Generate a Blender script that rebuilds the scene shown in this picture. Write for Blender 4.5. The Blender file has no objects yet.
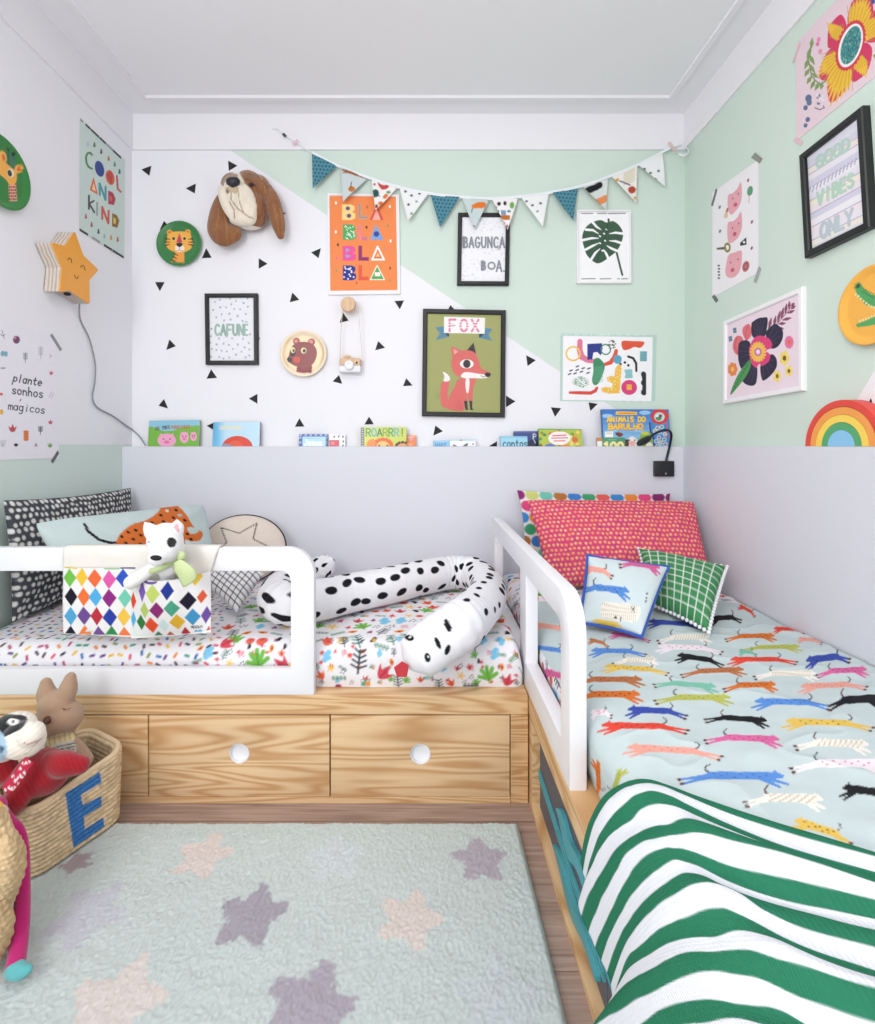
import bpy, bmesh, math, random
import numpy as np
from mathutils import Vector, Matrix

rng = np.random.default_rng(7)
random.seed(7)
SC = bpy.context.scene
COL = SC.collection

# ---------------------------------------------------------------- measured room (metres)
F, CX, CY, EYE = 500.0, 424.0, 446.0, 1.0      # focal length and vanishing point of the 875x1024 frame
YB, XL, XR = 2.326, -1.358, 1.214               # back, left, right wall
ZC = 2.540                                      # ceiling
YP, XP, ZP = 2.248, 1.166, 0.998                # front of the back panel, of the right panel, their top


def P(px, py, Y):
    return Vector(((px - CX) * Y / F, Y, EYE - (py - CY) * Y / F))


def B(px, py, off=0.0):
    return P(px, py, YB - off)


def R(px, py, off=0.0):
    Y = F * (XR - off) / (px - CX)
    return P(px, py, Y)


def L(px, py, off=0.0):
    Y = F * (XL + off) / (px - CX)
    return P(px, py, Y)


def PF(px, py, z):
    Y = F * (EYE - z) / (py - CY)
    return P(px, py, Y)


def to_px(co):
    co = np.asarray(co)
    return CX + F * co[:, 0] / co[:, 1], CY - F * (co[:, 2] - EYE) / co[:, 1]


# ---------------------------------------------------------------- colours and materials
def lin1(c):
    return c / 12.92 if c <= 0.04045 else ((c + 0.055) / 1.055) ** 2.4


_hexc = {}


def hx(h):
    if not isinstance(h, str):
        return h
    if h not in _hexc:
        _hexc[h] = tuple(lin1(int(h[i:i + 2], 16) / 255) for i in (0, 2, 4))
    return _hexc[h]


_mats = {}


def _new(name):
    m = bpy.data.materials.new(name)
    m.use_nodes = True
    nt = m.node_tree
    bs = nt.nodes['Principled BSDF']
    return m, nt, bs


def noise_node(nt, scale, detail=3.0, vec=None, dist=0.0):
    n = nt.nodes.new('ShaderNodeTexNoise')
    n.inputs['Scale'].default_value = scale
    n.inputs['Detail'].default_value = detail
    n.inputs['Distortion'].default_value = dist
    if vec is not None:
        nt.links.new(vec, n.inputs['Vector'])
    return n


def geo_pos(nt):
    return nt.nodes.new('ShaderNodeNewGeometry').outputs['Position']


def obj_co(nt):
    return nt.nodes.new('ShaderNodeTexCoord').outputs['Object']


def add_bump(nt, bs, height, strength, dist=0.01):
    b = nt.nodes.new('ShaderNodeBump')
    b.inputs['Strength'].default_value = strength
    b.inputs['Distance'].default_value = dist
    nt.links.new(height, b.inputs['Height'])
    nt.links.new(b.outputs['Normal'], bs.inputs['Normal'])


def mixc(nt, fac, a, b):
    m = nt.nodes.new('ShaderNodeMix')
    m.data_type = 'RGBA'
    for s, v in ((6, a), (7, b)):
        if isinstance(v, (tuple, list)):
            m.inputs[s].default_value = (*v[:3], 1)
        else:
            nt.links.new(v, m.inputs[s])
    if isinstance(fac, (int, float)):
        m.inputs[0].default_value = fac
    else:
        nt.links.new(fac, m.inputs[0])
    return m.outputs[2]


def mth(nt, op, a, b=None, c=None):
    m = nt.nodes.new('ShaderNodeMath')
    m.operation = op
    for i, v in enumerate((a, b, c)):
        if v is None:
            continue
        if isinstance(v, (int, float)):
            m.inputs[i].default_value = v
        else:
            nt.links.new(v, m.inputs[i])
    return m.outputs[0]


def sepxyz(nt, vec):
    s = nt.nodes.new('ShaderNodeSeparateXYZ')
    nt.links.new(vec, s.inputs[0])
    return s.outputs


def M(name, col, rough=0.5, var=0.04, bump=0.0, bscale=300, metal=0.0, sheen=0.0):
    """plain coloured material with a little procedural variation and grain"""
    key = name
    if key in _mats:
        return _mats[key]
    m, nt, bs = _new(name)
    c = hx(col)
    bs.inputs['Roughness'].default_value = rough
    bs.inputs['Metallic'].default_value = metal
    pos = obj_co(nt)
    n = noise_node(nt, 14, 3, pos)
    lo = tuple(x * (1 - var) for x in c)
    hi = tuple(min(1, x * (1 + var)) for x in c)
    nt.links.new(mixc(nt, n.outputs['Fac'], lo, hi), bs.inputs['Base Color'])
    if sheen:
        bs.inputs['Sheen Weight'].default_value = sheen
    if bump:
        n2 = noise_node(nt, bscale, 2, pos)
        add_bump(nt, bs, n2.outputs['Fac'], bump, 0.004)
    _mats[key] = m
    return m


def PM(name, rough=0.6, bump=0.0, bscale=500, sheen=0.0, spec=0.5, weave=False):
    """printed surface: the print is a colour layer on the mesh, grain is procedural"""
    if name in _mats:
        return _mats[name]
    m, nt, bs = _new(name)
    a = nt.nodes.new('ShaderNodeAttribute')
    a.attribute_name = 'print'
    bs.inputs['Roughness'].default_value = rough
    bs.inputs['Specular IOR Level'].default_value = spec
    if sheen:
        bs.inputs['Sheen Weight'].default_value = sheen
    pos = obj_co(nt)
    n = noise_node(nt, 60, 2, pos)
    f = mth(nt, 'MULTIPLY_ADD', n.outputs['Fac'], 0.06, 0.97)
    v = nt.nodes.new('ShaderNodeVectorMath')
    v.operation = 'SCALE'
    nt.links.new(a.outputs['Color'], v.inputs[0])
    nt.links.new(f, v.inputs['Scale'])
    nt.links.new(v.outputs[0], bs.inputs['Base Color'])
    if bump:
        n2 = noise_node(nt, bscale, 2, pos)
        add_bump(nt, bs, n2.outputs['Fac'], bump, 0.004)
    _mats[name] = m
    return m


# ---------------------------------------------------------------- tagging
def tag(o, label=None, cat=None, group=None, kind=None):
    if label:
        o['label'] = label
    if cat:
        o['category'] = cat
    if group:
        o['group'] = group
    if kind:
        o['kind'] = kind
    return o


def thing(name, label, cat, loc, group=None):
    o = bpy.data.objects.new(name, None)
    o.empty_display_size = 0.05
    COL.objects.link(o)
    o.location = loc
    tag(o, label, cat, group)
    return o


def _root_loc(o):
    v = Vector((0, 0, 0))
    while o is not None:
        v = v + o.location
        o = o.parent
    return v


def mesh_obj(name, co, faces, mats, parent=None, smooth=False, midx=None, color=None, origin=None):
    """co: (N,3) WORLD coordinates; faces: list/array; object origin = parent's place, or the mesh's own base"""
    co = np.asarray(co, dtype=np.float64).reshape(-1, 3)
    if parent is not None:
        org = np.array(_root_loc(parent))
        my = np.zeros(3)
        if origin is not None:
            my = np.array(origin) - org
            org = np.array(origin)
    else:
        if origin is None:
            lo, hi = co.min(0), co.max(0)
            origin = ((lo[0] + hi[0]) / 2, (lo[1] + hi[1]) / 2, lo[2])
        org = np.array(origin)
        my = org
    me = bpy.data.meshes.new(name)
    loc = (co - org).astype(np.float32)
    if isinstance(faces, np.ndarray):
        nf, k = faces.shape
        me.vertices.add(len(loc))
        me.vertices.foreach_set('co', loc.ravel())
        me.loops.add(nf * k)
        me.loops.foreach_set('vertex_index', faces.astype(np.int32).ravel())
        me.polygons.add(nf)
        me.polygons.foreach_set('loop_start', np.arange(0, nf * k, k, dtype=np.int32))
        me.polygons.foreach_set('loop_total', np.full(nf, k, dtype=np.int32))
        me.update(calc_edges=True)
    else:
        me.from_pydata([tuple(v) for v in loc], [], [tuple(f) for f in faces])
        me.update()
    if not isinstance(mats, (list, tuple)):
        mats = [mats]
    for m in mats:
        me.materials.append(m)
    if midx is not None:
        me.polygons.foreach_set('material_index', np.asarray(midx, dtype=np.int32))
    if smooth:
        me.polygons.foreach_set('use_smooth', np.ones(len(me.polygons), dtype=bool))
    if color is not None:
        a = me.color_attributes.new('print', 'FLOAT_COLOR', 'POINT')
        rgba = np.ones((len(loc), 4), dtype=np.float32)
        rgba[:, :3] = color
        a.data.foreach_set('color', rgba.ravel())
    o = bpy.data.objects.new(name, me)
    o.location = my
    o.parent = parent
    COL.objects.link(o)
    return o


# ---------------------------------------------------------------- simple solids, gathered in one mesh
class MB:
    def __init__(s):
        s.v, s.f, s.m = [], [], []

    def add(s, v, f, mi=0):
        k = len(s.v)
        s.v += [tuple(x) for x in v]
        s.f += [tuple(i + k for i in q) for q in f]
        s.m += [mi] * len(f)
        return s

    def box(s, x0, x1, y0, y1, z0, z1, bev=0.0, mi=0):
        if bev <= 0:
            v = [(x0, y0, z0), (x1, y0, z0), (x1, y1, z0), (x0, y1, z0), (x0, y0, z1), (x1, y0, z1), (x1, y1, z1), (x0, y1, z1)]
            return s.add(v, [(0, 3, 2, 1), (4, 5, 6, 7), (0, 1, 5, 4), (1, 2, 6, 5), (2, 3, 7, 6), (3, 0, 4, 7)], mi)
        bm = bmesh.new()
        bmesh.ops.create_cube(bm, size=1)
        for q in bm.verts:
            q.co = Vector((x0 + (q.co.x + .5) * (x1 - x0), y0 + (q.co.y + .5) * (y1 - y0), z0 + (q.co.z + .5) * (z1 - z0)))
        bmesh.ops.bevel(bm, geom=bm.edges[:], offset=bev, segments=2, profile=0.5, affect='EDGES')
        return s.frombm(bm, mi)

    def frombm(s, bm, mi=0):
        bm.verts.index_update()
        s.add([q.co.copy() for q in bm.verts], [[q.index for q in f.verts] for f in bm.faces], mi)
        bm.free()
        return s

    def prism(s, poly, vec, mi=0, bev=0.0, mi_side=None):
        """poly: 3D points (one planar loop), extruded by vec"""
        vec = Vector(vec)
        bm = bmesh.new()
        a = [bm.verts.new(Vector(p)) for p in poly]
        f = bm.faces.new(a)
        r = bmesh.ops.extrude_face_region(bm, geom=[f])
        nv = [g for g in r['geom'] if isinstance(g, bmesh.types.BMVert)]
        for q in nv:
            q.co += vec
        bmesh.ops.recalc_face_normals(bm, faces=bm.faces[:])
        if bev > 0:
            es = [e for e in bm.edges if (e.verts[0] in nv) and (e.verts[1] in nv)]
            bmesh.ops.bevel(bm, geom=es, offset=bev, segments=2, profile=0.5, affect='EDGES')
        if mi_side is not None:
            n = vec.normalized()
            bm.verts.index_update()
            k = len(s.v)
            s.v += [tuple(q.co) for q in bm.verts]
            for q in bm.faces:
                s.f.append(tuple(w.index + k for w in q.verts))
                s.m.append(mi if abs(q.normal.dot(n)) > 0.8 else mi_side)
            bm.free()
            return s
        return s.frombm(bm, mi)

    def tube(s, pts, rad, n=12, mi=0, caps=True):
        v, f = tube_mesh(pts, rad, n, caps)
        return s.add(v, f, mi)

    def ball(s, c, r, mi=0, seg=12, rings=8, rot=None):
        rx, ry, rz = (r, r, r) if isinstance(r, (int, float)) else r
        v, f = [], []
        for i in range(rings + 1):
            th = math.pi * i / rings
            for j in range(seg):
                ph = 2 * math.pi * j / seg
                q = Vector((rx * math.sin(th) * math.cos(ph), ry * math.sin(th) * math.sin(ph), rz * math.cos(th)))
                if rot is not None:
                    q = rot @ q
                v.append(q + Vector(c))
        for i in range(rings):
            for j in range(seg):
                a, b = i * seg + j, i * seg + (j + 1) % seg
                f.append((a, a + seg, b + seg, b))
        return s.add(v, f, mi)

    def disc_lathe(s, c, axis, prof, n=48, mi=0):
        """prof: (radius, height along axis)"""
        axis = Vector(axis).normalized()
        t = axis.orthogonal().normalized()
        b = axis.cross(t)
        v, f = [], []
        for r, h in prof:
            for j in range(n):
                a = 2 * math.pi * j / n
                v.append(Vector(c) + axis * h + (t * math.cos(a) + b * math.sin(a)) * r)
        for i in range(len(prof) - 1):
            for j in range(n):
                f.append((i * n + j, i * n + (j + 1) % n, (i + 1) * n + (j + 1) % n, (i + 1) * n + j))
        f.append(tuple(reversed(range(n))))
        f.append(tuple(range((len(prof) - 1) * n, len(prof) * n)))
        return s.add(v, f, mi)

    def build(s, name, mats, parent=None, smooth=False, origin=None):
        o = mesh_obj(name, s.v, s.f, mats, parent, False, s.m, None, origin)
        bm = bmesh.new()
        bm.from_mesh(o.data)
        bmesh.ops.remove_doubles(bm, verts=bm.verts[:], dist=1e-7)
        bmesh.ops.recalc_face_normals(bm, faces=bm.faces[:])
        bm.to_mesh(o.data)
        bm.free()
        if smooth:
            o.data.polygons.foreach_set('use_smooth', np.ones(len(o.data.polygons), dtype=bool))
            try:
                o.data.set_sharp_from_angle(angle=math.radians(40))
            except Exception:
                pass
        return o


def spline(pts, n):
    """Catmull-Rom through pts (k-dim), n samples"""
    p = np.asarray([tuple(q) for q in pts], dtype=float)
    d = np.r_[0, np.cumsum(np.linalg.norm(np.diff(p, axis=0), axis=1) ** 0.5 + 1e-9)]
    t = np.linspace(0, d[-1], n)
    m = np.gradient(p, d, axis=0) if len(p) > 2 else np.repeat([(p[1] - p[0]) / d[-1]], 2, 0)
    i = np.clip(np.searchsorted(d, t, side='right') - 1, 0, len(p) - 2)
    h = (d[i + 1] - d[i])
    u = ((t - d[i]) / h)[:, None]
    h = h[:, None]
    return (2 * u ** 3 - 3 * u ** 2 + 1) * p[i] + (u ** 3 - 2 * u ** 2 + u) * h * m[i] + (-2 * u ** 3 + 3 * u ** 2) * p[i + 1] + (u ** 3 - u ** 2) * h * m[i + 1]


def frames(pts):
    p = np.asarray(pts, dtype=float)
    t = np.gradient(p, axis=0)
    t /= np.linalg.norm(t, axis=1)[:, None] + 1e-12
    up = np.array([0.0, 0.0, 1.0])
    if abs(t[0] @ up) > 0.9:
        up = np.array([0.0, 1.0, 0.0])
    n = np.zeros_like(p)
    n0 = up - t[0] * (up @ t[0])
    n[0] = n0 / np.linalg.norm(n0)
    for i in range(1, len(p)):
        q = n[i - 1] - t[i] * (n[i - 1] @ t[i])
        n[i] = q / (np.linalg.norm(q) + 1e-12)
    return t, n, np.cross(t, n)


def tube_mesh(pts, rad, n=12, caps=True):
    p = np.asarray([tuple(q) for q in pts], dtype=float)
    r = np.full(len(p), rad) if isinstance(rad, (int, float)) else np.asarray(rad, dtype=float)
    t, a, b = frames(p)
    ang = np.arange(n) * 2 * math.pi / n
    v = (p[:, None, :] + r[:, None, None] * (np.cos(ang)[None, :, None] * a[:, None, :] + np.sin(ang)[None, :, None] * b[:, None, :])).reshape(-1, 3)
    f = []
    for i in range(len(p) - 1):
        for j in range(n):
            f.append((i * n + j, i * n + (j + 1) % n, (i + 1) * n + (j + 1) % n, (i + 1) * n + j))
    if caps:
        f.append(tuple(reversed(range(n))))
        f.append(tuple(range((len(p) - 1) * n, len(p) * n)))
    return [tuple(q) for q in v], f


def grid_faces(nu, nv, off=0, flip=False):
    i, j = np.meshgrid(np.arange(nu - 1), np.arange(nv - 1), indexing='ij')
    a = (i * nv + j).ravel() + off
    q = np.stack([a, a + nv, a + nv + 1, a + 1], 1)
    return q[:, ::-1] if flip else q


# ---------------------------------------------------------------- smooth value noise (numpy)
def vnoise(x, y, seed=0):
    xi, yi = np.floor(x).astype(np.int64), np.floor(y).astype(np.int64)
    xf, yf = x - xi, y - yi
    u, v = xf * xf * (3 - 2 * xf), yf * yf * (3 - 2 * yf)

    def h(a, b):
        k = (a * 374761393 + b * 668265263 + seed * 1442695041) & 0xFFFFFFFF
        k = ((k ^ (k >> 13)) * 1274126177) & 0xFFFFFFFF
        return ((k ^ (k >> 16)) & 0xFFFF) / 65535.0 * 2 - 1
    return (h(xi, yi) * (1 - u) + h(xi + 1, yi) * u) * (1 - v) + (h(xi, yi + 1) * (1 - u) + h(xi + 1, yi + 1) * u) * v


def fbm(x, y, seed=0, octv=3):
    s, a, t = 0, 1.0, 0
    for k in range(octv):
        s = s + a * vnoise(x * 2 ** k, y * 2 ** k, seed + k * 17)
        t += a
        a *= 0.5
    return s / t


# ---------------------------------------------------------------- painter: prints shapes on mesh points given by (u, v)
class Painter:
    def __init__(s, u, v, base, aa=1.0):
        s.U, s.V = np.asarray(u, float), np.asarray(v, float)
        s.c = np.empty((len(s.U), 3))
        s.c[:] = hx(base) if not isinstance(base, np.ndarray) else base
        s.aa0 = aa
        s.mask = None
        s.crop()

    def crop(s, ox=0, oy=0, k=1.0):
        s.u, s.v, s.aa = (s.U - ox) * k, (s.V - oy) * k, s.aa0 * k
        return s

    def _box(s, x0, x1, y0, y1):
        e = s.aa
        k = (s.u > x0 - e) & (s.u < x1 + e) & (s.v > y0 - e) & (s.v < y1 + e)
        if s.mask is not None:
            k &= s.mask
        return np.nonzero(k)[0]

    def _put(s, idx, sd, col, op=1.0):
        a = (np.clip(0.5 - sd / s.aa, 0, 1) * op)[:, None]
        c = np.array(hx(col))
        s.c[idx] = s.c[idx] * (1 - a) + c * a

    def ell(s, cx, cy, rx, ry, col, rot=0, op=1.0):
        r = max(rx, ry)
        i = s._box(cx - r, cx + r, cy - r, cy + r)
        if len(i) == 0:
            return s
        a = math.radians(rot)
        x, y = s.u[i] - cx, s.v[i] - cy
        x, y = x * math.cos(a) + y * math.sin(a), -x * math.sin(a) + y * math.cos(a)
        k = np.sqrt((x / rx) ** 2 + (y / ry) ** 2)
        s._put(i, (k - 1) * min(rx, ry), col, op)
        return s

    def ring(s, cx, cy, rx, ry, w, col, rot=0):
        r = max(rx, ry) + w
        i = s._box(cx - r, cx + r, cy - r, cy + r)
        if len(i) == 0:
            return s
        a = math.radians(rot)
        x, y = s.u[i] - cx, s.v[i] - cy
        x, y = x * math.cos(a) + y * math.sin(a), -x * math.sin(a) + y * math.cos(a)
        k = np.sqrt((x / rx) ** 2 + (y / ry) ** 2)
        s._put(i, np.abs((k - 1) * min(rx, ry)) - w / 2, col)
        return s

    def _poly_sd(s, i, pts):
        p = np.asarray(pts, float)
        x, y = s.u[i], s.v[i]
        d = np.full(len(i), 1e9)
        ins = np.zeros(len(i), bool)
        n = len(p)
        for k in range(n):
            ax, ay = p[k]
            bx, by = p[(k + 1) % n]
            ex, ey = bx - ax, by - ay
            t = np.clip(((x - ax) * ex + (y - ay) * ey) / (ex * ex + ey * ey + 1e-12), 0, 1)
            d = np.minimum(d, (x - ax - t * ex) ** 2 + (y - ay - t * ey) ** 2)
            if ay != by:
                c = ((ay > y) != (by > y)) & (x < ex * (y - ay) / (by - ay) + ax)
                ins ^= c
        d = np.sqrt(d)
        return np.where(ins, -d, d)

    def poly(s, pts, col, op=1.0):
        p = np.asarray(pts, float)
        i = s._box(p[:, 0].min(), p[:, 0].max(), p[:, 1].min(), p[:, 1].max())
        if len(i):
            s._put(i, s._poly_sd(i, p), col, op)
        return s

    def outline(s, pts, w, col):
        p = np.asarray(pts, float)
        i = s._box(p[:, 0].min() - w, p[:, 0].max() + w, p[:, 1].min() - w, p[:, 1].max() + w)
        if len(i):
            s._put(i, np.abs(s._poly_sd(i, p)) - w / 2, col)
        return s

    def smooth(s, pts, col, n=None):
        """closed smooth curve through pts"""
        return s.poly(closed(pts), col)

    def blob(s, pts, col):
        """chain of (x, y, r): tapered round stroke"""
        p = [tuple(q) for q in pts]
        x0 = min(q[0] - q[2] for q in p); x1 = max(q[0] + q[2] for q in p)
        y0 = min(q[1] - q[2] for q in p); y1 = max(q[1] + q[2] for q in p)
        i = s._box(x0, x1, y0, y1)
        if len(i) == 0:
            return s
        x, y = s.u[i], s.v[i]
        sd = np.full(len(i), 1e9)
        if len(p) == 1:
            sd = np.hypot(x - p[0][0], y - p[0][1]) - p[0][2]
        for (ax, ay, ar), (bx, by, br) in zip(p[:-1], p[1:]):
            ex, ey = bx - ax, by - ay
            t = np.clip(((x - ax) * ex + (y - ay) * ey) / (ex * ex + ey * ey + 1e-12), 0, 1)
            sd = np.minimum(sd, np.hypot(x - ax - t * ex, y - ay - t * ey) - (ar + t * (br - ar)))
        s._put(i, sd, col)
        return s

    def stroke(s, pts, w, col):
        return s.blob([(q[0], q[1], w / 2) for q in pts], col)

    def rect(s, x0, y0, x1, y1, col):
        return s.poly([(x0, y0), (x1, y0), (x1, y1), (x0, y1)], col)

    def text(s, txt, x, y, h, adv, w, col, slant=0.0, down=0.0, glyph_w=0.8):
        """top-left at (x, y); letter height h; advance adv per letter; down: y rise per x; slant: x shift per y"""
        for k, ch in enumerate(txt):
            c = col[k % len(col)] if isinstance(col, (list, tuple)) and isinstance(col[0], str) else col
            for st in GLYPH.get(ch, ()):
                q = []
                for gx, gy in st:
                    X = x + k * adv + gx * adv * glyph_w - slant * (gy - 1) * h
                    q.append((X, y + gy * h + down * (X - x)))
                if len(q) == 1:
                    q = q * 2
                s.stroke(q, w, c)
        return s


def closed(p, k=8):
    p = np.asarray(p, float)
    n = len(p)
    out = []
    for i in range(n):
        p0, p1, p2, p3 = p[i - 1], p[i], p[(i + 1) % n], p[(i + 2) % n]
        for t in np.linspace(0, 1, k, endpoint=False):
            out.append(0.5 * ((2 * p1) + (-p0 + p2) * t + (2 * p0 - 5 * p1 + 4 * p2 - p3) * t * t + (-p0 + 3 * p1 - 3 * p2 + p3) * t ** 3))
    return np.array(out)


def arc(cx, cy, rx, ry, a0, a1, n=12):
    return [(cx + rx * math.cos(math.radians(a)), cy + ry * math.sin(math.radians(a))) for a in np.linspace(a0, a1, n)]


GLYPH = {
    'A': [[(0, 1), (.5, 0), (1, 1)], [(.2, .65), (.8, .65)]],
    'B': [[(.05, 0), (.05, 1)], [(.05, 0), (.6, 0), (.85, .12), (.85, .36), (.6, .48), (.05, .48)], [(.6, .48), (.95, .6), (.95, .88), (.6, 1), (.05, 1)]],
    'C': [arc(.55, .5, .5, .5, 315, 45, 14)[::-1] if False else arc(.55, .5, .5, .5, -45, -315, 14)],
    'D': [[(.05, 0), (.05, 1)], [(.05, 0), (.5, 0), (.9, .25), (.95, .5), (.9, .75), (.5, 1), (.05, 1)]],
    'E': [[(.9, 0), (.05, 0), (.05, 1), (.9, 1)], [(.05, .5), (.75, .5)]],
    'F': [[(.9, 0), (.05, 0), (.05, 1)], [(.05, .48), (.75, .48)]],
    'G': [arc(.52, .5, .48, .5, -45, -330, 14) + [(1, .55), (.6, .55)]],
    'H': [[(.05, 0), (.05, 1)], [(.95, 0), (.95, 1)], [(.05, .5), (.95, .5)]],
    'I': [[(.5, 0), (.5, 1)]],
    'J': [[(.8, 0), (.8, .75), (.6, 1), (.3, 1), (.1, .8)]],
    'K': [[(.05, 0), (.05, 1)], [(.9, 0), (.05, .55)], [(.35, .4), (.95, 1)]],
    'L': [[(.1, 0), (.1, 1), (.9, 1)]],
    'M': [[(0, 1), (.1, 0), (.5, .65), (.9, 0), (1, 1)]],
    'N': [[(.05, 1), (.05, 0), (.95, 1), (.95, 0)]],
    'O': [arc(.5, .5, .5, .5, 0, 360, 20)],
    'P': [[(.05, 1), (.05, 0), (.6, 0), (.92, .14), (.92, .4), (.6, .54), (.05, .54)]],
    'Q': [arc(.5, .5, .5, .5, 0, 360, 20), [(.6, .7), (1, 1.05)]],
    'R': [[(.05, 1), (.05, 0), (.6, 0), (.92, .14), (.92, .38), (.6, .52), (.05, .52)], [(.5, .52), (.95, 1)]],
    'S': [[(.9, .12), (.6, 0), (.3, 0), (.08, .15), (.1, .36), (.4, .48), (.7, .54), (.92, .68), (.9, .88), (.65, 1), (.3, 1), (.05, .87)]],
    'T': [[(0, 0), (1, 0)], [(.5, 0), (.5, 1)]],
    'U': [[(.05, 0), (.05, .7), (.25, .95), (.5, 1), (.75, .95), (.95, .7), (.95, 0)]],
    'V': [[(0, 0), (.5, 1), (1, 0)]],
    'X': [[(.02, 0), (.98, 1)], [(.98, 0), (.02, 1)]],
    'Y': [[(0, 0), (.5, .5), (1, 0)], [(.5, .5), (.5, 1)]],
    'Z': [[(.05, 0), (.95, 0), (.05, 1), (.95, 1)]],
    '0': [arc(.5, .5, .45, .5, 0, 360, 20)],
    '1': [[(.25, .2), (.6, 0), (.6, 1)]],
    '.': [[(.15, .97), (.16, .97)]],
    'a': [arc(.42, .7, .4, .3, 0, 360, 14), [(.85, .4), (.85, 1)]],
    'c': [arc(.5, .7, .45, .3, -45, -315, 12)],
    'd': [arc(.42, .7, .4, .3, 0, 360, 14), [(.85, 0), (.85, 1)]],
    'e': [[(.08, .7), (.9, .66)] + arc(.5, .7, .42, .3, 0, -310, 12)],
    'g': [arc(.42, .7, .4, .3, 0, 360, 14), [(.85, .4), (.82, 1.2), (.5, 1.4), (.1, 1.3)]],
    'h': [[(.1, -.05), (.1, 1)], [(.1, .62), (.45, .42), (.8, .55), (.85, 1)]],
    'i': [[(.5, .42), (.5, 1)], [(.5, .18), (.52, .18)]],
    'l': [[(.45, 0), (.42, 1)]],
    'm': [[(.0, .42), (.0, 1)], [(0, .58), (.28, .42), (.48, .58), (.48, 1)], [(.48, .58), (.75, .42), (1, .58), (1, 1)]],
    'n': [[(.1, .42), (.1, 1)], [(.1, .6), (.5, .42), (.85, .58), (.88, 1)]],
    'o': [arc(.48, .7, .42, .3, 0, 360, 16)],
    'p': [[(.1, .38), (.0, 1.4)], arc(.5, .68, .4, .28, 0, 360, 14)],
    'r': [[(.2, .42), (.2, 1)], [(.2, .6), (.5, .42), (.85, .48)]],
    's': [[(.85, .5), (.6, .41), (.3, .43), (.15, .55), (.3, .67), (.65, .73), (.85, .85), (.7, .98), (.4, 1), (.1, .93)]],
    't': [[(.4, .1), (.4, .9), (.6, 1), (.85, .95)], [(.05, .42), (.8, .42)]],
    'u': [[(.1, .42), (.1, .8), (.4, 1), (.8, .85)], [(.85, .42), (.85, 1)]],
    '!': [[(.5, 0), (.5, .7)], [(.5, .97), (.52, .97)]],
}


# ---------------------------------------------------------------- flat printed sheets and framed pictures
def sheet(name, c4, n, thick, paint, base='FFFFFF', mat=None, parent=None, res=0.0016, pxaa=0.35, gap=0.0006):
    """c4: TL, TR, BR, BL on the wall; the sheet's face is `thick`+gap in front of it"""
    tl, tr, br, bl = (np.array(q) for q in c4)
    n = np.array(Vector(n).normalized())
    w = max(np.linalg.norm(tr - tl), np.linalg.norm(br - bl))
    h = max(np.linalg.norm(bl - tl), np.linalg.norm(br - tr))
    nu, nv = max(2, int(w / res) + 2), max(2, int(h / res) + 2)
    u, v = np.meshgrid(np.linspace(0, 1, nu), np.linspace(0, 1, nv), indexing='ij')
    u, v = u.ravel()[:, None], v.ravel()[:, None]
    flat = tl * (1 - u) * (1 - v) + tr * u * (1 - v) + br * u * v + bl * (1 - u) * v
    front = flat + n * (thick + gap)
    back4 = np.array([tl, tr, br, bl]) + n * gap
    co = np.vstack([front, back4])
    fs = [tuple(q) for q in grid_faces(nu, nv)]
    k = nu * nv
    # skirt
    e_l = [j for j in range(nv)]
    e_r = [(nu - 1) * nv + j for j in range(nv)]
    e_t = [i * nv for i in range(nu)]
    e_b = [i * nv + nv - 1 for i in range(nu)]
    fs.append(tuple(e_t + [k + 1, k]))
    fs.append(tuple(e_r + [k + 2, k + 1]))
    fs.append(tuple(e_b[::-1] + [k + 3, k + 2]))
    fs.append(tuple(e_l[::-1] + [k, k + 3]))
    fs.append((k, k + 1, k + 2, k + 3))
    px, py = to_px(co)
    p = Painter(px, py, base, pxaa)
    if paint:
        paint(p)
    o = mesh_obj(name, co, fs, mat or PM('printed_paper', 0.55, spec=0.35), parent, color=p.c)
    return o


def inset4(c4, d):
    tl, tr, br, bl = (Vector(q) for q in c4)
    ux, uy = (tr - tl).normalized(), (bl - tl).normalized()
    return [tl + (ux + uy) * d, tr + (-ux + uy) * d, br + (-ux - uy) * d, bl + (ux - uy) * d]


def glass_mat():
    if 'picture_glass' in _mats:
        return _mats['picture_glass']
    m = bpy.data.materials.new('picture_glass')
    m.use_nodes = True
    nt = m.node_tree
    nt.nodes.clear()
    out = nt.nodes.new('ShaderNodeOutputMaterial')
    tr = nt.nodes.new('ShaderNodeBsdfTransparent')
    gl = nt.nodes.new('ShaderNodeBsdfGlossy')
    gl.inputs['Roughness'].default_value = 0.06
    fr = nt.nodes.new('ShaderNodeFresnel')
    fr.inputs['IOR'].default_value = 1.15
    mx = nt.nodes.new('ShaderNodeMixShader')
    nt.links.new(fr.outputs[0], mx.inputs[0])
    nt.links.new(tr.outputs[0], mx.inputs[1])
    nt.links.new(gl.outputs[0], mx.inputs[2])
    nt.links.new(mx.outputs[0], out.inputs[0])
    _mats['picture_glass'] = m
    return m


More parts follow.
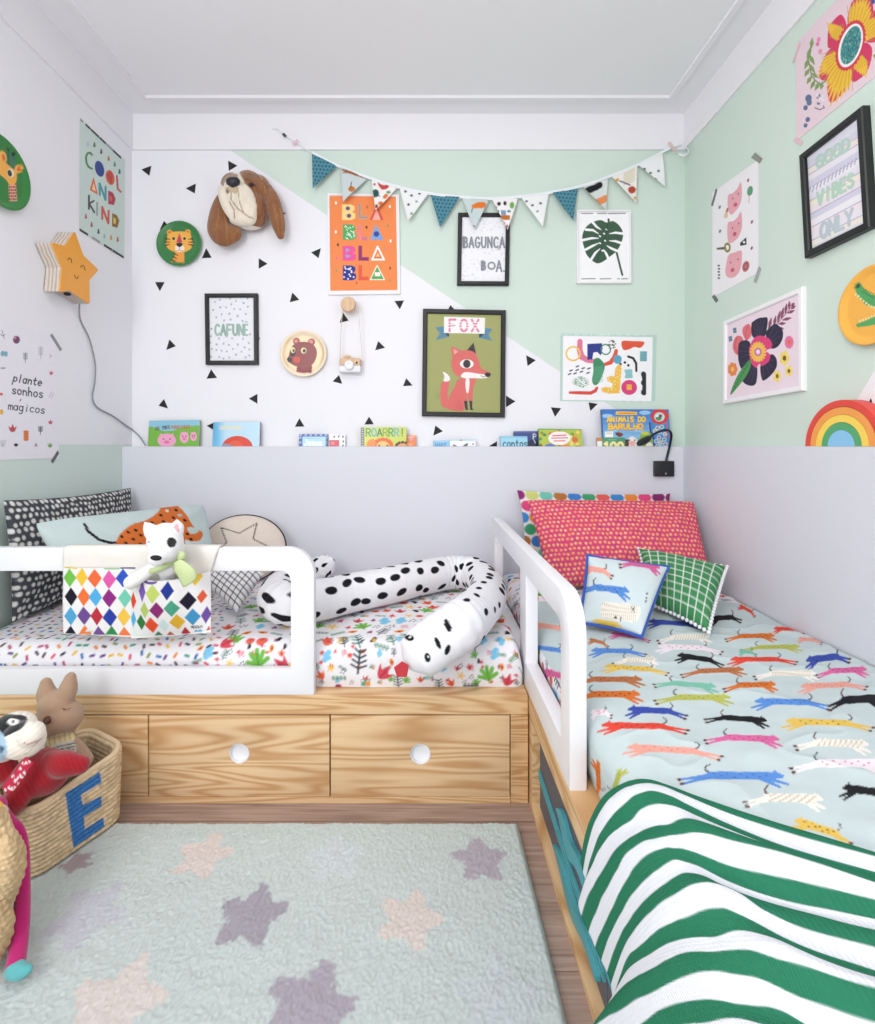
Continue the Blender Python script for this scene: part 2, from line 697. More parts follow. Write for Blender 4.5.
def framed(name, label, c4, n, border, depth, frame_mat, paint, base='FFFFFF', cat='picture', pane=True, res=0.0016, group=None):
    """c4: outer corners of the frame's FRONT face"""
    n = Vector(n).normalized()
    c4 = [Vector(q) for q in c4]
    back = [q - n * depth for q in c4]
    mid = sum(back, Vector()) / 4
    t = thing(name, label, cat, (mid.x, mid.y, min(q.z for q in back)), group)
    inn = inset4(c4, border)
    mb = MB()
    v, f = [], []
    bev = min(0.003, border * .2)
    o1 = inset4(c4, bev)
    i1 = inset4(c4, border - bev)
    dn = n * bev
    rings = [[q for q in back], [q - dn for q in c4], o1, i1, [q - dn for q in inn], [q - n * (depth * .55) for q in inn]]
    for r in rings:
        v += r
    for a in range(len(rings) - 1):
        for j in range(4):
            f.append((a * 4 + j, a * 4 + (j + 1) % 4, a * 4 + 4 + (j + 1) % 4, a * 4 + 4 + j))
    f.append((3, 2, 1, 0))
    mb.add(v, f)
    mb.build('frame', frame_mat, t)
    pr = [q - n * (depth * .5) for q in inset4(c4, border - 0.002)]
    sheet('print', [q - n * 0.001 for q in pr], n, 0.001, paint, base, None, t, res, gap=0)
    if pane:
        g = [q - n * (depth * .28) for q in inset4(c4, border - 0.001)]
        mesh_obj('pane', [tuple(q) for q in g], [(0, 3, 2, 1)], glass_mat(), t)
    return t


# ---------------------------------------------------------------- cushions from four 3D corners
def pillow(name, c4, T, parent=None, mat=None, paint=None, base='FFFFFF', res=0.004, pinch=0.06, wr=0.004, seed=1, flip=False, paint_uv=None, power=0.42, aa=0.35, facing=None, tuft=0.0, cr=0.0):
    """c4 TL,TR,BR,BL of the seam; bulges T/2 to either side of the seam's plane"""
    tl, tr, br, bl = (np.array(q) for q in c4)
    w = np.linalg.norm(tr - tl)
    h = np.linalg.norm(bl - tl)
    nu, nv = int(w / res) + 2, int(h / res) + 2
    U, V = np.meshgrid(np.linspace(-1, 1, nu), np.linspace(-1, 1, nv), indexing='ij')
    us = U * (1 - pinch * (1 - V ** 2) * np.abs(U) ** 3)
    vs = V * (1 - pinch * (1 - U ** 2) * np.abs(V) ** 3)
    kc = 1 - cr * np.abs(U * V) ** 4
    us, vs = us * kc, vs * kc
    a, b = ((us + 1) / 2)[..., None], ((vs + 1) / 2)[..., None]
    flat = tl * (1 - a) * (1 - b) + tr * a * (1 - b) + br * a * b + bl * (1 - a) * b
    nrm = np.cross(tr - tl, bl - tl) * -1.0
    nrm = nrm / np.linalg.norm(nrm)
    if nrm @ (-flat.mean((0, 1)) + np.array([0, 0, 1.0])) < 0:
        nrm = -nrm
    th = T / 2 * np.clip((1 - U ** 2) * (1 - V ** 2), 0, 1) ** power
    edge = np.clip((1 - np.maximum(np.abs(U), np.abs(V))) * 8, 0, 1)
    wrn = fbm(U * w * 7 + seed * 3.1, V * h * 7, seed) * wr * edge
    # puckers running from the corners
    rad = np.sin(np.arctan2(V, U) * 14 + seed) * wr * 0.6 * edge * np.clip((np.abs(U) * np.abs(V)) * 1.6, 0, 1)
    front = flat + nrm * (th + wrn + rad)[..., None]
    back = flat - nrm * th[..., None]
    co = np.vstack([front.reshape(-1, 3), back.reshape(-1, 3)])
    fs = np.vstack([grid_faces(nu, nv), grid_faces(nu, nv, nu * nv, True)])
    px, py = to_px(co)
    p = Painter(px, py, base, aa)
    if paint:
        paint(p)
    if paint_uv:
        uu = np.r_[((U + 1) / 2 * w).ravel(), ((U + 1) / 2 * w).ravel() + 5]
        vv = np.r_[((V + 1) / 2 * h).ravel(), ((V + 1) / 2 * h).ravel()]
        q = Painter(uu, vv, p.c, res * 0.9)
        paint_uv(q, w, h)
        # the back repeats the front's print
        q.c[nu * nv:] = q.c[:nu * nv]
        p.c = q.c
    o = mesh_obj(name, co, fs, mat or PM('printed_cotton', 0.85, 0.25, 900, spec=0.2), parent, smooth=True, color=p.c)
    bm = bmesh.new()
    bm.from_mesh(o.data)
    bmesh.ops.remove_doubles(bm, verts=[q for q in bm.verts if q.is_boundary], dist=1e-5)
    bm.to_mesh(o.data)
    bm.free()
    return o, (flat, nrm)


# ---------------------------------------------------------------- soft bodies: union of balls and limbs, remeshed and smoothed
def soft(name, prims, vox, mat, parent=None, smooth_it=6, paint=None, base='FFFFFF', sfac=0.5, bulge=None, aa=0.35, uvpaint=None):
    """prims: ('b', centre, (rx,ry,rz), rotation-matrix or None) or ('t', [points], [radii])"""
    mb = MB()
    for q in prims:
        if q[0] == 'b':
            mb.ball(q[1], q[2], 0, 24, 16, q[3] if len(q) > 3 else None)
        else:
            n = max(6, len(q[1]) * 4)
            pr = spline([(*p, r) for p, r in zip(q[1], q[2])], n)
            mb.tube(pr[:, :3], np.maximum(pr[:, 3], 1e-4), 16)
            mb.ball(tuple(pr[0, :3]), float(pr[0, 3]) * .999, 0, 16, 10)
            mb.ball(tuple(pr[-1, :3]), float(pr[-1, 3]) * .999, 0, 16, 10)
    me = bpy.data.meshes.new('tmp')
    me.from_pydata(mb.v, [], mb.f)
    me.update()
    o = bpy.data.objects.new('tmp', me)
    COL.objects.link(o)
    r = o.modifiers.new('r', 'REMESH')
    r.mode = 'VOXEL'
    r.voxel_size = vox
    s = o.modifiers.new('s', 'SMOOTH')
    s.factor = sfac
    s.iterations = smooth_it
    dg = bpy.context.evaluated_depsgraph_get()
    ev = o.evaluated_get(dg)
    m2 = ev.to_mesh()
    co = np.empty(len(m2.vertices) * 3, dtype=np.float32)
    m2.vertices.foreach_get('co', co)
    co = co.reshape(-1, 3).astype(float)
    nr = np.empty(len(m2.vertices) * 3, dtype=np.float32)
    m2.vertices.foreach_get('normal', nr)
    nr = nr.reshape(-1, 3).astype(float)
    fs = [tuple(p.vertices) for p in m2.polygons]
    ev.to_mesh_clear()
    bpy.data.objects.remove(o)
    bpy.data.meshes.remove(me)
    if bulge:
        co = bulge(co, nr)
    px, py = to_px(co)
    p = Painter(px, py, base, aa)
    p.co, p.no = co, nr
    p.mask = (nr * (np.array([0, 0, 1.0]) - co)).sum(1) > -0.002
    if paint:
        paint(p)
    return mesh_obj(name, co, fs, mat, parent, smooth=True, color=p.c)
# ================================================================= ROOM
YF = -1.5                                        # the room runs on behind the camera


def wall_paint(name, c_lo, c_hi, test):
    """two paints on one wall, the border given by test(nt, x, y, z) -> 0/1 socket"""
    m, nt, bs = _new(name)
    s = sepxyz(nt, geo_pos(nt))
    fac = test(nt, s[0], s[1], s[2]) if test else 0.0
    pos = geo_pos(nt)
    n = noise_node(nt, 3.0, 3, pos)
    c = mixc(nt, fac, hx(c_lo), hx(c_hi))
    c2 = mixc(nt, mth(nt, 'MULTIPLY', n.outputs['Fac'], 0.05), c, (0.6, 0.6, 0.6))
    nt.links.new(c2, bs.inputs['Base Color'])
    bs.inputs['Roughness'].default_value = 0.6
    bs.inputs['Specular IOR Level'].default_value = 0.3
    n2 = noise_node(nt, 180, 2, pos)
    add_bump(nt, bs, n2.outputs['Fac'], 0.06, 0.002)
    return m


WHITE = 'EEEEF3'
MINT = 'D2E2D8'
m_back = wall_paint('paint_white_and_mint', WHITE, MINT, lambda nt, x, y, z: mth(nt, 'GREATER_THAN', mth(nt, 'ADD', z, mth(nt, 'MULTIPLY', x, 0.672)), 1.770))
m_left = wall_paint('paint_white_over_mint', WHITE, 'D3E3DC', lambda nt, x, y, z: mth(nt, 'LESS_THAN', z, 1.006))
m_right = wall_paint('paint_mint_with_white_wedge', MINT, WHITE, lambda nt, x, y, z: mth(nt, 'LESS_THAN', mth(nt, 'ADD', z, mth(nt, 'MULTIPLY', y, 1.35)), 3.022))
m_ceil = wall_paint('paint_ceiling', 'F1F1F5', WHITE, None)
m_trim = wall_paint('paint_crown', 'EFEEF2', WHITE, None)
m_panel = wall_paint('paint_lilac_grey', 'DADCE5', WHITE, None)


def pine(name, axis, light='E5C499', dark='BC8955', sc=1.0):
    m, nt, bs = _new(name)
    mp = nt.nodes.new('ShaderNodeMapping')
    nt.links.new(geo_pos(nt), mp.inputs[0])
    s = {'x': (0.40, 2.2, 5.5), 'y': (2.2, 0.40, 5.5), 'z': (5.5, 2.2, 0.40)}[axis]
    mp.inputs['Scale'].default_value = tuple(q * sc for q in s)
    n = noise_node(nt, 1.6, 2.0, mp.outputs[0], 0.3)
    r = mth(nt, 'SINE', mth(nt, 'MULTIPLY', n.outputs['Fac'], 120))
    r = mth(nt, 'MULTIPLY_ADD', r, 0.5, 0.5)
    r = mth(nt, 'POWER', r, 1.6)
    mp2 = nt.nodes.new('ShaderNodeMapping')
    nt.links.new(geo_pos(nt), mp2.inputs[0])
    f = {'x': (6, 200, 260), 'y': (200, 6, 260), 'z': (260, 200, 6)}[axis]
    mp2.inputs['Scale'].default_value = f
    n2 = noise_node(nt, 1.0, 3, mp2.outputs[0])
    c = mixc(nt, mth(nt, 'MULTIPLY', r, 0.75), hx(light), hx(dark))
    c = mixc(nt, mth(nt, 'MULTIPLY', n2.outputs['Fac'], 0.28), c, hx('A87C4B'))
    nt.links.new(c, bs.inputs['Base Color'])
    bs.inputs['Roughness'].default_value = 0.42
    bs.inputs['Specular IOR Level'].default_value = 0.35
    add_bump(nt, bs, n2.outputs['Fac'], 0.05, 0.002)
    return m


PINE_X, PINE_Y = pine('pine_along_x', 'x'), pine('pine_along_y', 'y')
LACQ = M('white_lacquer', 'E9E9ED', 0.35, 0.01)


def floor_mat():
    m, nt, bs = _new('floor_boards')
    s = sepxyz(nt, geo_pos(nt))
    row = mth(nt, 'FLOOR', mth(nt, 'DIVIDE', s[1], 0.19))
    fr = mth(nt, 'FRACT', mth(nt, 'DIVIDE', s[1], 0.19))
    seam = mth(nt, 'LESS_THAN', fr, 0.015)
    cmb = nt.nodes.new('ShaderNodeCombineXYZ')
    nt.links.new(mth(nt, 'MULTIPLY_ADD', row, 3.7, s[0]), cmb.inputs[0])
    nt.links.new(mth(nt, 'MULTIPLY', s[1], 26), cmb.inputs[1])
    n = noise_node(nt, 4.5, 4, cmb.outputs[0], 0.4)
    ramp = nt.nodes.new('ShaderNodeValToRGB')
    e = ramp.color_ramp.elements
    e[0].position, e[0].color = 0.3, (*hx('877066'), 1)
    e[1].position, e[1].color = 0.7, (*hx('B39C90'), 1)
    nt.links.new(n.outputs['Fac'], ramp.inputs[0])
    c = mixc(nt, mth(nt, 'MULTIPLY', seam, 0.7), ramp.outputs[0], hx('5b4840'))
    nt.links.new(c, bs.inputs['Base Color'])
    bs.inputs['Roughness'].default_value = 0.45
    add_bump(nt, bs, n.outputs['Fac'], 0.08, 0.003)
    return m


def struct(name, mb, mat, smooth=False):
    return tag(mb.build(name, mat, None, smooth), kind='structure')


struct('wall_back', MB().box(XL - .1, XR + .1, YB, YB + .1, -0.05, ZC + .05), m_back)
struct('wall_left', MB().box(XL - .1, XL, YF, YB, -0.05, ZC + .05), m_left)
struct('wall_right', MB().box(XR, XR + .1, YF, YB, -0.05, ZC + .05), m_right)
struct('floor', MB().box(XL - .1, XR + .1, YF, YB + .1, -0.05, 0), floor_mat())
struct('ceiling', MB().box(XL - .1, XR + .1, YF, YB + .1, ZC, ZC + .06), m_ceil)
ZB = 2.374
mb = MB().box(XL, XR, YB - .010, YB, ZB, ZC).box(XL, XL + .010, YF, YB - .010, ZB, ZC).box(XR - .010, XR, YF, YB - .010, ZB, ZC)
struct('trim_1', mb, m_trim)
# slim moulding running round the ceiling, 11 cm in from the walls
a0, a1, yb = XL + .115, XR - .115, YB - .11
mb = MB().box(a0, a1, yb - .022, yb, ZC - .012, ZC).box(a0, a0 + .022, YF, yb - .022, ZC - .012, ZC).box(a1 - .022, a1, YF, yb - .022, ZC - .012, ZC)
struct('trim_2', mb, m_trim)
# padded-height wall panels whose tops are the picture ledges
struct('trim_3', MB().box(XL, XR, YP, YB, 0.0, ZP, .002), m_panel)
struct('trim_4', MB().box(XP, XR, 0.0, YP, 0.0, ZP + .0005, .002), m_panel)

# ================================================================= CAMERA AND LIGHT
cam = bpy.data.cameras.new('camera')
cam.sensor_fit = 'HORIZONTAL'
cam.sensor_width = 36
cam.lens = 36 * F / 875
cam.shift_x = (437.5 - CX) / 875
cam.shift_y = -(512 - CY) / 875 * 1.0
cam.shift_y = (CY - 512) / 875
cam.clip_start = 0.02
co = bpy.data.objects.new('camera', cam)
co.location = (0, 0, EYE)
co.rotation_euler = (math.radians(90), 0, 0)
COL.objects.link(co)
SC.camera = co

w = bpy.data.worlds.new('world')
SC.world = w
w.use_nodes = True
bg = w.node_tree.nodes['Background']
bg.inputs['Color'].default_value = (0.93, 0.96, 1.0, 1)
bg.inputs['Strength'].default_value = 1.3


def area(name, loc, target, sx, sy, power, col=(1, 1, 1)):
    l = bpy.data.lights.new(name, 'AREA')
    l.shape = 'RECTANGLE'
    l.size, l.size_y = sx, sy
    l.energy = power
    l.color = col
    o = bpy.data.objects.new(name, l)
    o.location = loc
    o.rotation_euler = (Vector(target) - Vector(loc)).to_track_quat('-Z', 'Y').to_euler()
    COL.objects.link(o)
    return o


area('daylight_window', (-1.10, -0.75, 1.6), (1.2, 1.25, 1.0), 1.2, 1.5, 42, (1.0, 0.99, 0.975))
area('ceiling_fill', (0.0, 0.35, 2.50), (0.0, 0.45, 0.0), 0.7, 0.7, 9, (1.0, 0.97, 0.93))  # unseen area light at ceiling level, added as general fill

vs = SC.view_settings
vs.view_transform = 'Standard'
vs.look = 'None'
vs.gamma = 1
vs.exposure = 0.07
vs.use_curve_mapping = False
SC.cycles.use_denoising = True
SC.cycles.max_bounces = 8
SC.cycles.diffuse_bounces = 5
SC.cycles.transparent_max_bounces = 8
SC.cycles.sample_clamp_indirect = 4
# ================================================================= BEDS
YL = 1.397                                       # front of the left bed
XB = 0.293                                       # left face of the right bed
ZT = 0.303                                       # top of both bases


def rounded_rail(outer, radius, inner_list, depth_vec):
    """board with a rounded upper corner and cut-outs: outer and inners are 2D (a, z) loops -> bmesh via grid of quads by bridging
    returns MB; a -> along, z -> up"""
    return None


def round_corner(p, q, r, rad, n=8):
    """fillet at q between p->q->r (2D)"""
    p, q, r = np.array(p), np.array(q), np.array(r)
    d1 = (p - q) / np.linalg.norm(p - q)
    d2 = (r - q) / np.linalg.norm(r - q)
    a, b = q + d1 * rad, q + d2 * rad
    c = q + (d1 + d2) * rad
    out = []
    for t in np.linspace(0, math.pi / 2, n):
        out.append(tuple(c - d2 * rad * math.cos(t) - d1 * rad * math.sin(t)))
    return out


def board(name, outer, holes, to3, vec, mat, parent, bev=0.003):
    """flat board: outer loop, hole loops (2D), mapped by to3, extruded by vec"""
    bm = bmesh.new()
    es = []
    for lp in [outer] + holes:
        vs_ = [bm.verts.new(to3(*q)) for q in lp]
        for i in range(len(vs_)):
            es.append(bm.edges.new((vs_[i], vs_[(i + 1) % len(vs_)])))
    bmesh.ops.triangle_fill(bm, use_beauty=True, edges=es)
    r = bmesh.ops.extrude_face_region(bm, geom=bm.faces[:])
    vec = Vector(vec)
    for g in r['geom']:
        if isinstance(g, bmesh.types.BMVert):
            g.co += vec
    bmesh.ops.recalc_face_normals(bm, faces=bm.faces[:])
    bm.normal_update()
    nv = vec.normalized()
    if bev:
        ee = []
        for e in bm.edges:
            if len(e.link_faces) == 2:
                a, b = (abs(f.normal.dot(nv)) > .9 for f in e.link_faces)
                if a != b:
                    ee.append(e)
        bmesh.ops.bevel(bm, geom=ee, offset=bev, segments=2, profile=0.5, affect='EDGES')
    return MB().frombm(bm).build(name, mat, parent, smooth=True)


def px_x(px):
    return (px - CX) * YL / F


def px_z(py):
    return EYE - (py - CY) * YL / F


# ---------------- left bed (along the back wall)
bedL = thing('bed_base', 'pine bed base with three drawers and white rail, set along the back panel', 'bed', (-0.53, 1.8, 0))
x0, x1 = XL + .002, XB - .002
z_dt, z_db = px_z(715), px_z(797.2)
mb = MB().box(x0, x1, YL, YP - .002, z_dt + .001, ZT, .002)
mb.build('top_board', PINE_X, bedL)
xs = px_x(510.5)
mb = MB().box(xs + .001, x1, YL + .001, YL + .05, 0, z_dt, .001)
mb.build('corner_post', pine('pine_post', 'x', 'DEB98C', 'B07A48', 1.2), bedL)
MB().box(x0, xs, YL + .001, YL + .03, 0, z_db - .001, .001).build('plinth', PINE_X, bedL)
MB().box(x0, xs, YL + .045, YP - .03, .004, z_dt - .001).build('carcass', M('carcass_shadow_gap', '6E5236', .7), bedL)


def drawer(px0, px1, hole_px, mat):
    a, b = px_x(px0), px_x(px1)
    c, r = (px_x(hole_px[0]), px_z(hole_px[1])), hole_px[2] * YL / F
    n = 48
    outer = [(a, z_db), (b, z_db), (b, z_dt - .003), (a, z_dt - .003)]
    circ = [(c[0] + r * math.cos(2 * math.pi * k / n), c[1] + r * math.sin(2 * math.pi * k / n)) for k in range(n)]
    d = board('drawer', outer, [circ], lambda x, z: (x, YL + .002, z), (0, .018, 0), mat, bedL, 0.0012)
    # white turned lining of the finger hole
    MB().disc_lathe((c[0], YL + .0205, c[1]), (0, -1, 0), [(r + .004, 0), (r + .004, .001), (r - .0005, .0012), (r - .0005, .0165), (r - .002, .0165), (r - .003, .004), (r - .012, .0025), (0.0005, .002)], 48).build('finger_hole', LACQ, d, smooth=True)
    return d


drawer(-58, 147.2, (45, 754, 10.2), pine('pine_drawer_a', 'x', 'E5C59B', 'BE8B58', 0.8))
drawer(148.6, 329.2, (238.7, 754.3, 10.2), pine('pine_drawer_b', 'x', 'E7C89F', 'C08D5A', 0.95))
drawer(330.6, 509.8, (420.3, 755, 10.4), pine('pine_drawer_c', 'x', 'E6C69D', 'BD8A57', 0.85))

# guard rail on its front edge
rx1, rtop, rbot = px_x(314), px_z(548), ZT
outer = [(XL + .004, rbot + .0005), (rx1, rbot + .0005)] + round_corner((rx1, rbot), (rx1, rtop), (XL, rtop), .075, 12) + [(XL + .004, rtop)]
ix1, it, ib = px_x(290.5), px_z(571.3), px_z(670)
ix0 = XL + .07
inner = [(ix0, ib)] + [(ix1, ib)] + round_corner((ix1, ib), (ix1, it), (ix0, it), .028, 8) + [(ix0, it)]
board('guard_rail', outer, [inner], lambda x, z: (x, YL + .0005, z), (0, .03, 0), LACQ, bedL, .003)

# ---------------- right bed (along the right wall)
bedR = thing('bed_base', 'pine bed base with open side niche and white rail, set along the right panel', 'bed', (0.73, 1.3, 0))
Y0R = 0.30
MB().box(XB, XP - .002, Y0R, YP - .002, .248, ZT, .002).build('top_board', PINE_Y, bedR)
MB().box(XB + .001, XP - .03, Y0R, YP - .04, 0, .018, .001).build('bottom_board', PINE_Y, bedR)
MB().box(XB + .002, XB + .05, 1.362, YL + .045, .018, .248, .001).build('corner_post', PINE_Y, bedR)
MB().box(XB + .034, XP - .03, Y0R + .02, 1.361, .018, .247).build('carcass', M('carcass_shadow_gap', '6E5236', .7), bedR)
GREY = M('charcoal_board', '565A66', .5)
TEAL = M('teal_paint', '4FA3AE', .5)
for ya, yb_ in ((1.358, 0.86), (0.856, 0.36)):
    d = MB().box(XB + .022, XB + .033, yb_, ya, .020, .246, .001).build('drawer', GREY, bedR)
    # wavy fin-shaped pull and two slim ribs
    ln = ya - yb_
    def fin(zc, amp, s0, s1):
        p = []
        n = 22
        for k in range(n + 1):
            t = k / n
            y = ya - ln * (s0 + (s1 - s0) * t)
            p.append((XB + .0215, y, zc + amp * (math.sin(t * math.pi) ** .7) + .010 * math.sin(t * 9)))
        for k in range(n, -1, -1):
            t = k / n
            y = ya - ln * (s0 + (s1 - s0) * t)
            p.append((XB + .0215, y, zc - amp * .8 * (math.sin(t * math.pi) ** .7) + .010 * math.sin(t * 9 + .6) - .004))
        return MB().prism(p, (-.010, 0, 0)).build('pull', TEAL, d)
    fin(.158, .022, .40, .80)
    fin(.052, .020, .34, .94)
    mb = MB()
    for zz in (.118, .104):
        mb.prism([(XB + .0215, ya - .004, zz + .004), (XB + .0215, yb_ + .004, zz - .028 + .004), (XB + .0215, yb_ + .004, zz - .028 - .003), (XB + .0215, ya - .004, zz - .003)], (-.005, 0, 0))
    mb.build('rib', TEAL, d)

# side rail
ry0, rtopR = 1.010, 0.692
YE = 2.150
def r_loop():
    outer = [(YE, ZT + .0005), (ry0, ZT + .0005)] + round_corner((ry0, ZT), (ry0, rtopR), (YP, rtopR), .085, 12) + [(YE, rtopR)]
    h1 = [(1.445, ZT + .07), (ry0 + .066, ZT + .07)] + round_corner((ry0 + .066, ZT + .07), (ry0 + .066, rtopR - .066), (1.445, rtopR - .066), .03, 8) + [(1.445, rtopR - .066)]
    h2 = [(YE - .069, ZT + .07), (1.53, ZT + .07), (1.53, rtopR - .066), (YE - .069, rtopR - .066)]
    return outer, [h1, h2]
o_, h_ = r_loop()
board('guard_rail', o_, h_, lambda y, z: (XB + .0005, y, z), (.036, 0, 0), LACQ, bedR, .003)
# ================================================================= THINGS ON THE WALLS
NB, NL, NR = (0, -1, 0), (1, 0, 0), (-1, 0, 0)
BLACKF = M('black_frame', '101113', 0.4, 0.05)
WHITEF = M('white_frame', 'F1F0F2', 0.4, 0.02)


def quadpx(fn, pts, off=0.0):
    return [fn(x, y, off) for x, y in pts]


def tape(parent, fn, pts, col, name='tape', off=0.0016):
    q = [fn(x, y, off) for x, y in pts]
    n = {'B': NB, 'L': NL, 'R': NR}[fn.__name__]
    return MB().prism(q, Vector(n) * 0.0004).build(name, M('tape_' + col, col, .6), parent)


# ---------------- CAFUNE frame
def p_cafune(p):
    p.crop(200, 280, 11.37)
    r = np.random.default_rng(3)
    for (x, y) in [(170, 250), (228, 226), (342, 210), (410, 238), (356, 276), (497, 262), (540, 210), (150, 340), (230, 310), (296, 312), (388, 330), (456, 334), (543, 304), (245, 390), (335, 384), (427, 408), (520, 388), (184, 424), (347, 450), (484, 466), (274, 460), (130, 555), (125, 640), (216, 664), (302, 640), (365, 662), (490, 668), (115, 715), (190, 733), (266, 724), (328, 738), (430, 733), (555, 717), (138, 784), (186, 796), (246, 804), (304, 812), (374, 784), (472, 815), (506, 766), (408, 850), (125, 872), (220, 876), (266, 893), (334, 880), (518, 878), (560, 790), (560, 860)]:
        p.ell(x, y, 9 + 4 * r.random(), 10 + 5 * r.random(), 'AEB0BE', 45 * r.random())
    for _ in range(110):
        p.ell(105 + 490 * r.random(), 200 + 710 * r.random(), 4, 4, 'CFD0DB')
    p.rect(150, 490, 575, 632, 'ECEDF2')
    p.text('CAFUN', 170, 508, 118, 68, 24, ['9DB8AC', '8FAD9F', '9DB8AC', '8FAD9F', '9DB8AC'], glyph_w=.78)
    p.text('E', 505, 508, 118, 50, 20, '9DB8AC')
    p.stroke([(510, 482), (525, 470), (540, 482)], 10, '9DB8AC')
    p.ell(568, 618, 10, 10, '8E9AA0')


framed('framed_picture', 'black framed print with the pale green word on speckled white, right of the tiger plate', quadpx(B, [(204.2, 293.2), (257.2, 293.0), (257.8, 364.5), (205.2, 364.5)], .02), NB, .019, .02, BLACKF, p_cafune, 'EAEBF1')


# ---------------- BAGUNCA BOA frame
def p_bagunca(p):
    p.crop(440, 190, 10.24)
    r = np.random.default_rng(5)
    for _ in range(160):
        p.ell(225 + 450 * r.random(), 280 + 650 * r.random(), 5 + 8 * r.random(), 4 + 4 * r.random(), ['DFDFE6', 'E2E2E8', 'D6D7DF'][r.integers(3)], 180 * r.random())
    p.text('BAGUNCA', 236, 484, 105, 63, 18, '8A8D94', glyph_w=.72)
    p.stroke([(245, 490), (245, 580)], 30, '8A8D94')
    p.stroke([(598, 590), (606, 604), (594, 612)], 8, '8A8D94')
    p.text('B', 425, 732, 85, 66, 18, '8A8D94', glyph_w=.6)
    p.stroke([(437, 736), (437, 815)], 28, '8A8D94')
    p.ring(528, 776, 34, 34, 17, '8A8D94')
    p.text('A', 578, 726, 108, 62, 18, '8A8D94', glyph_w=.85)
    p.ell(655, 830, 10, 10, '8A8D94')


framed('framed_picture', 'black framed print with grey capital letters, hanging below the bunting', quadpx(B, [(458.3, 212.2), (510.3, 212.5), (509, 285), (457.2, 284.8)], .02), NB, .0185, .02, BLACKF, p_bagunca, 'F0F0F4')


# ---------------- FOX frame
def p_fox(p):
    p.crop(415, 300, 8.19)
    g = 'A5A86C'
    fx, fd, wh = 'D9706C', '3B3A3E', 'F3F0EE'
    bl = '5C8CA8'
    p.poly([(235, 215), (165, 225), (205, 270), (170, 330), (275, 300), (275, 215)], bl)
    p.poly([(570, 230), (635, 235), (600, 285), (635, 335), (525, 310), (525, 230)], bl)
    p.poly([(240, 268), (280, 272), (278, 304)], '2E3D4A').poly([(570, 275), (525, 275), (526, 310)], '2E3D4A')
    p.poly([(238, 136), (574, 146), (570, 277), (237, 270)], 'F4F0F0')
    p.text('FOX', 280, 160, 95, 92, 18, 'D98AA6', down=.01, glyph_w=.62)
    for y in (180, 202, 226):
        p.stroke([(275, y), (530, y + 3)], 7, 'F4F0F0')
    # tail, body
    p.blob([(375, 888, 14), (300, 880, 22), (245, 850, 30), (235, 780, 30), (245, 700, 34), (262, 655, 22)], fx)
    p.smooth([(228, 588), (270, 612), (288, 650), (262, 668), (234, 662), (240, 625)], wh)
    p.smooth([(345, 660), (420, 630), (500, 640), (478, 720), (470, 820), (440, 830), (430, 760), (404, 765), (402, 900), (300, 900), (265, 860), (290, 770), (330, 700)], fx)
    p.smooth([(330, 880), (365, 790), (380, 870), (395, 895), (340, 900)], 'D26A67')
    p.rect(402, 740, 430, 832, fx).rect(440, 740, 470, 832, fx)
    p.poly([(400, 826), (428, 826), (432, 890), (440, 900), (414, 900)], fd)
    p.poly([(444, 826), (470, 826), (468, 885), (484, 900), (452, 902)], fd)
    p.smooth([(418, 645), (442, 645), (446, 700), (436, 758), (422, 755), (414, 700)], wh)
    # head
    p.poly([(292, 376), (400, 425), (315, 500)], fx).poly([(315, 400), (358, 425), (322, 468)], 'F0A6A8')
    p.poly([(415, 425), (480, 348), (500, 440)], fd)
    p.smooth([(330, 440), (400, 412), (480, 425), (520, 490), (545, 560), (600, 585), (612, 612), (560, 635), (470, 630), (350, 625), (302, 560), (300, 490)], fx)
    p.smooth([(376, 625), (400, 594), (450, 592), (520, 604), (585, 612), (600, 632), (560, 642), (470, 640), (410, 642)], wh)
    p.ell(424, 523, 56, 37, wh).ell(424, 523, 30, 34, fd)
    p.smooth([(570, 606), (598, 594), (622, 606), (608, 628), (586, 630)], '2C2B2E')
    p.stroke([(540, 620), (565, 632), (575, 626)], 5, '55494A')
    p.ring(178, 786, 18, 20, 5, '8C8E58')


framed('framed_picture', 'large black framed print of a red fox on olive green', quadpx(B, [(423, 308.4), (506, 310), (505, 417.5), (421.8, 416)], .022), NB, .021, .022, BLACKF, p_fox, 'A5A86C')


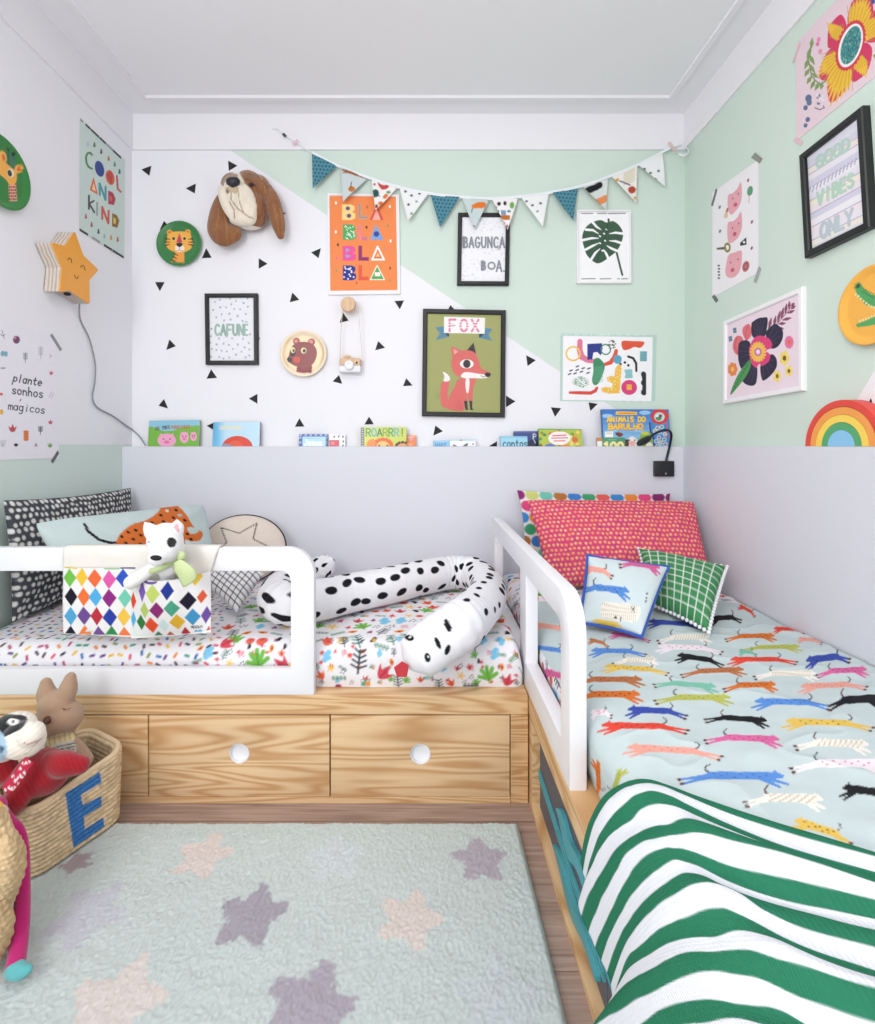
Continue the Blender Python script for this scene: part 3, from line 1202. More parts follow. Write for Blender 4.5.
# ---------------- monstera frame
def p_monstera(p):
    p.crop(520, 120, 3.977)
    p.rect(228, 356, 444, 648, 'F6F6F8')
    for a, b in ((245, 290), (308, 345), (352, 420)):
        p.stroke([(a, 372), (b, 371)], 3.5, '6C7278')
    for a, b in ((245, 300), (318, 362), (388, 396), (404, 428)):
        p.stroke([(a, 632), (b, 631)], 3.5, '6C7278')
    gr = '3C5A46'
    p.stroke([(352, 395), (362, 450), (380, 510), (400, 590), (407, 616)], 8, gr)
    p.smooth([(345, 408), (320, 398), (285, 408), (258, 432), (247, 470), (256, 510), (268, 540), (300, 568), (325, 566), (355, 545), (385, 520), (404, 485), (410, 450), (395, 420), (370, 402)], gr)
    w_ = 'F6F6F8'
    for q in ([(262, 436), (290, 438), (312, 452)], [(250, 478), (285, 470), (312, 470)], [(262, 515), (290, 500), (312, 490)], [(285, 552), (300, 528), (318, 512)], [(410, 452), (380, 448), (356, 452)], [(404, 490), (380, 482), (356, 480)], [(385, 520), (362, 510), (346, 500)], [(352, 552), (342, 530), (332, 515)], [(290, 408), (305, 425), (322, 436)]):
        p.blob([(*q[0], 5), (*q[1], 4.5), (*q[2], 1.5)], w_)
    for x, y in ((318, 462), (335, 452), (318, 490), (338, 480), (328, 520), (344, 436)):
        p.ell(x, y, 5, 3, w_, 30)
    p.stroke([(352, 395), (345, 440), (320, 520), (305, 566)], 3.5, '2F4A39')


framed('framed_picture', 'slim white framed print of a dark green monstera leaf', quadpx(B, [(577, 209.5), (631.2, 209.5), (631.8, 283), (577.2, 283)], .02), NB, .008, .02, WHITEF, p_monstera, 'F6F6F8', pane=False)


# ---------------- orange letter poster (thin white frame)
def p_bla(p):
    p.crop(320, 185, 8.9)
    og = 'F08A4E'
    p.poly([(84, 98), (676, 104), (690, 936), (90, 942)], og)
    for x, y, c in ((142, 160, 'F8EFE6'), (622, 192, 'F8EFE6'), (140, 418, 'F8EFE6'), (628, 498, 'F8EFE6'), (160, 532, '5A2A33'), (150, 650, 'E2699B'), (585, 565, 'D58A78'), (146, 760, '9AA05A'), (624, 740, 'A0522D'), (618, 850, 'B79A50'), (326, 872, 'D9603A'), (602, 362, '9A9A58'), (414, 376, '5A2A33'), (420, 196, 'D9603A')):
        p.ell(x, y, 9, 14, c)

    def Bq(x, y, h, c):
        p.poly([(x, y), (x + 80, y), (x + 110, y + .12 * h), (x + 112, y + .36 * h), (x + 92, y + .48 * h), (x + 118, y + .6 * h), (x + 118, y + .88 * h), (x + 88, y + h), (x, y + h)], c)

    def Lq(x, y, h, c, w_=34, w2=88):
        p.poly([(x, y), (x + w_, y), (x + w_, y + h - w_), (x + w2, y + h - w_), (x + w2, y + h), (x, y + h)], c)
    Bq(196, 172, 140, 'F4D58A')
    p.ell(248, 208, 19, 17, '6A5080').ell(258, 274, 20, 18, '6A5080')
    Lq(338, 170, 136, 'C9A07C', 32, 88)
    p.stroke([(353, 176), (353, 288), (420, 290)], 9, '98879A')
    p.poly([(505, 170), (566, 310), (532, 310), (505, 235), (474, 310), (444, 310)], 'D95448').poly([(505, 215), (540, 310), (466, 310)], 'F2B0A0')
    Bq(204, 350, 138, '4FA862')
    r = np.random.default_rng(2)
    for _ in range(22):
        x, y = 210 + 98 * r.random(), 356 + 126 * r.random()
        p.stroke([(x, y), (x + 8, y + 9)], 7, 'EAF2E0')
    for k in range(7):
        p.stroke([(342, 362 + k * 20), (366, 362 + k * 20)], 9, 'E47BB2')
    for k in range(4):
        p.stroke([(378 + k * 12, 465), (378 + k * 12, 488)], 7, 'B76BB0')
    p.poly([(496, 350), (568, 488), (446, 488)], '7BA3D6').ell(502, 436, 25, 25, '2F47A0')
    Bq(202, 542, 132, 'E8559C')
    p.poly([(230, 562), (272, 575), (230, 600)], '98A8CC').poly([(230, 615), (280, 632), (230, 650)], '98A8CC')
    Lq(342, 540, 134, '8E2F6B', 32, 92)
    p.outline([(512, 548), (570, 664), (464, 664)], 16, 'FBF4EE')
    p.poly([(514, 590), (550, 650), (482, 650)], 'E4683C').poly([(515, 600), (534, 638), (498, 638)], 'F4CF8A')
    Bq(204, 716, 132, '26308E')
    for _ in range(13):
        p.ell(212 + 98 * r.random(), 726 + 112 * r.random(), 8, 7, 'F0EAF2')
    Lq(342, 714, 134, 'E25C3F', 32, 92)
    p.poly([(508, 712), (580, 846), (442, 846)], '59A95F').outline([(508, 716), (574, 842), (448, 842)], 8, 'F4F2E4')
    p.rect(488, 776, 536, 812, 'F3EFDD')


t = framed('art_poster', 'orange letter poster in a thin white frame, below the left end of the bunting', quadpx(B, [(327.2, 193), (399.3, 194.2), (400.3, 293.8), (328.2, 294.8)], .012), NB, .010, .012, WHITEF, p_bla, 'F4F3F6', pane=False)


# ---------------- abstract shapes poster with washi border
def p_shapes(p):
    p.crop(550, 325, 7.609)
    p.poly([(100, 82), (782, 92), (772, 580), (95, 570)], 'F5F4F7')
    r = np.random.default_rng(8)
    for k in range(60):
        x = 80 + 720 * r.random()
        for y0 in (72, 582):
            p.ell(x, y0 + 5 * r.random(), 5, 3, 'E6F0EC')
    p.blob([(228, 125, 20), (226, 190, 22), (240, 240, 24), (285, 268, 20), (345, 278, 16)], 'E27C98')
    p.ring(176, 218, 52, 52, 13, 'F0C25A')
    p.poly([(284, 144), (396, 138), (400, 180), (388, 232), (372, 218), (360, 205), (330, 210), (322, 262), (284, 264)], '2F3A8C')
    p.ring(424, 186, 36, 38, 10, '4C8C6C')
    for _ in range(28):
        a, q = r.random() * 6.28, 34 * r.random() ** .5
        x, y = 470 + q * math.cos(a), 150 + q * math.sin(a)
        p.stroke([(x - 4, y + 2), (x + 4, y - 2)], 5, '2B2B33')
    p.smooth([(548, 124), (630, 122), (714, 128), (706, 160), (680, 174), (640, 168), (600, 186), (556, 186)], 'E0583F')
    p.blob([(410, 302, 12), (460, 286, 16), (494, 240, 18), (503, 196, 14)], 'E0583F')
    p.ell(514, 262, 32, 34, '5FA4C4')
    for x, y in ((570, 285), (537, 298), (596, 307)):
        p.ell(x, y, 10, 10, '26262C')
    p.blob([(596, 240, 9), (632, 252, 9), (655, 290, 9), (657, 350, 8)], '26262C')
    p.rect(684, 200, 738, 276, '7FB6C0')
    for k in range(6):
        p.stroke([(690, 210 + k * 12), (705, 205 + k * 12), (720, 214 + k * 12), (734, 206 + k * 12)], 3, '4C7F92')
    p.smooth([(330, 270), (362, 250), (390, 266), (416, 310), (400, 380), (365, 448), (335, 455), (320, 420), (330, 350)], '3F8C66')
    for k in range(9):
        p.stroke([(330, 330 + k * 14), (356, 318 + k * 14), (376, 326 + k * 14), (402, 308 + k * 14)], 4, '6FB28C')
    for x, y in ((210, 314), (160, 346), (208, 342), (254, 328), (297, 330), (150, 373), (192, 368), (240, 355), (290, 364)):
        p.blob([(x - 10, y + 4, 5), (x + 8, y - 3, 5)], '26262C')
    for _ in range(110):
        a, q = r.random() * 6.28, r.random() ** .5
        x, y = 234 + 62 * q * math.cos(a), 434 + 44 * q * math.sin(a)
        p.stroke([(x - 3, y), (x + 3, y + 2)], 4, '5C9A74')
    p.blob([(152, 514, 10), (230, 516, 13), (310, 518, 13), (345, 500, 13), (358, 478, 10)], 'D94C42')
    p.poly([(535, 300), (545, 330), (530, 520), (440, 522), (395, 505), (390, 480), (440, 470), (470, 478), (478, 445), (440, 430), (430, 400), (470, 385), (490, 395), (498, 330), (515, 306)], 'F0BE4A')
    for _ in range(60):
        x, y = 400 + 140 * r.random(), 310 + 210 * r.random()
        if (y > 475) or (x > 480) or (390 < y < 430 and x > 440):
            p.ell(x, y, 5, 6, 'F7DFA0')
    p.smooth([(566, 345), (590, 338), (624, 340), (626, 370), (628, 400), (600, 406), (570, 402), (575, 372)], '8CC4C6')
    p.ell(602, 475, 60, 57, 'D8467E').rect(584, 452, 622, 494, 'F2B544')
    p.blob([(714, 375, 18), (718, 440, 14), (716, 520, 16)], '2B2B31')
    for y in (375, 440, 512):
        p.ell(710, y, 18, 22, '2B2B31')


t = sheet('art_poster', quadpx(B, [(560.5, 333.5), (656.5, 335), (655, 402.5), (560, 401)]), NB, .0008, p_shapes, 'B9D3CB')
tag(t, 'white poster of abstract colourful shapes with pale green washi tape border', 'poster')


# ---------------- left wall: COOL AND KIND poster
def p_cool(p):
    p.crop(75, 110, 6.6)
    sl = .86                                     # the wall recedes: rows drop to the right
    r = np.random.default_rng(4)
    for x, y, c in ((85, 222, 'A9C9D4'), (128, 228, '5D6B50'), (173, 272, '6A4A5E'), (222, 318, 'B5744E'), (262, 356, '5F8F6E'), (294, 404, '3F6A78'), (72, 700, 'C4566B'), (110, 755, 'A0584E'), (155, 800, '2F5666'), (194, 830, '9CBAC8'), (238, 840, 'D29B50'), (282, 852, 'B65E4A')):
        p.blob([(x, y - 12, 4), (x, y + 10, 8)], c)
    p.stroke([(112, 296), (100, 282), (82, 286), (72, 312), (76, 350), (90, 376), (112, 388)], 13, '4F8A5E')
    p.ell(162, 388, 29, 54, '33488F', -14).ell(232, 446, 28, 50, 'D9613E', -14).poly([(206, 430), (232, 396), (250, 440), (240, 495)], 'C2463F')
    p.stroke([(276, 436), (282, 520), (302, 540)], 13, 'C9585E')
    p.poly([(122, 440), (152, 560), (98, 528)], 'E0663C').poly([(123, 478), (138, 538), (112, 524)], 'F0D9B0')
    p.stroke([(164, 560), (162, 484), (202, 594), (202, 508)], 14, '4F9AA6')
    p.poly([(219, 530), (250, 545), (268, 585), (258, 628), (219, 620)], 'B43A52').poly([(228, 560), (246, 580), (240, 604), (228, 600)], 'D96A74')
    p.stroke([(92, 565), (92, 652)], 13, '4E4450').stroke([(124, 600), (94, 618), (128, 676)], 12, '4E4450')
    p.stroke([(146, 612), (145, 692)], 12, '9AA3A6')
    p.stroke([(180, 718), (180, 640), (220, 748), (222, 666)], 14, 'CE5B4A')
    p.poly([(246, 680), (276, 694), (292, 730), (280, 778), (244, 768)], '8F6A2E').poly([(254, 706), (270, 720), (268, 752), (254, 748)], 'E8C766')


t = sheet('art_poster', quadpx(L, [(79.7, 117.5), (124.7, 160), (124, 259), (79, 230.5)]), NL, .0008, p_cool, 'CCDDD7')
tag(t, 'pale green poster with three rows of colourful letters, above the star lamp', 'poster')
for a, b, dy in ((80.2, 83, 0), (85.5, 90.5, 0), (91, 99, 0), (99.5, 106, 0), (106.5, 113, 0), (113, 121, 0)):
    f0 = lambda x: 117.5 + (x - 79.7) * (42.5 / 45)
    tape(t, L, [(a, f0(a) + .2), (b, f0(b) + .2), (b, f0(b) + 2.6), (a, f0(a) + 2.6)], '3C3F42' if int(a) % 2 else '9A9DA0')
for a, b in ((79.6, 88, ), (92, 100), (104, 112), (112.5, 123.6)):
    f0 = lambda x: 230.5 + (x - 79) * (28.5 / 45)
    tape(t, L, [(a, f0(a) - 2.6), (b, f0(b) - 2.6), (b, f0(b) - .2), (a, f0(a) - .2)], '3C3F42' if int(a) != 92 else '9A9DA0')


# ---------------- left wall: 'plante sonhos magicos' poster
def p_plante(p):
    p.crop(0, 300, 4.375)
    ink = '2A2A30'
    p.text('plante', 56, 322, 34, 21.5, 5.2, ink, slant=.22, down=.16)
    p.text('sonhos', 52, 373, 36, 23.5, 5.2, ink, slant=.05, down=.14)
    p.text('magicos', 36, 444, 34, 23.5, 4.4, ink, slant=.12, down=.12)
    p.stroke([(92, 434), (87, 442)], 4, ink)

    def sprig(x, y, h, c, n=4, w_=2.5):
        p.stroke([(x, y - h), (x, y + h)], w_, c)
        for k in range(n):
            yy = y - h * .7 + 1.3 * h * k / n
            p.stroke([(x - 9, yy - 4), (x, yy + 2), (x + 9, yy - 4)], w_, c)

    def tulip(x, y, s, c):
        p.poly([(x - s, y - s * .5), (x - s * .4, y), (x, y - s), (x + s * .4, y), (x + s, y - s * .5), (x + s * .6, y + s * .7), (x, y + s), (x - s * .6, y + s * .7)], c)
    p.stroke([(8, 132), (18, 168)], 2.5, '6A6A70').stroke([(0, 150), (14, 158), (22, 150)], 2.5, '6A6A70')
    p.ell(72, 174, 15, 17, '7A4A6C').ell(66, 164, 6, 8, 'C08AA0')
    p.ell(12, 234, 9, 12, '7FB0C4').ell(26, 236, 8, 12, '7FB0C4')
    sprig(111, 252, 22, '3E5A5A')
    sprig(178, 230, 28, 'A0A4A8', 6, 2)
    p.stroke([(216, 240), (226, 244), (218, 252)], 2, '8A8A90')
    p.ell(14, 298, 12, 4, '9AA8A0')
    tulip(224, 318, 10, 'D2606A')
    p.stroke([(214, 425), (226, 402)], 2, 'A4A4AA').stroke([(224, 430), (234, 408)], 2, 'A4A4AA')
    p.ell(5, 412, 7, 7, 'D2606A').ell(6, 490, 9, 12, 'E2B04A')
    tulip(55, 560, 19, 'C4525C')
    for k in range(4):
        p.ell(114, 577 + k * 11, 12, 7, 'DE7A3E')
    sprig(177, 570, 18, '3E3E56', 4, 3)
    tulip(221, 533, 11, 'D0506A')
    tulip(219, 634, 12, '6FA050')
    p.ell(70, 634, 9, 7, '26262E').poly([(150, 640), (157, 624), (165, 640)], 'B08098')
    for k in range(4):
        p.stroke([(8 + k * 3, 640), (2 + k * 8, 614)], 3, 'B8BCBE')


zt, zb = 1.403, 0.955
t = sheet('art_poster', [(XL, 1.560, zt), (XL, 1.858, zt), (XL, 1.858, zb), (XL, 1.560, zb)], NL, .0008, p_plante, 'EDEBF3')
tag(t, 'white poster with handwritten black words among small plants and hearts, taped left of the cord', 'poster')
tape(t, L, [(50, 335.5), (52.2, 333.5), (62, 349.5), (60, 351)], '8E9094')
tape(t, L, [(51, 461), (57.8, 450), (59, 453.5), (52.8, 463.5)], '5E6064')


# ---------------- right wall: pink pigs poster
def p_pigs(p):
    p.crop(700, 150, 6.4)
    pk = 'E9A9B4'
    p.smooth([(180, 292), (210, 275), (240, 245), (262, 205), (268, 280), (255, 350), (215, 405), (192, 410), (178, 370)], pk)
    p.smooth([(180, 465), (212, 455), (240, 430), (262, 395), (270, 480), (250, 550), (210, 590), (182, 590), (174, 530)], pk)
    p.smooth([(186, 668), (222, 655), (264, 645), (268, 700), (255, 770), (222, 812), (180, 815), (162, 780), (172, 710)], pk)
    for x, y in ((227, 350), (222, 538), (208, 768)):
        p.ell(x, y, 11, 14, 'C9586C', 30)
    for x, y in ((210, 310), (245, 280), (208, 500), (248, 470), (196, 720), (244, 700)):
        p.ell(x, y, 4, 6, '8A4A58')
    p.blob([(165, 425, 12), (170, 395, 8), (178, 378, 4)], 'E3C1A0').blob([(172, 392, 6), (177, 376, 6)], 'B05A50')
    p.blob([(112, 632, 6), (160, 628, 9)], '5A5A48').ring(175, 624, 16, 24, 11, '8F8347')
    p.ell(320, 262, 18, 32, '5E9E78', 12).stroke([(316, 292), (313, 338)], 6, 'E0B6C0')
    p.poly([(256, 595), (296, 558), (298, 605), (258, 614)], '26262A').ell(282, 590, 8, 8, 'F0EEF0')
    p.ell(293, 745, 22, 36, 'C4737A', 15).ring(293, 745, 12, 20, 5, '8E4A52', 15)
    for x, y, c in ((308, 194, 'B05A66'), (126, 366, '6A8A78'), (128, 520, '6A7A80'), (332, 460, '8A5A66'), (331, 628, '8A5A66')):
        p.ell(x, y, 7, 12, c, 20)
    for k in range(5):
        p.ell(120 + 2 * (k % 2), 740 + k * 20, 8, 6, '3E5A48')


t = sheet('art_poster', quadpx(R, [(712.6, 193), (758.7, 159.5), (758.7, 272.5), (712.6, 297.5)]), NR, .0008, p_pigs, 'F3EFF3')
tag(t, 'white poster with three pink pig faces, taped to the mint wall near the corner', 'poster')
tape(t, R, [(711, 205.5), (713, 206), (717.5, 189.5), (715.8, 188.5)], '6A6E70')
tape(t, R, [(751, 157.5), (755, 152.5), (762.5, 158.5), (759.5, 163.5)], '8E9288')
tape(t, R, [(753.5, 281.5), (756, 283.5), (761, 268.5), (758.8, 266)], 'A8A8AC')
tape(t, R, [(711.8, 296.5), (714.5, 294.5), (718.3, 300), (716, 303)], '6A6E70')


# ---------------- right wall: GOOD VIBES ONLY frame
def p_vibes(p):
    p.crop(790, 95, 6.02)
    def band(y0, y1, c, s0=-0.70):
        p.poly([(80, y0), (450, y0 + s0 * 370), (450, y1 + s0 * 370), (80, y1)], c)
    cs = ['E4E2EE', 'DCDAEA', 'F3EAE4', 'F2EDF4', 'DAD9EA', 'F5F2F7', 'EDE9F4', 'F6EFE2', 'F5E8EF', 'DCDAEA', 'F5F2F7', 'F6EBF0', 'F2ECF4', 'F6F1E8', 'E4E2EE']
    for k, c in enumerate(cs):
        band(380 + k * 40, 380 + k * 40 + 40, c, -0.66 + .012 * k)
    for k in (2, 3, 5, 7, 9, 11, 13):
        band(380 + k * 40, 384 + k * 40, '9C94B8', -0.66 + .012 * k)
    for k in range(13):
        x = 112 + k * 23
        p.stroke([(x, 598 - k * 15), (x + 10, 560 - k * 15)], 8, 'B9B4CE')
    c1 = 'BDD6CC'
    p.text('GOOD', 160, 375, 70, 52, 19, c1, down=-.62, glyph_w=.8)
    p.text('VIBES', 165, 590, 78, 46, 19, 'BCD9C8', down=-.56, glyph_w=.75)
    p.text('ONLY', 185, 780, 88, 50, 20, 'C3CFD6', down=-.5, glyph_w=.8)


framed('framed_picture', 'black framed pastel striped lettering print on the mint right wall', quadpx(R, [(798.3, 155.6), (861.4, 105.3), (869, 227.2), (804, 258.6)], .024), NR, .020, .024, BLACKF, p_vibes, 'EFEAF4')


# ---------------- right wall: dark flower in white frame
def p_flower(p):
    p.crop(718, 280, 7.872)
    dk = '2B2440'
    rose = 'E0707A'
    for q in (((400, 380), (420, 300)), ((440, 360), (455, 285)), ((470, 330), (490, 245)), ((500, 300), (515, 220)), ((530, 260), (540, 190)), ((560, 230), (562, 170)), ((480, 380), (515, 385)), ((480, 345), (530, 340)), ((510, 315), (575, 298)), ((550, 260), (600, 240)), ((575, 225), (608, 205)), ((580, 205), (600, 182))):
        p.blob([(*q[0], 5), ((q[0][0] + q[1][0]) / 2, (q[0][1] + q[1][1]) / 2, 13), (*q[1], 4)], '8C4A66')
    p.stroke([(370, 420), (470, 340), (560, 235)], 6, '8C4A66')
    p.smooth([(118, 545), (122, 480), (150, 440), (190, 450), (200, 500), (175, 560), (150, 590)], rose)
    p.smooth([(192, 410), (200, 370), (240, 345), (262, 380), (262, 440), (225, 475), (205, 450)], rose)
    p.stroke([(150, 450), (130, 520), (160, 585)], 4, 'B84858').stroke([(240, 350), (215, 420), (225, 470)], 4, 'B84858')

    def petal(pts, c0, spokes):
        p.smooth(pts, dk)
        for a in spokes:
            p.stroke([c0, a], 3, '4E4668')
    petal([(275, 450), (262, 350), (285, 320), (320, 300), (355, 295), (390, 300), (385, 380), (360, 450)], (320, 500), [(280, 350), (305, 330), (335, 315), (365, 315)])
    petal([(375, 420), (410, 370), (450, 345), (490, 370), (512, 410), (505, 470), (470, 525), (420, 540), (395, 500)], (360, 530), [(440, 370), (475, 400), (490, 440), (480, 490)])
    petal([(258, 520), (240, 480), (200, 475), (165, 500), (158, 570), (162, 640), (185, 700), (225, 690), (255, 620)], (300, 560), [(185, 510), (175, 560), (180, 610), (200, 660)])
    petal([(265, 650), (215, 690), (188, 745), (195, 800), (240, 830), (285, 828), (305, 790), (308, 690)], (305, 620), [(215, 750), (235, 790), (265, 800), (290, 790)])
    petal([(335, 670), (345, 780), (375, 785), (430, 735), (462, 680), (460, 620), (430, 585), (395, 600)], (350, 610), [(360, 760), (400, 730), (435, 690), (440, 640)])
    pk = 'E0407C'
    p.smooth([(275, 470), (310, 442), (350, 440), (400, 460), (425, 500), (420, 535), (380, 555), (410, 590), (400, 640), (350, 675), (325, 660), (300, 690), (265, 660), (250, 610), (245, 540)], pk)
    for k in range(18):
        a = k / 18 * 6.283
        p.blob([(315 + 25 * math.cos(a), 566 + 30 * math.sin(a), 8), (315 + 58 * math.cos(a), 566 + 72 * math.sin(a), 9)], 'F4C455')
    p.ell(315, 566, 30, 34, 'D86FA8').ell(315, 566, 15, 18, 'F4ECF6')
    p.smooth([(258, 625), (215, 665), (160, 740), (118, 830), (97, 905), (150, 850), (205, 780), (250, 700)], '4E9A58')
    p.stroke([(250, 640), (180, 760), (105, 890)], 4, '2E6A3C')
    for k in range(7):
        x, y = 235 - k * 17, 665 + k * 28
        p.stroke([(x, y), (x - 22, y + 12)], 3, '2E6A3C').stroke([(x, y), (x + 6, y + 22)], 3, '2E6A3C')

    def bloom(x, y, rx, ry, c, cc, n=7):
        for k in range(n):
            a = k / n * 6.283
            p.ell(x + .62 * rx * math.cos(a), y + .62 * ry * math.sin(a), rx * .45, ry * .45, c)
        p.ell(x, y, rx * .55, ry * .55, c).ell(x, y, rx * .38, ry * .38, cc)
    bloom(115, 703, 36, 52, 'E88A4A', 'F4BE70')
    bloom(560, 490, 34, 48, 'E878A0', 'E8704A', 9)
    bloom(523, 615, 38, 56, 'F4DC70', '7A5A2A', 5)
    bloom(558, 716, 30, 42, 'F4DC70', '7A5A2A', 5)
    bloom(466, 757, 30, 46, 'F4DC70', '7A5A2A', 5)
    for x, y in ((98, 463), (132, 397)):
        for a in range(4):
            p.ell(x + 9 * math.cos(a * 1.57 + .6), y + 14 * math.sin(a * 1.57 + .6), 8, 12, '5E7E9A')


framed('framed_picture', 'white framed print of a dark purple flower on pink, on the mint right wall', quadpx(R, [(722.9, 321.2), (801.8, 286.2), (802.2, 390.6), (722.4, 404.2)], .014), NR, .018, .014, WHITEF, p_flower, 'EDDCE6', pane=False)


# ---------------- right wall: big yellow flower poster
def p_bigflower(p):
    p.crop(785, 0, 6.82)
    red, yl = 'D23A63', 'EDBE3F'
    c = (450, 310)
    gl = '7E9A5C'
    p.stroke([(186, 262), (160, 400), (180, 520), (235, 575), (300, 545)], 7, '56703F')
    for q in (((186, 262), (178, 330)), ((178, 320), (150, 400)), ((165, 370), (200, 440)), ((160, 400), (135, 470)), ((160, 430), (205, 500)), ((165, 470), (135, 520)), ((180, 500), (228, 530)), ((180, 520), (150, 570)), ((205, 545), (175, 605)), ((235, 560), (205, 615)), ((255, 560), (245, 610)), ((280, 550), (235, 520))):
        p.blob([(*q[0], 4), ((q[0][0] + q[1][0]) / 2, (q[0][1] + q[1][1]) / 2, 14), (*q[1], 3)], gl)
    petals = [[(430, 160), (440, 60), (470, 0), (560, -40), (600, 30), (590, 120), (520, 170)],
              [(500, 190), (560, 110), (640, 60), (720, 110), (700, 230), (600, 290), (530, 270)],
              [(420, 180), (385, 100), (330, 140), (300, 190), (290, 260), (300, 330), (380, 280)],
              [(380, 300), (300, 340), (265, 400), (240, 470), (235, 530), (275, 548), (340, 520), (390, 440)],
              [(390, 440), (310, 520), (288, 600), (310, 700), (370, 660), (420, 600), (440, 500)],
              [(440, 470), (445, 530), (470, 560), (520, 530), (560, 490), (590, 400), (590, 320), (530, 300)]]
    for q in petals:
        p.smooth(q, red)
    for q in petals:
        m = np.mean(q, 0)
        for k in range(-4, 5):
            d = np.array(m) - np.array(c)
            a = math.atan2(d[1], d[0]) + k * .068
            ln = np.hypot(*d) * (1.36 - abs(k) * .06)
            p.blob([(c[0] + 60 * math.cos(a), c[1] + 60 * math.sin(a), 14), (c[0] + ln * .75 * math.cos(a), c[1] + ln * .75 * math.sin(a), 14), (c[0] + ln * (1.16 - .05 * abs(k)) * math.cos(a), c[1] + ln * (1.16 - .05 * abs(k)) * math.sin(a), 3)], yl)
        for k in range(-4, 5):
            d = np.array(m) - np.array(c)
            a = math.atan2(d[1], d[0]) + k * .1 + .04
            ln = np.hypot(*d)
            p.stroke([(c[0] + ln * .62 * math.cos(a), c[1] + ln * .62 * math.sin(a)), (c[0] + ln * 1.1 * math.cos(a), c[1] + ln * 1.1 * math.sin(a))], 4, 'C8952C')
    p.ell(447, 310, 88, 176, red, 18)
    for k in range(30):
        a = k / 30 * 6.283
        x, y = 84 * math.cos(a), 168 * math.sin(a)
        b = math.radians(18)
        p.ell(447 + x * math.cos(b) - y * math.sin(b), 310 + x * math.sin(b) + y * math.cos(b), 11, 13, 'D23A4A')
    p.ell(447, 310, 74, 154, 'F5F1F4', 18).ell(449, 308, 60, 136, '3E8C8C', 18)
    r = np.random.default_rng(6)
    for _ in range(210):
        a, q = 6.283 * r.random(), r.random() ** .5
        x, y = 56 * q * math.cos(a), 130 * q * math.sin(a)
        b = math.radians(18)
        p.stroke([(449 + x * math.cos(b) - y * math.sin(b), 308 + x * math.sin(b) + y * math.cos(b)), (453 + x * math.cos(b) - y * math.sin(b), 316 + x * math.sin(b) + y * math.cos(b))], 4, ['2A4A7A', '8CC4A8', '2E6A6A'][r.integers(3)])
    for x, y, s in ((160, 670, 1.0), (140, 735, .7), (155, 815, .7), (140, 855, .6), (165, 700, .8)):
        p.ell(x, y, 22 * s, 26 * s, '5E6E92', 20)
    for _ in range(14):
        p.ell(212 + 50 * r.random(), 645 + 70 * r.random(), 5, 6, ['7FA8C0', '3E4E7A', 'F4F4F8'][r.integers(3)])
    p.stroke([(205, 735), (235, 748), (268, 735), (262, 722)], 6, '3E4456')
    for x, y in ((222, 300), (240, 350), (230, 270)):
        p.ell(x, y, 13, 18, 'E88AB4', 20)
    p.ell(222, 300, 5, 8, 'C84A7A')
    p.ell(600, 10, 14, 18, '3A4A9A').poly([(600, 380), (640, 340), (640, 440)], '8AAA3A')


ya = F * XR / (796 - CX)
ztp, zbt = 2.312, 1.993
t = sheet('art_poster', [(XR, ya, ztp), (XR, ya - .425, ztp), (XR, ya - .425, zbt), (XR, ya, zbt)], NR, .0008, p_bigflower, 'E6D0D9', res=.0018)
tag(t, 'pink poster of a big red and yellow flower, taped high on the right wall', 'poster')
tape(t, R, [(792, 63), (794, 63), (801, 44), (799.6, 42.5)], 'D8B7BE')
tape(t, R, [(793.5, 141.5), (795.5, 137), (803, 141), (801, 146)], 'E0BFC8')


# ---------------- plates
def plate(name, label, fn, off_axis, centre, rad, n, paint, base, rim_mat=None):
    """shallow melamine plate hung on a wall; paint in photo space"""
    n = Vector(n)
    c = Vector(centre)
    t1 = n.orthogonal().normalized()
    t2 = n.cross(t1)
    prof = [(0.0005, .012)] + [(r, .012) for r in np.linspace(0.002, rad * .78, 48)] + [(rad * .80, .0125), (rad * .86, .0165), (rad * .93, .0205), (rad * .985, .022), (rad, .0205), (rad * .99, .0185), (rad * .86, .013), (rad * .74, .005), (rad * .60, .002), (.0005, .002)]
    nn = 128
    ang = np.arange(nn) * 2 * math.pi / nn
    v = []
    for r, h in prof:
        for a in ang:
            v.append(c + n * h + (t1 * math.cos(a) + t2 * math.sin(a)) * r)
    fs = []
    for i in range(len(prof) - 1):
        for j in range(nn):
            fs.append((i * nn + j, i * nn + (j + 1) % nn, (i + 1) * nn + (j + 1) % nn, (i + 1) * nn + j))
    co = np.array([tuple(q) for q in v])
    px, py = to_px(co)
    p = Painter(px, py, base, .4)
    p.mask = np.repeat(np.array([h > .0119 for r, h in prof]), nn)
    paint(p)
    o = mesh_obj(name, co, fs, PM('melamine', .32, spec=.4), None, True, color=p.c)
    return tag(o, label, 'plate')


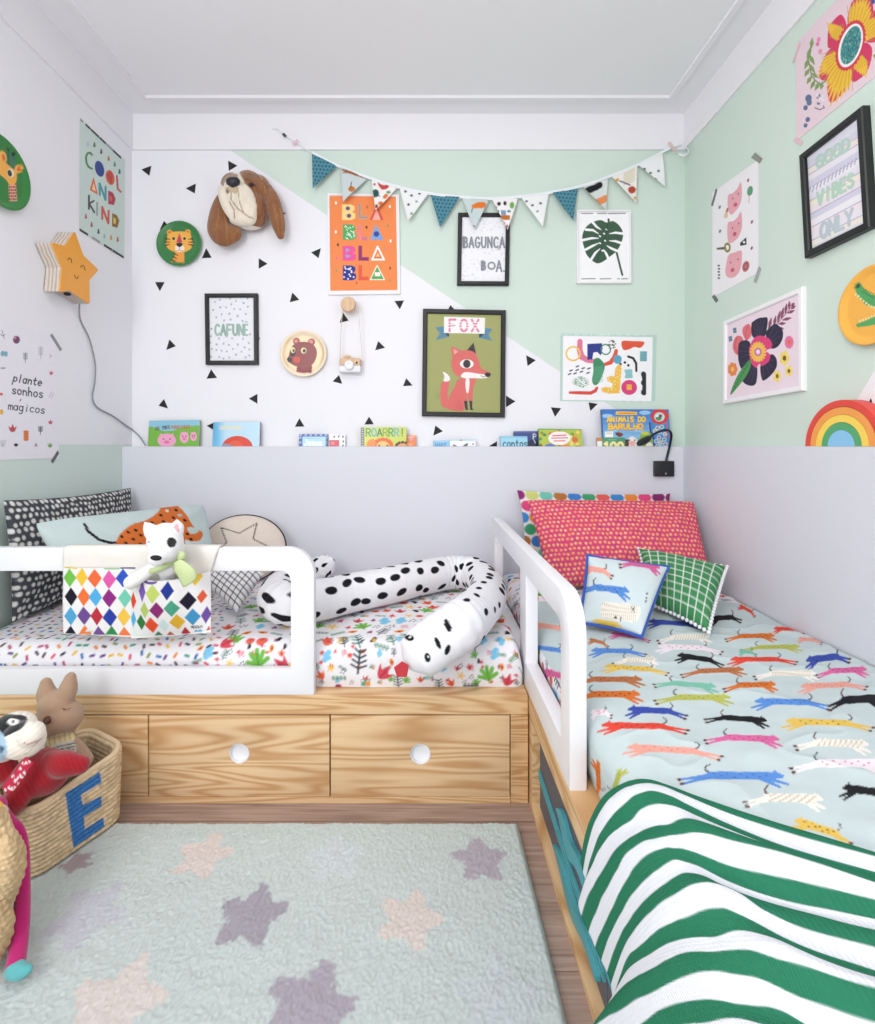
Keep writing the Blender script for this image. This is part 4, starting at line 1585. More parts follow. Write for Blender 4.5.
def p_tiger(p):
    p.crop(150, 210, 14.58)
    o, d, w_ = 'F0B04E', '3A2A22', 'F3E6D8'
    p.poly([(372, 600), (500, 600), (500, 770), (310, 755), (345, 700)], 'EDA04A')
    for q in ([(355, 640), (410, 662)], [(340, 680), (395, 715)], [(320, 735), (380, 745)]):
        p.blob([(*q[0], 11), (*q[1], 4)], d)
    p.ell(287, 330, 40, 42, o).ell(552, 325, 40, 42, o).ell(288, 332, 22, 24, 'D2552E').ell(550, 326, 22, 22, 'D2552E')
    p.smooth([(260, 360), (340, 318), (500, 315), (590, 350), (605, 430), (630, 470), (605, 550), (540, 600), (430, 625), (330, 600), (262, 560), (225, 490), (250, 430)], o)
    for s in (1, -1):
        for k, y in enumerate((420, 468, 515)):
            x0 = 425 - s * 205
            p.blob([(x0 + (0 if k == 1 else s * 10), y, 12), (x0 + s * 75, y + (8 if k == 0 else 0 if k == 1 else -16), 3)], d)
    p.poly([(428, 335), (470, 470), (385, 475)], 'C8485E')
    p.ell(345, 415, 34, 32, 'F6CE80').ell(503, 415, 34, 32, 'F6CE80').ell(345, 416, 22, 22, '241E1C').ell(504, 416, 22, 22, '2E3A22')
    p.smooth([(365, 560), (380, 520), (430, 505), (480, 520), (505, 560), (480, 600), (430, 610), (385, 600)], w_)
    p.smooth([(382, 495), (430, 475), (474, 490), (462, 525), (430, 540), (398, 525)], '332823')
    p.stroke([(430, 535), (430, 578)], 6, '332823').stroke([(385, 590), (410, 596), (430, 578), (450, 596), (476, 590)], 6, '6A4A3A')


plate('hanging_plate', 'round green plate with a tiger face, left of the plush dog head', B, 0, P(178.8, 243.3, YB - .02) + Vector((0, .02, 0)), 22.6 / 217, NB, p_tiger, '3B7D47')


def p_bear(p):
    p.crop(270, 290, 7.955)
    br, dk = '8C3E40', '2E2224'
    p.ell(265, 505, 160, 152, 'EFDAB4')
    p.ring(265, 505, 160, 152, 4, 'D9BE92')
    p.poly([(215, 610), (335, 600), (332, 655), (270, 664), (208, 650)], '8A3438').stroke([(215, 622), (270, 640), (335, 618)], 4, '6A2428')
    p.ell(210, 408, 27, 28, br).ell(330, 414, 28, 28, br).ell(208, 407, 15, 16, 'E2857E').ell(327, 412, 16, 16, 'E2857E')
    p.smooth([(200, 425), (260, 412), (330, 425), (368, 470), (370, 530), (335, 595), (270, 618), (190, 600), (140, 560), (150, 520), (165, 470)], br)
    p.smooth([(165, 470), (188, 445), (205, 470), (200, 515), (175, 530), (160, 510)], dk)
    p.ell(183, 478, 18, 24, 'E8DCA0').ell(188, 482, 9, 13, dk).ell(268, 482, 22, 24, 'E8DCB0').ell(272, 484, 12, 15, dk)
    p.ell(212, 555, 30, 27, 'C84A40')
    p.smooth([(134, 550), (150, 535), (174, 545), (170, 570), (148, 575)], dk)


plate('hanging_plate', 'round cream plate with a brown bear face, left of the hanging toy camera', B, 0, P(303.3, 353.5, YB - .02) + Vector((0, .02, 0)), 23.2 / 217, NB, p_bear, 'F0DFC4')


def p_giraffe(p):
    p.crop(0, 120, 10.24)
    o = 'F2B04E'
    p.poly([(85, 640), (165, 640), (175, 830), (95, 830)], 'F1B7A0')
    for i in range(6):
        for j in range(4):
            p.ell(95 + 21 * j + 5 * (i % 2), 655 + 31 * i, 8, 12, ['B5382C', '3A221C'][(i + j) % 2], 15)
    p.blob([(92, 480, 10), (84, 300, 12)], '2E5A4A').blob([(130, 500, 10), (134, 350, 16)], '3E6A6A').ell(88, 298, 15, 14, '16211C').ell(136, 350, 20, 24, '1E2A26')
    p.smooth([(-60, 420), (0, 400), (60, 440), (120, 490), (165, 530), (172, 600), (150, 660), (100, 660), (60, 610), (0, 560), (-60, 540)], o)
    p.ell(30, 380, 38, 66, o, -12).ell(38, 385, 14, 38, 'D9683C', -12)
    p.ell(190, 502, 40, 44, o, 40).ell(195, 502, 20, 26, 'D9683C', 20)
    p.ell(108, 545, 34, 44, 'F4E8D4', -10).ell(100, 545, 22, 35, '2E3A30', -15)


plate('hanging_plate', 'round green plate with a giraffe face, on the left wall above the star lamp', L, 0, (XL, 1.588, 1.872), .113, NL, p_giraffe, '35803F')


def p_croc(p):
    p.crop(800, 260, 5.387)
    g = '4FA35E'
    p.blob([(312, 140, 20), (330, 175, 26), (370, 215, 32), (430, 228, 34), (520, 240, 50)], g)
    p.blob([(313, 352, 10), (370, 338, 17), (430, 318, 24), (520, 300, 40)], g)
    p.ell(312, 138, 12, 14, '2F5A3A')
    for k in range(9):
        x, y = 296 + k * 14, 176 + k * 12 - (max(0, k - 4) ** 2) * 1.4
        p.poly([(x, y), (x + 12, y + 8), (x, y + 18)], 'F6E7B8')
    for k in range(7):
        x, y = 318 + k * 16, 334 - k * 6
        p.poly([(x, y), (x + 12, y - 3), (x + 4, y - 14)], 'F6E7B8')
    for k in range(10):
        x, y = 335 + (k % 5) * 13, 150 + (k // 5) * 20 + (k % 5) * 7
        p.stroke([(x, y), (x + 6, y + 8), (x + 10, y)], 3, '2F6A3E')


plate('hanging_plate', 'round orange plate with a green crocodile, on the right wall above the rainbow', R, 0, (XR, 1.336, 1.377), .106, NR, p_croc, 'F3B44E')


# ---------------- black triangle stickers
TRI = [  # crop (ox, oy, k), three corners, what singles it out
    ((130, 130, 3.977), [(45, 157), (85, 142), (77, 182)], 'black triangle wall sticker nearest the upper left wall corner'),
    ((130, 130, 3.977), [(222, 232), (262, 213), (258, 253)], 'black triangle wall sticker above the tiger plate, pointing left'),
    ((130, 130, 3.977), [(390, 122), (427, 142), (393, 163)], 'black triangle wall sticker just above the plush dog head'),
    ((130, 130, 3.977), [(135, 362), (118, 398), (158, 385)], 'black triangle wall sticker half hidden behind the tiger plate'),
    ((130, 130, 3.977), [(303, 470), (325, 508), (286, 510)], 'black triangle wall sticker touching the lower right of the tiger plate'),
    ((130, 130, 3.977), [(512, 510), (547, 532), (512, 552)], 'black triangle wall sticker pointing right, below the plush dog head'),
    ((130, 130, 3.977), [(720, 487), (759, 470), (750, 510)], 'black triangle wall sticker left of the orange letter poster'),
    ((130, 130, 3.977), [(588, 322), (620, 330), (600, 348)], 'black triangle wall sticker peeping out beside the plush dog ear'),
    ((140, 270, 3.125), [(47, 38), (77, 38), (62, 66)], 'black triangle wall sticker pointing down, below the tiger plate'),
    ((140, 270, 3.125), [(92, 217), (112, 238), (82, 250)], 'black triangle wall sticker left of the pale green word print'),
    ((140, 270, 3.125), [(222, 310), (241, 337), (208, 340)], 'black triangle wall sticker just below the pale green word print'),
    ((140, 270, 3.125), [(75, 403), (88, 433), (58, 424)], 'black triangle wall sticker above the pig book'),
    ((140, 270, 3.125), [(340, 402), (367, 387), (367, 418)], 'black triangle wall sticker pointing left, above the red dome book'),
    ((140, 270, 3.125), [(476, 70), (498, 93), (468, 101)], 'black triangle wall sticker above the bear plate'),
    ((140, 270, 3.125), [(634, 133), (652, 158), (624, 165)], 'black triangle wall sticker behind the strap of the toy camera'),
    ((140, 270, 3.125), [(795, 97), (825, 95), (812, 123)], 'black triangle wall sticker pointing down, below the orange poster corner'),
    ((140, 270, 3.125), [(744, 222), (766, 243), (735, 251)], 'black triangle wall sticker right of the toy camera'),
    ((140, 270, 3.125), [(622, 328), (632, 356), (602, 348)], 'black triangle wall sticker right below the toy camera'),
    ((140, 270, 3.125), [(832, 338), (852, 361), (822, 363)], 'black triangle wall sticker left of the fox picture'),
    ((140, 270, 3.125), [(716, 458), (731, 482), (701, 483)], 'black triangle wall sticker above the yellow roaring book'),
    ((140, 270, 3.125), [(498, 463), (514, 489), (484, 490)], 'black triangle wall sticker above the blue checked book'),
    ((140, 270, 3.125), [(208, 487), (232, 476), (230, 500)], 'black triangle wall sticker pointing at the pig book from the red dome book'),
    ((140, 270, 3.125), [(350, 219), (376, 216), (363, 196)], 'black triangle wall sticker half behind the pale green word print'),
    ((400, 290, 2.917), [(147, 44), (162, 60), (138, 62)], 'black triangle wall sticker peeping out above the fox picture'),
    ((400, 290, 2.917), [(368, 190), (396, 205), (372, 222)], 'black triangle wall sticker between the fox picture and the shapes poster'),
    ((400, 290, 2.917), [(309, 308), (337, 325), (309, 342)], 'black triangle wall sticker at the lower right edge of the fox picture'),
    ((400, 290, 2.917), [(440, 342), (470, 345), (452, 370)], 'black triangle wall sticker left of the one under the shapes poster'),
    ((400, 290, 2.917), [(550, 328), (577, 332), (555, 353)], 'black triangle wall sticker under the shapes poster, touching its edge'),
    ((400, 290, 2.917), [(103, 395), (125, 412), (97, 425)], 'black triangle wall sticker below the fox picture'),
    ((400, 290, 2.917), [(257, 457), (283, 441), (283, 462)], 'black triangle wall sticker beside the light blue story book'),
]
STK = M('black_vinyl', '0F1013', .65, .03)
for (ox, oy, k), pts, lab in TRI:
    q = [B(ox + x / k, oy + y / k, .0002) for x, y in pts]
    o = MB().prism(q, (0, -.0003, 0)).build('wall_sticker', STK)
    tag(o, lab, 'wall sticker', 'black triangle wall stickers')
q = [R(x, y, .0002) for x, y in ((866, 408), (871, 398), (876, 415))]
tag(MB().prism(q, (-.0003, 0, 0)).build('wall_sticker', STK), 'black triangle wall sticker above the wooden rainbow on the right wall', 'wall sticker', 'black triangle wall stickers')


# ---------------- bunting
bt = thing('bunting', 'string of twelve mixed fabric pennants hung across the mint wall', 'bunting', tuple(B(460, 198)))
cord_px = [(312, 152.5), (336, 165), (367.7, 177.5), (396, 186.5), (430.6, 193.8), (459, 197), (490, 198.8), (520, 196.8), (552.7, 192.2), (583, 185.6), (608, 177), (637, 165.2), (661, 152.8), (672, 147), (681, 143.5)]
c3 = spline([B(x, y, .0215) for x, y in cord_px], 160)
# flat bias tape folded over the pennant tops
v, f = [], []
for i, q in enumerate(c3):
    for dz, dy in ((.0085, .0028), (.0085, -.0028), (-.0085, -.0034), (-.0085, .0034)):
        v.append((q[0], q[1] + dy, q[2] + dz * .75))
for i in range(len(c3) - 1):
    for j in range(4):
        f.append((i * 4 + j, i * 4 + (j + 1) % 4, i * 4 + 4 + (j + 1) % 4, i * 4 + 4 + j))
f += [(3, 2, 1, 0), tuple(len(v) - 4 + j for j in range(4))]
MB().add(v, f).build('binding_tape', M('white_bias_tape', 'E9EFF2', .8), bt, True)
tl = spline([B(x, y, .0205) for x, y in [(272, 128.6), (278, 128.8), (283, 134), (295, 141.7), (305, 148.5), (313, 153)]], 40)
MB().tube(tl, .0028, 8).build('cord', M('white_cord', 'E6E9EE', .8), bt, True)
tape(bt, B, [(291.5, 143.2), (297.5, 138.7), (299, 141.5), (293, 145.5)], 'E3C3CE', off=.027)
tape(bt, B, [(281.8, 134.2), (284, 132.6), (287, 136), (284.8, 137.6)], '3C3D42', off=.027)
tape(bt, B, [(667.6, 142.8), (670.5, 141.6), (677, 150.6), (674.5, 152.4)], 'D9BEB9', off=.027)


def pp_teal(p, a):
    for i in range(-3, 14):
        for j in range(-3, 14):
            p.ell(a[0] - 4 + i * 3.6 + (j % 2) * 1.6, a[1] - 4 + j * 3.7 + i * .3, 1.12, 1.08, '30527A')


def pp_dots(p, a):
    for k, (x, y) in enumerate(((12, 8), (17, 14), (9, 17), (20, 6), (12, 26), (6, 4))):
        p.ell(a[0] + x, a[1] + y, 1.4, 1.2, ['4A4A52', '8AA096', '5E5E68'][k % 3])


def pp_animals(p, a):
    p.blob([(a[0] + 2, a[1] + 3, 1), (a[0] + 12, a[1] + 6, 1.6), (a[0] + 26, a[1] + 11, 1)], '9A6038')
    p.stroke([(a[0] + 2, a[1] + 6), (a[0] + 9, a[1] + 5)], 1, '9A6038')
    p.ell(a[0] + 11, a[1] + 22, 3.4, 2.8, 'C6762F').stroke([(a[0] + 10, a[1] + 20), (a[0] + 11, a[1] + 15)], .9, '2E2A2A')


def pp_flowers(p, a):
    x, y = a
    p.smooth([(x + 6, y + 2), (x + 12, y + 5), (x + 18, y + 3), (x + 16, y + 8), (x + 10, y + 9)], 'C8484A')
    p.ell(x + 3, y + 4, 1.2, 1.2, 'C8484A')
    p.ell(x + 4, y + 13, 3.5, 4, '2E5A56').stroke([(x + 1, y + 10), (x + 8, y + 16)], 1.2, '2E5A56')
    p.ell(x + 14, y + 16, 3, 2, 'E0793A', -40).ell(x + 9, y + 23, 2.5, 2, 'E0793A').ell(x + 5, y + 26, 1.6, 2, '8A4A3A').ell(x + 17, y + 12, 2.2, 1.6, '6FA26A')


def pp_cat(p, a):
    p.smooth([(a[0] + 10, a[1] + 7), (a[0] + 16, a[1] + 4), (a[0] + 23, a[1] + 4), (a[0] + 23, a[1] + 9), (a[0] + 16, a[1] + 10), (a[0] + 11, a[1] + 10)], 'E07A32')
    p.stroke([(a[0] + 10.5, a[1] + 10), (a[0] + 9.5, a[1] + 14)], .8, '2E2A2A').ell(a[0] + 12, a[1] + 28, 1, 1, '6A6A70')


def pp_mix(p, a):
    x, y = a
    p.ell(x + 7, y + 4.5, 1.8, 2, '3A2E34', 30).ell(x + 13, y + 4, 1.6, 2.2, '2E2E36').ell(x + 20, y + 6, 2.2, 3.4, '6FAE4A')
    p.rect(x + 9, y + 11, x + 14, y + 16, '7E9AB0').rect(x + 8, y + 16, x + 18, y + 20.5, 'C0712F')
    p.ell(x + 6, y + 12, 1.5, 1.2, '4A6AA0').ell(x + 17, y + 12, 2, 1.3, '4A8AA0').ell(x + 12, y + 24, 1.5, 1.5, 'D890A0').ell(x + 15, y + 27, 1.2, 1.6, 'B05A6A').ell(x + 4, y + 8, 1, 1, '3A2E34')


def pp_black(p, a):
    x, y = a
    p.smooth([(x + 1, y + 2), (x + 10, y - 2), (x + 18, y - 5), (x + 19, y + 0), (x + 10, y + 5), (x + 4, y + 6)], '1F1F24')
    p.smooth([(x + 9, y + 14), (x + 16, y + 11), (x + 24, y + 8), (x + 23, y + 15), (x + 14, y + 18)], 'E8905A')


def pp_scene(p, a):
    x, y = a
    for k in range(6):
        p.stroke([(x + 12, y - 3 + k * 2.2), (x + 23, y - 8 + k * 2.2)], .7, 'C9B98A')
    p.ell(x + 5, y + 3, 2.2, 1.6, 'E0A23A', -30).stroke([(x + 8, y + 4), (x + 18, y + 8)], 1.5, '6A5A8A')
    p.smooth([(x + 16, y + 12), (x + 20, y + 9), (x + 24, y + 12), (x + 22, y + 16), (x + 18, y + 16)], 'B04A36').ell(x + 23, y + 21, 1.4, 1.6, 'D8A04A')


PEN = [((312, 154), (337, 166), (313.4, 190), '55909A', pp_teal, 'teal pennant with navy dots'),
       ((340.6, 167), (367, 178.6), (343.6, 203.6), 'C9D4D6', pp_animals, 'grey pennant with brown animals'),
       ((371.5, 180.3), (397, 188), (375.8, 212), 'F1EEEE', pp_flowers, 'white pennant with a red tulip'),
       ((399.5, 187.5), (428, 194.5), (408, 222), 'EEF0F0', pp_dots, 'white pennant with few grey dots'),
       ((430.6, 195), (459.5, 197.3), (440, 228), '55909A', pp_teal, 'teal pennant with navy dots'),
       ((462, 198.3), (489, 200), (474.6, 230), 'C6D4D4', pp_cat, 'grey pennant with an orange cat'),
       ((492, 199.3), (518, 198.7), (507.3, 230.8), 'F1EEEE', pp_mix, 'white pennant with plants and boxes'),
       ((520.5, 197.3), (549, 193), (542, 228.5), 'EEF0F0', pp_dots, 'white pennant with few grey dots'),
       ((552.7, 193), (578, 188), (572, 222.6), '55909A', pp_teal, 'teal pennant with navy dots'),
       ((583, 187), (608, 178.8), (605.5, 212), 'D6DEDA', pp_black, 'grey pennant with a black and an orange patch'),
       ((612, 177), (637, 166), (635.8, 203.8), 'F0ECE6', pp_scene, 'white pennant with yellow lines and a red bear'),
       ((638.5, 165), (662, 153.5), (665, 187.4), 'EEF0F0', pp_dots, 'white pennant with few grey dots')]
for k, (a, b, c, base, fn, lab) in enumerate(PEN):
    n = 34
    A, Bb, C = (np.array(B(*q, .0235)) for q in (a, b, c))
    pts, idx = [], {}
    for i in range(n + 1):
        for j in range(n + 1 - i):
            s, t_ = i / n, j / n
            q = A * (1 - s - t_) + Bb * s + C * t_
            q = q + np.array([0, -.005 * (1 + math.sin(math.pi * s * 1.2 + k)) * (.4 + t_) - .006 * t_, 0])
            idx[(i, j)] = len(pts)
            pts.append(q)
    fs = []
    for i in range(n):
        for j in range(n - i):
            fs.append((idx[i, j], idx[i, j + 1], idx[i + 1, j]))
            if j < n - i - 1:
                fs.append((idx[i + 1, j], idx[i, j + 1], idx[i + 1, j + 1]))
    co = np.array(pts)
    px, py = to_px(co)
    p = Painter(px, py, base, .5)
    fn(p, a)
    m = len(co)
    co2 = np.vstack([co, co + np.array([0, .0012, 0])])
    f2 = fs + [tuple(reversed([q + m for q in f_])) for f_ in fs]
    rim = [idx[i, 0] for i in range(n + 1)] + [idx[n - j, j] for j in range(1, n + 1)] + [idx[0, j] for j in range(n - 1, 0, -1)]
    f2 += [(rim[q], rim[(q + 1) % len(rim)], rim[(q + 1) % len(rim)] + m, rim[q] + m) for q in range(len(rim))]
    o = mesh_obj('pennant', co2, f2, PM('printed_cotton', .85, .25, 900, spec=.2), bt, True, color=np.vstack([p.c, p.c]))
    o['label'] = lab

# white adhesive hook in the corner holding the cord
hk = thing('cord_hook', 'white plastic hook in the corner holding the end of the bunting', 'hook', tuple(B(685, 146)))
MB().box(B(684, 0).x, XR - .0105, YB - .026, YB - .011, B(0, 152).z, B(0, 144.5).z, .002).build('base', LACQ, hk, True)
MB().tube(spline([B(685.5, 148, .03), B(688, 149.5, .05), B(688, 153, .06), B(684, 155.5, .055), B(679, 154.2, .045)], 24), .0035, 8).build('hook_arm', LACQ, hk, True)

# ---------------- star lamp on the left wall
st = thing('star_wall_lamp', 'orange wooden star wall lamp with a sleepy smiling face', 'lamp', tuple(L(72, 265, 0.0)))
OFF = .060
zc = lambda x, y: L(30 + x / 10.94, 220 + y / 10.94, OFF)
loop = [(448, 128), (530, 128), (556, 220), (590, 395), (735, 505), (748, 548), (735, 575), (655, 655), (648, 740), (655, 912), (600, 910), (540, 850), (432, 775), (330, 782), (338, 700), (352, 540), (325, 450), (270, 340), (236, 252), (260, 242), (380, 285), (420, 220)]
q3 = [zc(*q) for q in loop]
yy = np.array([(q.y, q.z) for q in q3])
cst = yy.mean(0)
# a true star of the same size: five tips and five notches, softly rounded
tips = [zc(490, 122), zc(750, 545), zc(655, 925), zc(325, 790), zc(232, 245)]
tips = np.array([(q.y, q.z) for q in tips])
ctr = tips.mean(0)
notch = [zc(585, 388), zc(650, 660), zc(432, 772), zc(350, 520), zc(385, 282)]
notch = np.array([(q.y, q.z) for q in notch])
raw = []
for k in range(5):
    raw += [tips[k], notch[k]]
outl = []
for k in range(10):
    p0, p1, p2 = raw[k - 1], raw[k], raw[(k + 1) % 10]
    rr = .010 if k % 2 == 0 else .004
    a_ = p1 + (p0 - p1) / np.linalg.norm(p0 - p1) * rr
    b_ = p1 + (p2 - p1) / np.linalg.norm(p2 - p1) * rr
    for t_ in np.linspace(0, 1, 6):
        outl.append((1 - t_) ** 2 * a_ + 2 * t_ * (1 - t_) * p1 + t_ * t_ * b_)


def ply():
    m, nt, bs = _new('plywood_edge')
    s = sepxyz(nt, geo_pos(nt))
    n = noise_node(nt, 30, 2, geo_pos(nt))
    v_ = mth(nt, 'FRACT', mth(nt, 'MULTIPLY_ADD', s[0], 75, mth(nt, 'MULTIPLY', n.outputs['Fac'], .9)))
    ramp = nt.nodes.new('ShaderNodeValToRGB')
    e = ramp.color_ramp.elements
    e[0].position, e[0].color = 0.35, (*hx('D2C8BE'), 1)
    e[1].position, e[1].color = 0.75, (*hx('AFA195'), 1)
    nt.links.new(v_, ramp.inputs[0])
    nt.links.new(ramp.outputs[0], bs.inputs['Base Color'])
    bs.inputs['Roughness'].default_value = .7
    return m


MB().prism([(XL + .003, y, z) for y, z in outl], (OFF - .007, 0, 0), bev=.0).build('body', ply(), st, True)
MB().prism([(XL + OFF - .004, y, z) for y, z in outl], (.004, 0, 0)).build('face_plate', M('orange_face', 'F2A63B', .35, .02), st, True)
DKB = M('dark_brown_ink', '4A2410', .6)
for a in ([(412, 440), (420, 420), (436, 418), (450, 436), (456, 470)], [(552, 520), (562, 500), (580, 498), (594, 518), (600, 552)], [(484, 598), (492, 625), (508, 642), (522, 635), (524, 615)]):
    pts = spline([zc(*q) + Vector((.0006, 0, 0)) for q in a], 14)
    MB().tube(pts, .0011, 8).build('face_line', DKB, st, True)
sw = zc(480, 805)
MB().ball((XL + OFF * .62, sw.y - .002, sw.z - .002), (.013, .010, .007), 0, 16, 10).build('switch', M('black_plastic', '17181B', .4), st, True)
cpts = [(73.5, 300), (80, 318), (89, 337.7), (93, 352), (95.3, 366), (94.8, 382), (92.6, 398), (96, 406), (114, 416.6), (126, 425.5)]
c3 = [L(x, y, .006) for x, y in cpts]
c3[0] = Vector((XL + .03, c3[0].y, c3[0].z + .012))
c3 += [P(132.5, 430, YB - .006), P(139, 436, YB - .012), P(144, 443, YB - .03), P(145.5, 445.6, YB - .045)]
MB().tube(spline(c3, 90), .0028, 8).build('cord', M('grey_cord', '8A8C90', .7), st, True)

# ---------------- gooseneck lamp on the back panel
gl = thing('gooseneck_lamp', 'small black gooseneck reading lamp fixed to the back panel', 'lamp', tuple(P(664.5, 469, YP)))
BK = M('black_metal', '15161A', .35)
q0, q1 = P(655, 476.5, YP - .02), P(674, 461, YP - .02)
MB().box(q0.x, q1.x, YP - .024, YP - .0005, q0.z, q1.z, .002).build('base', BK, gl, True)
qs = P(665.8, 473.6, YP - .0245)
MB().disc_lathe((qs.x, YP - .024, qs.z), (0, -1, 0), [(.004, 0), (.004, .002), (.001, .0025)], 16).build('switch', M('steel', 'B8BBC0', .3, metal=.8), gl, True)
nk = spline([P(666, 461.5, YP - .012), P(667.5, 455, YP - .014), P(670.5, 442, YP - .03), P(671.3, 434, YP - .045), P(668.5, 430.2, YP - .06), P(662, 430.8, YP - .075), P(655, 433.5, YP - .088), P(649.5, 437.5, YP - .098)], 60)
MB().tube(nk, .0052, 12).build('neck', BK, gl, True)
hd = spline([(*P(651, 436.5, YP - .095), .006), (*P(648.5, 438.4, YP - .10), .0125), (*P(644.5, 440.8, YP - .108), .0155), (*P(640, 443, YP - .116), .013), (*P(638, 444, YP - .119), .009)], 24)
MB().tube(hd[:, :3], hd[:, 3], 20).build('lamp_head', BK, gl, True)

# ---------------- wooden wall peg with toy camera
pg = thing('wall_peg', 'round pale wooden wall peg below the orange poster', 'peg', tuple(B(349.5, 308)))
WD = pine('beech_pale', 'z', 'E2C3A4', 'D2AE8C', .6)
pc = B(349.8, 308, 0)
MB().disc_lathe((pc.x, YB - .0005, pc.z), (0, -1, 0), [(.014, 0), (.014, .035), (.030, .036), (.0335, .040), (.0335, .062), (.031, .065), (.0005, .0652)], 40).build('knob', WD, pg, True)
pg.location = (pc.x, YB, pc.z)
for ch in pg.children:
    ch.location -= Vector((0, 0, 0))
cm = thing('hanging_toy_camera', 'wooden toy camera with white lower half, hanging by its strap from the peg', 'toy camera', tuple(B(350.5, 373, .03)))
Z = lambda x, y, off: B(270 + x / 7.955, 290 + y / 7.955, off)
a, b = Z(562, 602, .035), Z(722, 545, .035)
MB().box(a.x, b.x, YB - .05, YB - .012, a.z, b.z, .004).build('body', WD, cm, True)
a2, b2 = Z(553, 656, .035), Z(722, 603, .035)
MB().box(a2.x, b2.x, YB - .05, YB - .012, a2.z, a.z - .0004, .004).build('lower_body', LACQ, cm, True)
a3, b3 = Z(588, 544, .03), Z(640, 522, .03)
MB().box(a3.x, b3.x, YB - .044, YB - .02, a3.z, b3.z, .003).build('viewfinder_block', WD, cm, True)
ln = Z(632, 600, .05)
MB().disc_lathe((ln.x, YB - .050, ln.z), (0, -1, 0), [(.0205, 0), (.0205, .014), (.018, .016), (.009, .0162), (.008, .012), (.0005, .012)], 32).build('lens', LACQ, cm, True)
ey = Z(690, 578, .05)
MB().ball((ey.x, YB - .0505, ey.z), (.005, .002, .005)).build('viewfinder_eye', BK, cm, True)
sp = [Z(556, 648, .030), Z(555, 600, .030), Z(566, 300, .035), Z(578, 175, .048), Z(592, 110, .052), Z(640, 78, .052), Z(694, 110, .052), Z(704, 170, .048), Z(716, 320, .038), Z(733, 520, .032), Z(728, 570, .030), Z(722, 590, .030)]
v, f = [], []
pts = spline(sp, 90)
tt, nn_, bb = frames(pts)
for i in range(len(pts)):
    y_ = np.array([0, 1.0, 0])
    s_ = np.cross(tt[i], y_)
    s_ /= np.linalg.norm(s_)
    for du, dv in ((-.004, -.0006), (.004, -.0006), (.004, .0006), (-.004, .0006)):
        v.append(tuple(pts[i] + y_ * du + s_ * dv * 1.6))
for i in range(len(pts) - 1):
    for j in range(4):
        f.append((i * 4 + j, i * 4 + (j + 1) % 4, i * 4 + 4 + (j + 1) % 4, i * 4 + 4 + j))
f += [(3, 2, 1, 0), tuple(len(v) - 4 + j for j in range(4))]
MB().add(v, f).build('strap', M('pale_leather', 'D9C8B8', .6), cm, True)

# ---------------- plush dog head
def dogpx(x, y, off):
    return B(200 + x / 8.75, 165 + y / 8.75, off)


dh = thing('mounted_plush_hound', 'brown and cream plush hound head mounted on the white wall', 'plush toy', tuple(B(248, 205)))
CH = PM('short_plush', .95, .9, 260, sheen=.6, spec=.1)
BR, BRD, CRM = '8F5F3D', '5E3A24', 'EDE3D2'


def fur(p, amt=.10, f=70):
    c = p.co
    k = 1 + amt * fbm(c[:, 0] * f, c[:, 2] * f * .45 + c[:, 1] * f, 3)[:, None] * 1.8
    p.c = np.clip(p.c * k, 0, 1)


def d_head(p):
    p.crop(200, 165, 8.75)
    p.smooth([(335, 60), (360, 100), (410, 190), (460, 250), (490, 340), (488, 460), (440, 520), (560, 560), (400, 590), (280, 480), (215, 330), (195, 210), (210, 130), (270, 80)], CRM)
    p.smooth([(195, 230), (200, 140), (250, 85), (320, 75), (325, 110), (250, 150), (215, 230)], 'A8937A')
    p.ell(450, 172, 24, 20, '3A2418', 20)
    p.ell(450, 172, 15, 13, '120C0A', 20)
    p.stroke([(395, 120), (440, 140), (490, 185), (510, 250)], 9, BRD).stroke([(520, 90), (560, 170), (580, 260)], 8, 'B98B5C').stroke([(420, 75), (500, 90), (570, 170), (600, 220)], 8, BRD)
    p.stroke([(500, 210), (548, 260), (548, 420), (480, 500)], 12, '7A4C2E').stroke([(560, 300), (570, 420), (560, 520)], 10, BRD)
    fur(p)


prims = [('b', dogpx(420, 250, .05), (.082, .055, .105)), ('b', dogpx(470, 380, .055), (.070, .055, .085)), ('b', dogpx(520, 250, .045), (.055, .045, .085)),
         ('b', dogpx(440, 480, .05), (.075, .045, .045)), ('b', dogpx(300, 190, .075), (.058, .058, .058))]
soft('head', prims, .006, CH, dh, 8, d_head, BR)
def d_muz(p):
    p.crop(200, 165, 8.75)
    for q in ([(330, 200), (345, 320), (380, 420)], [(255, 320), (300, 400), (300, 470)], [(275, 240), (270, 300), (330, 380), (420, 450), (470, 470)]):
        p.stroke(q, 8, '9A8262')
    p.ell(255, 215, 30, 26, 'B8A284').ell(310, 205, 22, 26, 'B09A7C').ell(240, 235, 12, 20, '8A7458')
    p.smooth([(240, 210), (280, 190), (325, 200), (320, 250), (280, 240)], 'CBB89A')
    fur(p, .05)


prims = [('b', dogpx(405, 330, .095), (.046, .030, .088), Matrix.Rotation(math.radians(-14), 3, 'Y')), ('b', dogpx(440, 410, .085), (.036, .030, .060)), ('b', dogpx(250, 330, .098), (.036, .030, .088), Matrix.Rotation(math.radians(-22), 3, 'Y')),
         ('b', dogpx(300, 300, .11), (.026, .030, .050)), ('b', dogpx(290, 190, .112), (.040, .030, .036)), ('b', dogpx(370, 480, .085), (.058, .030, .028)), ('b', dogpx(310, 430, .09), (.022, .026, .036))]
soft('muzzle', prims, .0045, CH, dh, 5, d_muz, CRM)
prims = [('b', dogpx(285, 150, .138), (.029, .022, .021)), ('b', dogpx(310, 145, .135), (.020, .018, .020)), ('b', dogpx(285, 172, .14), (.014, .014, .012))]
soft('nose', prims, .003, M('black_plush_nose', '23232B', .4), dh, 4)


